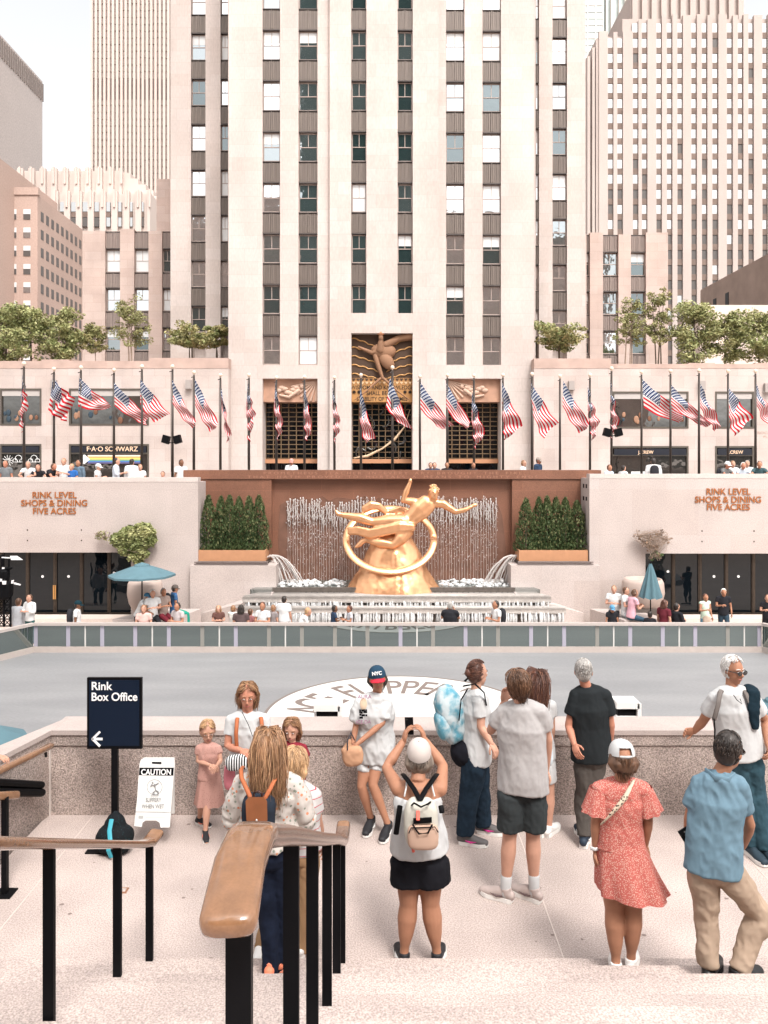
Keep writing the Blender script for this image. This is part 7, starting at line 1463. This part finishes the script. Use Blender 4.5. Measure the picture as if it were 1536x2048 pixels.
for a_ in (('woman in a pale pink top seated low in front under the umbrella', 288, 33.1, 1.40, 180, (.62, .42, .38), Gy, 'lightbrown', dict(arm='front', hlen=.14, fem=1)),
           ('white-haired woman in a white top seated on the bench under the umbrella', 305, 33.9, 1.62, 150, Wt, Bk, 'white', dict(arm='front', fem=1)),
           ('dark-haired man in a patterned brown shirt seated on the bench under the umbrella', 326, 34.3, 1.7, 130, (.30, .23, .20), (.14, .02, .03), 'grey', dict(arm='front', skin='tan')),
           ('man in a blue T-shirt and cap seated at the back of the umbrella group', 348, 35.2, 1.85, 60, (.05, .12, .25), (.02, .25, .18), 'dark', dict(skin='tan', hat=(.12, .10, .09), extra='pack')),
           ('woman with tied dark hair in a grey vest seated right of the umbrella', 356, 33.4, 1.45, 210, (.45, .40, .40), Gy, 'dark', dict(skin='tan', arm='front', fem=1))):
    small(a_[0], a_[1], 0, a_[2], a_[3], a_[4], a_[5], a_[6], a_[7], z=rz0 + (.3 if a_[2] > 33.8 else 0), pose='sit', **a_[8])
seat = dict(pose='sit')
for a_ in (('blond long-haired child by the left foot of the cascade', 437, 33.0, 1.35, 170, (.12, .06, .05), Bk, 'blond', dict(hlen=.3, fem=1, arm='front')),
           ('child in a pale top seated with arms up left of the dark-haired woman', 466, 33.2, 1.3, 20, (.70, .60, .56), Gy, 'lightbrown', dict(arm='face', fem=1)),
           ('woman with long dark hair and dark top seated facing the cascade', 482, 33.0, 1.38, 0, (.10, .07, .07), Bk, 'dark', dict(hlen=.35, fem=1)),
           ('small child in a dark top between the dark-haired woman and the woman in white', 500, 33.2, 1.15, 30, (.28, .12, .12), Gy, 'brown', dict()),
           ('red-haired woman in a white top seated in front of the cascade', 526, 33.0, 1.5, 200, Wt, Gy, 'auburn', dict(arm='front', fem=1, skin='tan')),
           ('boy in a grey top seated left of the standing person in white', 546, 33.1, 1.5, 30, (.25, .22, .22), Gy, 'lightbrown', dict()),
           ('person in a pale top bending low right of the standing person in white', 596, 33.1, 1.2, 70, Wt, Bk, 'blond', dict(lean=.4, arm='fwd')),
           ('boy in a navy top seated sideways before the middle of the cascade', 668, 33.0, 1.38, 70, Nv, Bk, 'dark', dict(skin='brown', arm='front')),
           ('woman in a grey vest seated beside the boy in the navy top', 700, 33.0, 1.55, 250, (.45, .45, .48), Gy, 'auburn', dict(arm='front', fem=1, skin='tan')),
           ('person in black photographing the cascade with both hands raised', 900, 33.0, 1.5, 10, Bk, Bk, 'grey', dict(arm='face', skin='tan', bld=1.25))):
    small(a_[0], a_[1], 0, a_[2], a_[3], a_[4], a_[5], a_[6], a_[7], z=rz0 + .04, pose='sit', **a_[8])
sm('tall person in a loose white T-shirt standing with their back to us at the cascade', 568, 0, 33.0, 1.78, 10, Wt, Bk, 'dark', sleeve=.7, bld=1.15)
sm('bearded man in a white T-shirt with a black backpack looking back by the cascade', 993, 0, 33.0, 1.60, 250, Wt, Gy, 'dark', arm='front', skin='tan', extra='pack')
for a_ in (('woman in a white top seated highest on the right stone bench', 1228, 35.0, 1.75, 200, Wt, Bk, 'lightbrown', dict(arm='front', fem=1)),
           ('woman in a white jacket seated second on the right stone bench', 1250, 34.6, 1.62, 120, (.70, .68, .68), (.55, .6, .65), 'brown', dict(arm='front', fem=1)),
           ('woman in a pink shirt seated looking down on the right stone bench', 1262, 34.0, 1.62, 75, (.68, .36, .42), (.04, .08, .12), 'brown', dict(arm='front', fem=1, hlen=.14, lean=.15))):
    small(a_[0], a_[1], 0, a_[2], a_[3], a_[4], a_[5], a_[6], a_[7], z=rz0 + .32, pose='sit', **a_[8])
small('boy in a printed black T-shirt and blue cap in front of the right stone bench', 1224, 0, 33.1, 1.38, 180, Bk, Gy, 'brown', z=rz0 + .02, pose='sit', hat=(.10, .25, .40), skin='tan')
small('woman with long hair in wine red seated left of the man in a suit', 1328, 0, 33.2, 1.50, 60, (.13, .025, .035), Bk, 'auburn', z=rz0 + .1, pose='sit', hlen=.32, fem=1)
sm('man in a dark suit seated beside the woman in wine red', 1352, 0, 33.4, 1.42, 60, (.018, .020, .024), Bk, 'dark', sleeve=1.8, arm='front')
small('dark bag-carrying child crouched at the foot of the closed umbrella', 1300, 0, 33.2, .98, 20, Bk, Bk, 'dark', z=rz0 + .1, pose='sit')
sm('woman in a mint vest and jeans walking before the right glass doors', 1410, 0, 33.6, 1.78, 165, (.50, .60, .50), (.10, .22, .30), 'auburn', pose='walk', arm='one', fem=1, sleeve=.1, extra='bag', skin='tan')
sm('white-haired man in a black T-shirt walking before the right glass doors', 1447, 0, 34.0, 1.95, 190, Bk, (.03, .05, .07), 'white', pose='walk', arm='one', skin='tan')
sm('dark-clothed person cut by the right picture edge on the rink level', 1535, 0, 33.6, 1.75, 200, Bk, Bk, 'brown', arm='front')
# ================================================================= people at street level, behind the parapets
st2 = lambda *a, **k: small(*a, z=2.0, **k)
PB = 'people leaning on the street parapet'
def par(label, px, h, yaw, top, hc, D=38.9, **k):
    if k.get('arm') == 'rail' and 'lean' not in k: k['lean'] = .22; D = D - .15
    small(label, px, 0, D, h, yaw, top, Dn, hc, z=2.0 if 'z' not in k else k.pop('z'), **k)
par('man in a grey T-shirt looking down at the far left of the street parapet', 12, 1.62, 185, (.16, .17, .18), 'brown', skin='ruddy')
par('man in a white shirt with dark straps leaning on the left street parapet', 59, 1.58, 170, Wt, 'grey', arm='rail', extra='pack')
par('woman in black with sunglasses and auburn hair leaning on the left street parapet', 77, 1.42, 160, Bk, 'auburn', arm='rail', fem=1, hlen=.15)
par('man in black bending sideways against the left street parapet', 96, 1.46, 100, Bk, 'brown', lean=.3, arm='rail', skin='ruddy', bld=1.2)
par('fair woman in a white top and dark straps at the left street parapet', 128, 1.74, 175, Wt, 'lightbrown', fem=1, arm='front')
par('child in a royal blue football shirt in front of the fair woman', 144, 1.45, 190, (.03, .12, .36), 'blond')
par('dark-haired person in a denim jacket behind the child in blue', 158, 1.66, 200, (.12, .17, .22), 'dark', D=39.4, skin='tan', sleeve=1.6)
par('woman in a white cap and white top looking at her phone on the parapet', 195, 1.45, 90, Wt, 'grey', hat=(.8, .8, .8), arm='front', fem=1)
par('young man in a pale shirt standing sideways by the toy shop', 232, 1.76, 80, (.50, .54, .60), 'dark', arm='front', sleeve=1.4)
par('tall man in a white shirt with his back turned by the toy shop', 263, 1.70, 10, Wt, 'dark', bld=1.2, sleeve=1.5, D=39.2)
par('person in white right of the tall man in the white shirt', 280, 1.42, 150, Wt, 'lightbrown', D=39.6)
par('small child peeking over the left street parapet', 326, 1.05, 180, Pk, 'brown')
par('bald dark-skinned man in a white T-shirt at the end of the left parapet', 362, 1.67, 140, Wt, 'dark', skin='brown', D=39.2)
par('guard in a pale uniform shirt standing before the left portal', 583, 1.72, 180, (.74, .66, .62), 'auburn', arm='front', D=44, skin='ruddy', hat=(.55, .28, .24))
for i, (px, lb) in enumerate(((861, 'dark-haired head left of two just above the red granite beam'), (869, 'dark-haired head right of two just above the red granite beam'))): par(lb, px, 1.50, 180, Nv, 'dark', D=43)
par('dark-haired person half hidden behind the flagpole left of the right portal', 894, 1.52, 180, Bk, 'dark', D=43, skin='tan')
par('dark-haired person behind the limp flag before the right portal', 946, 1.50, 150, Bk, 'brown', D=43, skin='tan')
par('curly blond woman in a cream top right of the right portal', 1046, 1.64, 120, (.74, .66, .62), 'lightbrown', D=42, fem=1, hlen=.12)
par('man in a navy T-shirt and cap right of the curly blond woman', 1076, 1.80, 130, Nv, 'brown', D=42, hat=(.30, .25, .22), skin='ruddy')
par('person in a pale blue top low behind the right parapet beside a flagpole', 1218, 1.40, 150, (.45, .52, .60), 'brown', skin='tan')
par('person in white behind the right parapet beside the clothes shop door', 1246, 1.36, 60, Wt, 'dark', D=40.5)
par('man in a white shirt with a black shoulder bag before the clothes shop', 1307, 1.74, 10, Wt, 'dark', bld=1.25, extra='pack', sleeve=1.3, skin='tan')
par('man in a grey T-shirt and white cap leaning on the right street parapet', 1446, 1.56, 150, (.14, .14, .14), 'brown', arm='rail', hat=(.78, .76, .74), extra='pack', skin='ruddy')
par('child in a white sailor top between the two leaning men', 1465, 1.60, 180, (.76, .74, .72), 'lightbrown', D=39.5)
par('white-haired man in a pale blue shirt leaning on the right street parapet', 1482, 1.52, 180, (.45, .50, .56), 'white', arm='rail', skin='ruddy')
par('person in white standing behind the white-haired leaning man', 1494, 1.62, 190, Wt, 'grey', D=39.6)
par('man in sunglasses and dark teal shirt leaning at the right end of the street parapet', 1518, 1.58, 200, (.05, .09, .10), 'dark', arm='rail', skin='tan')
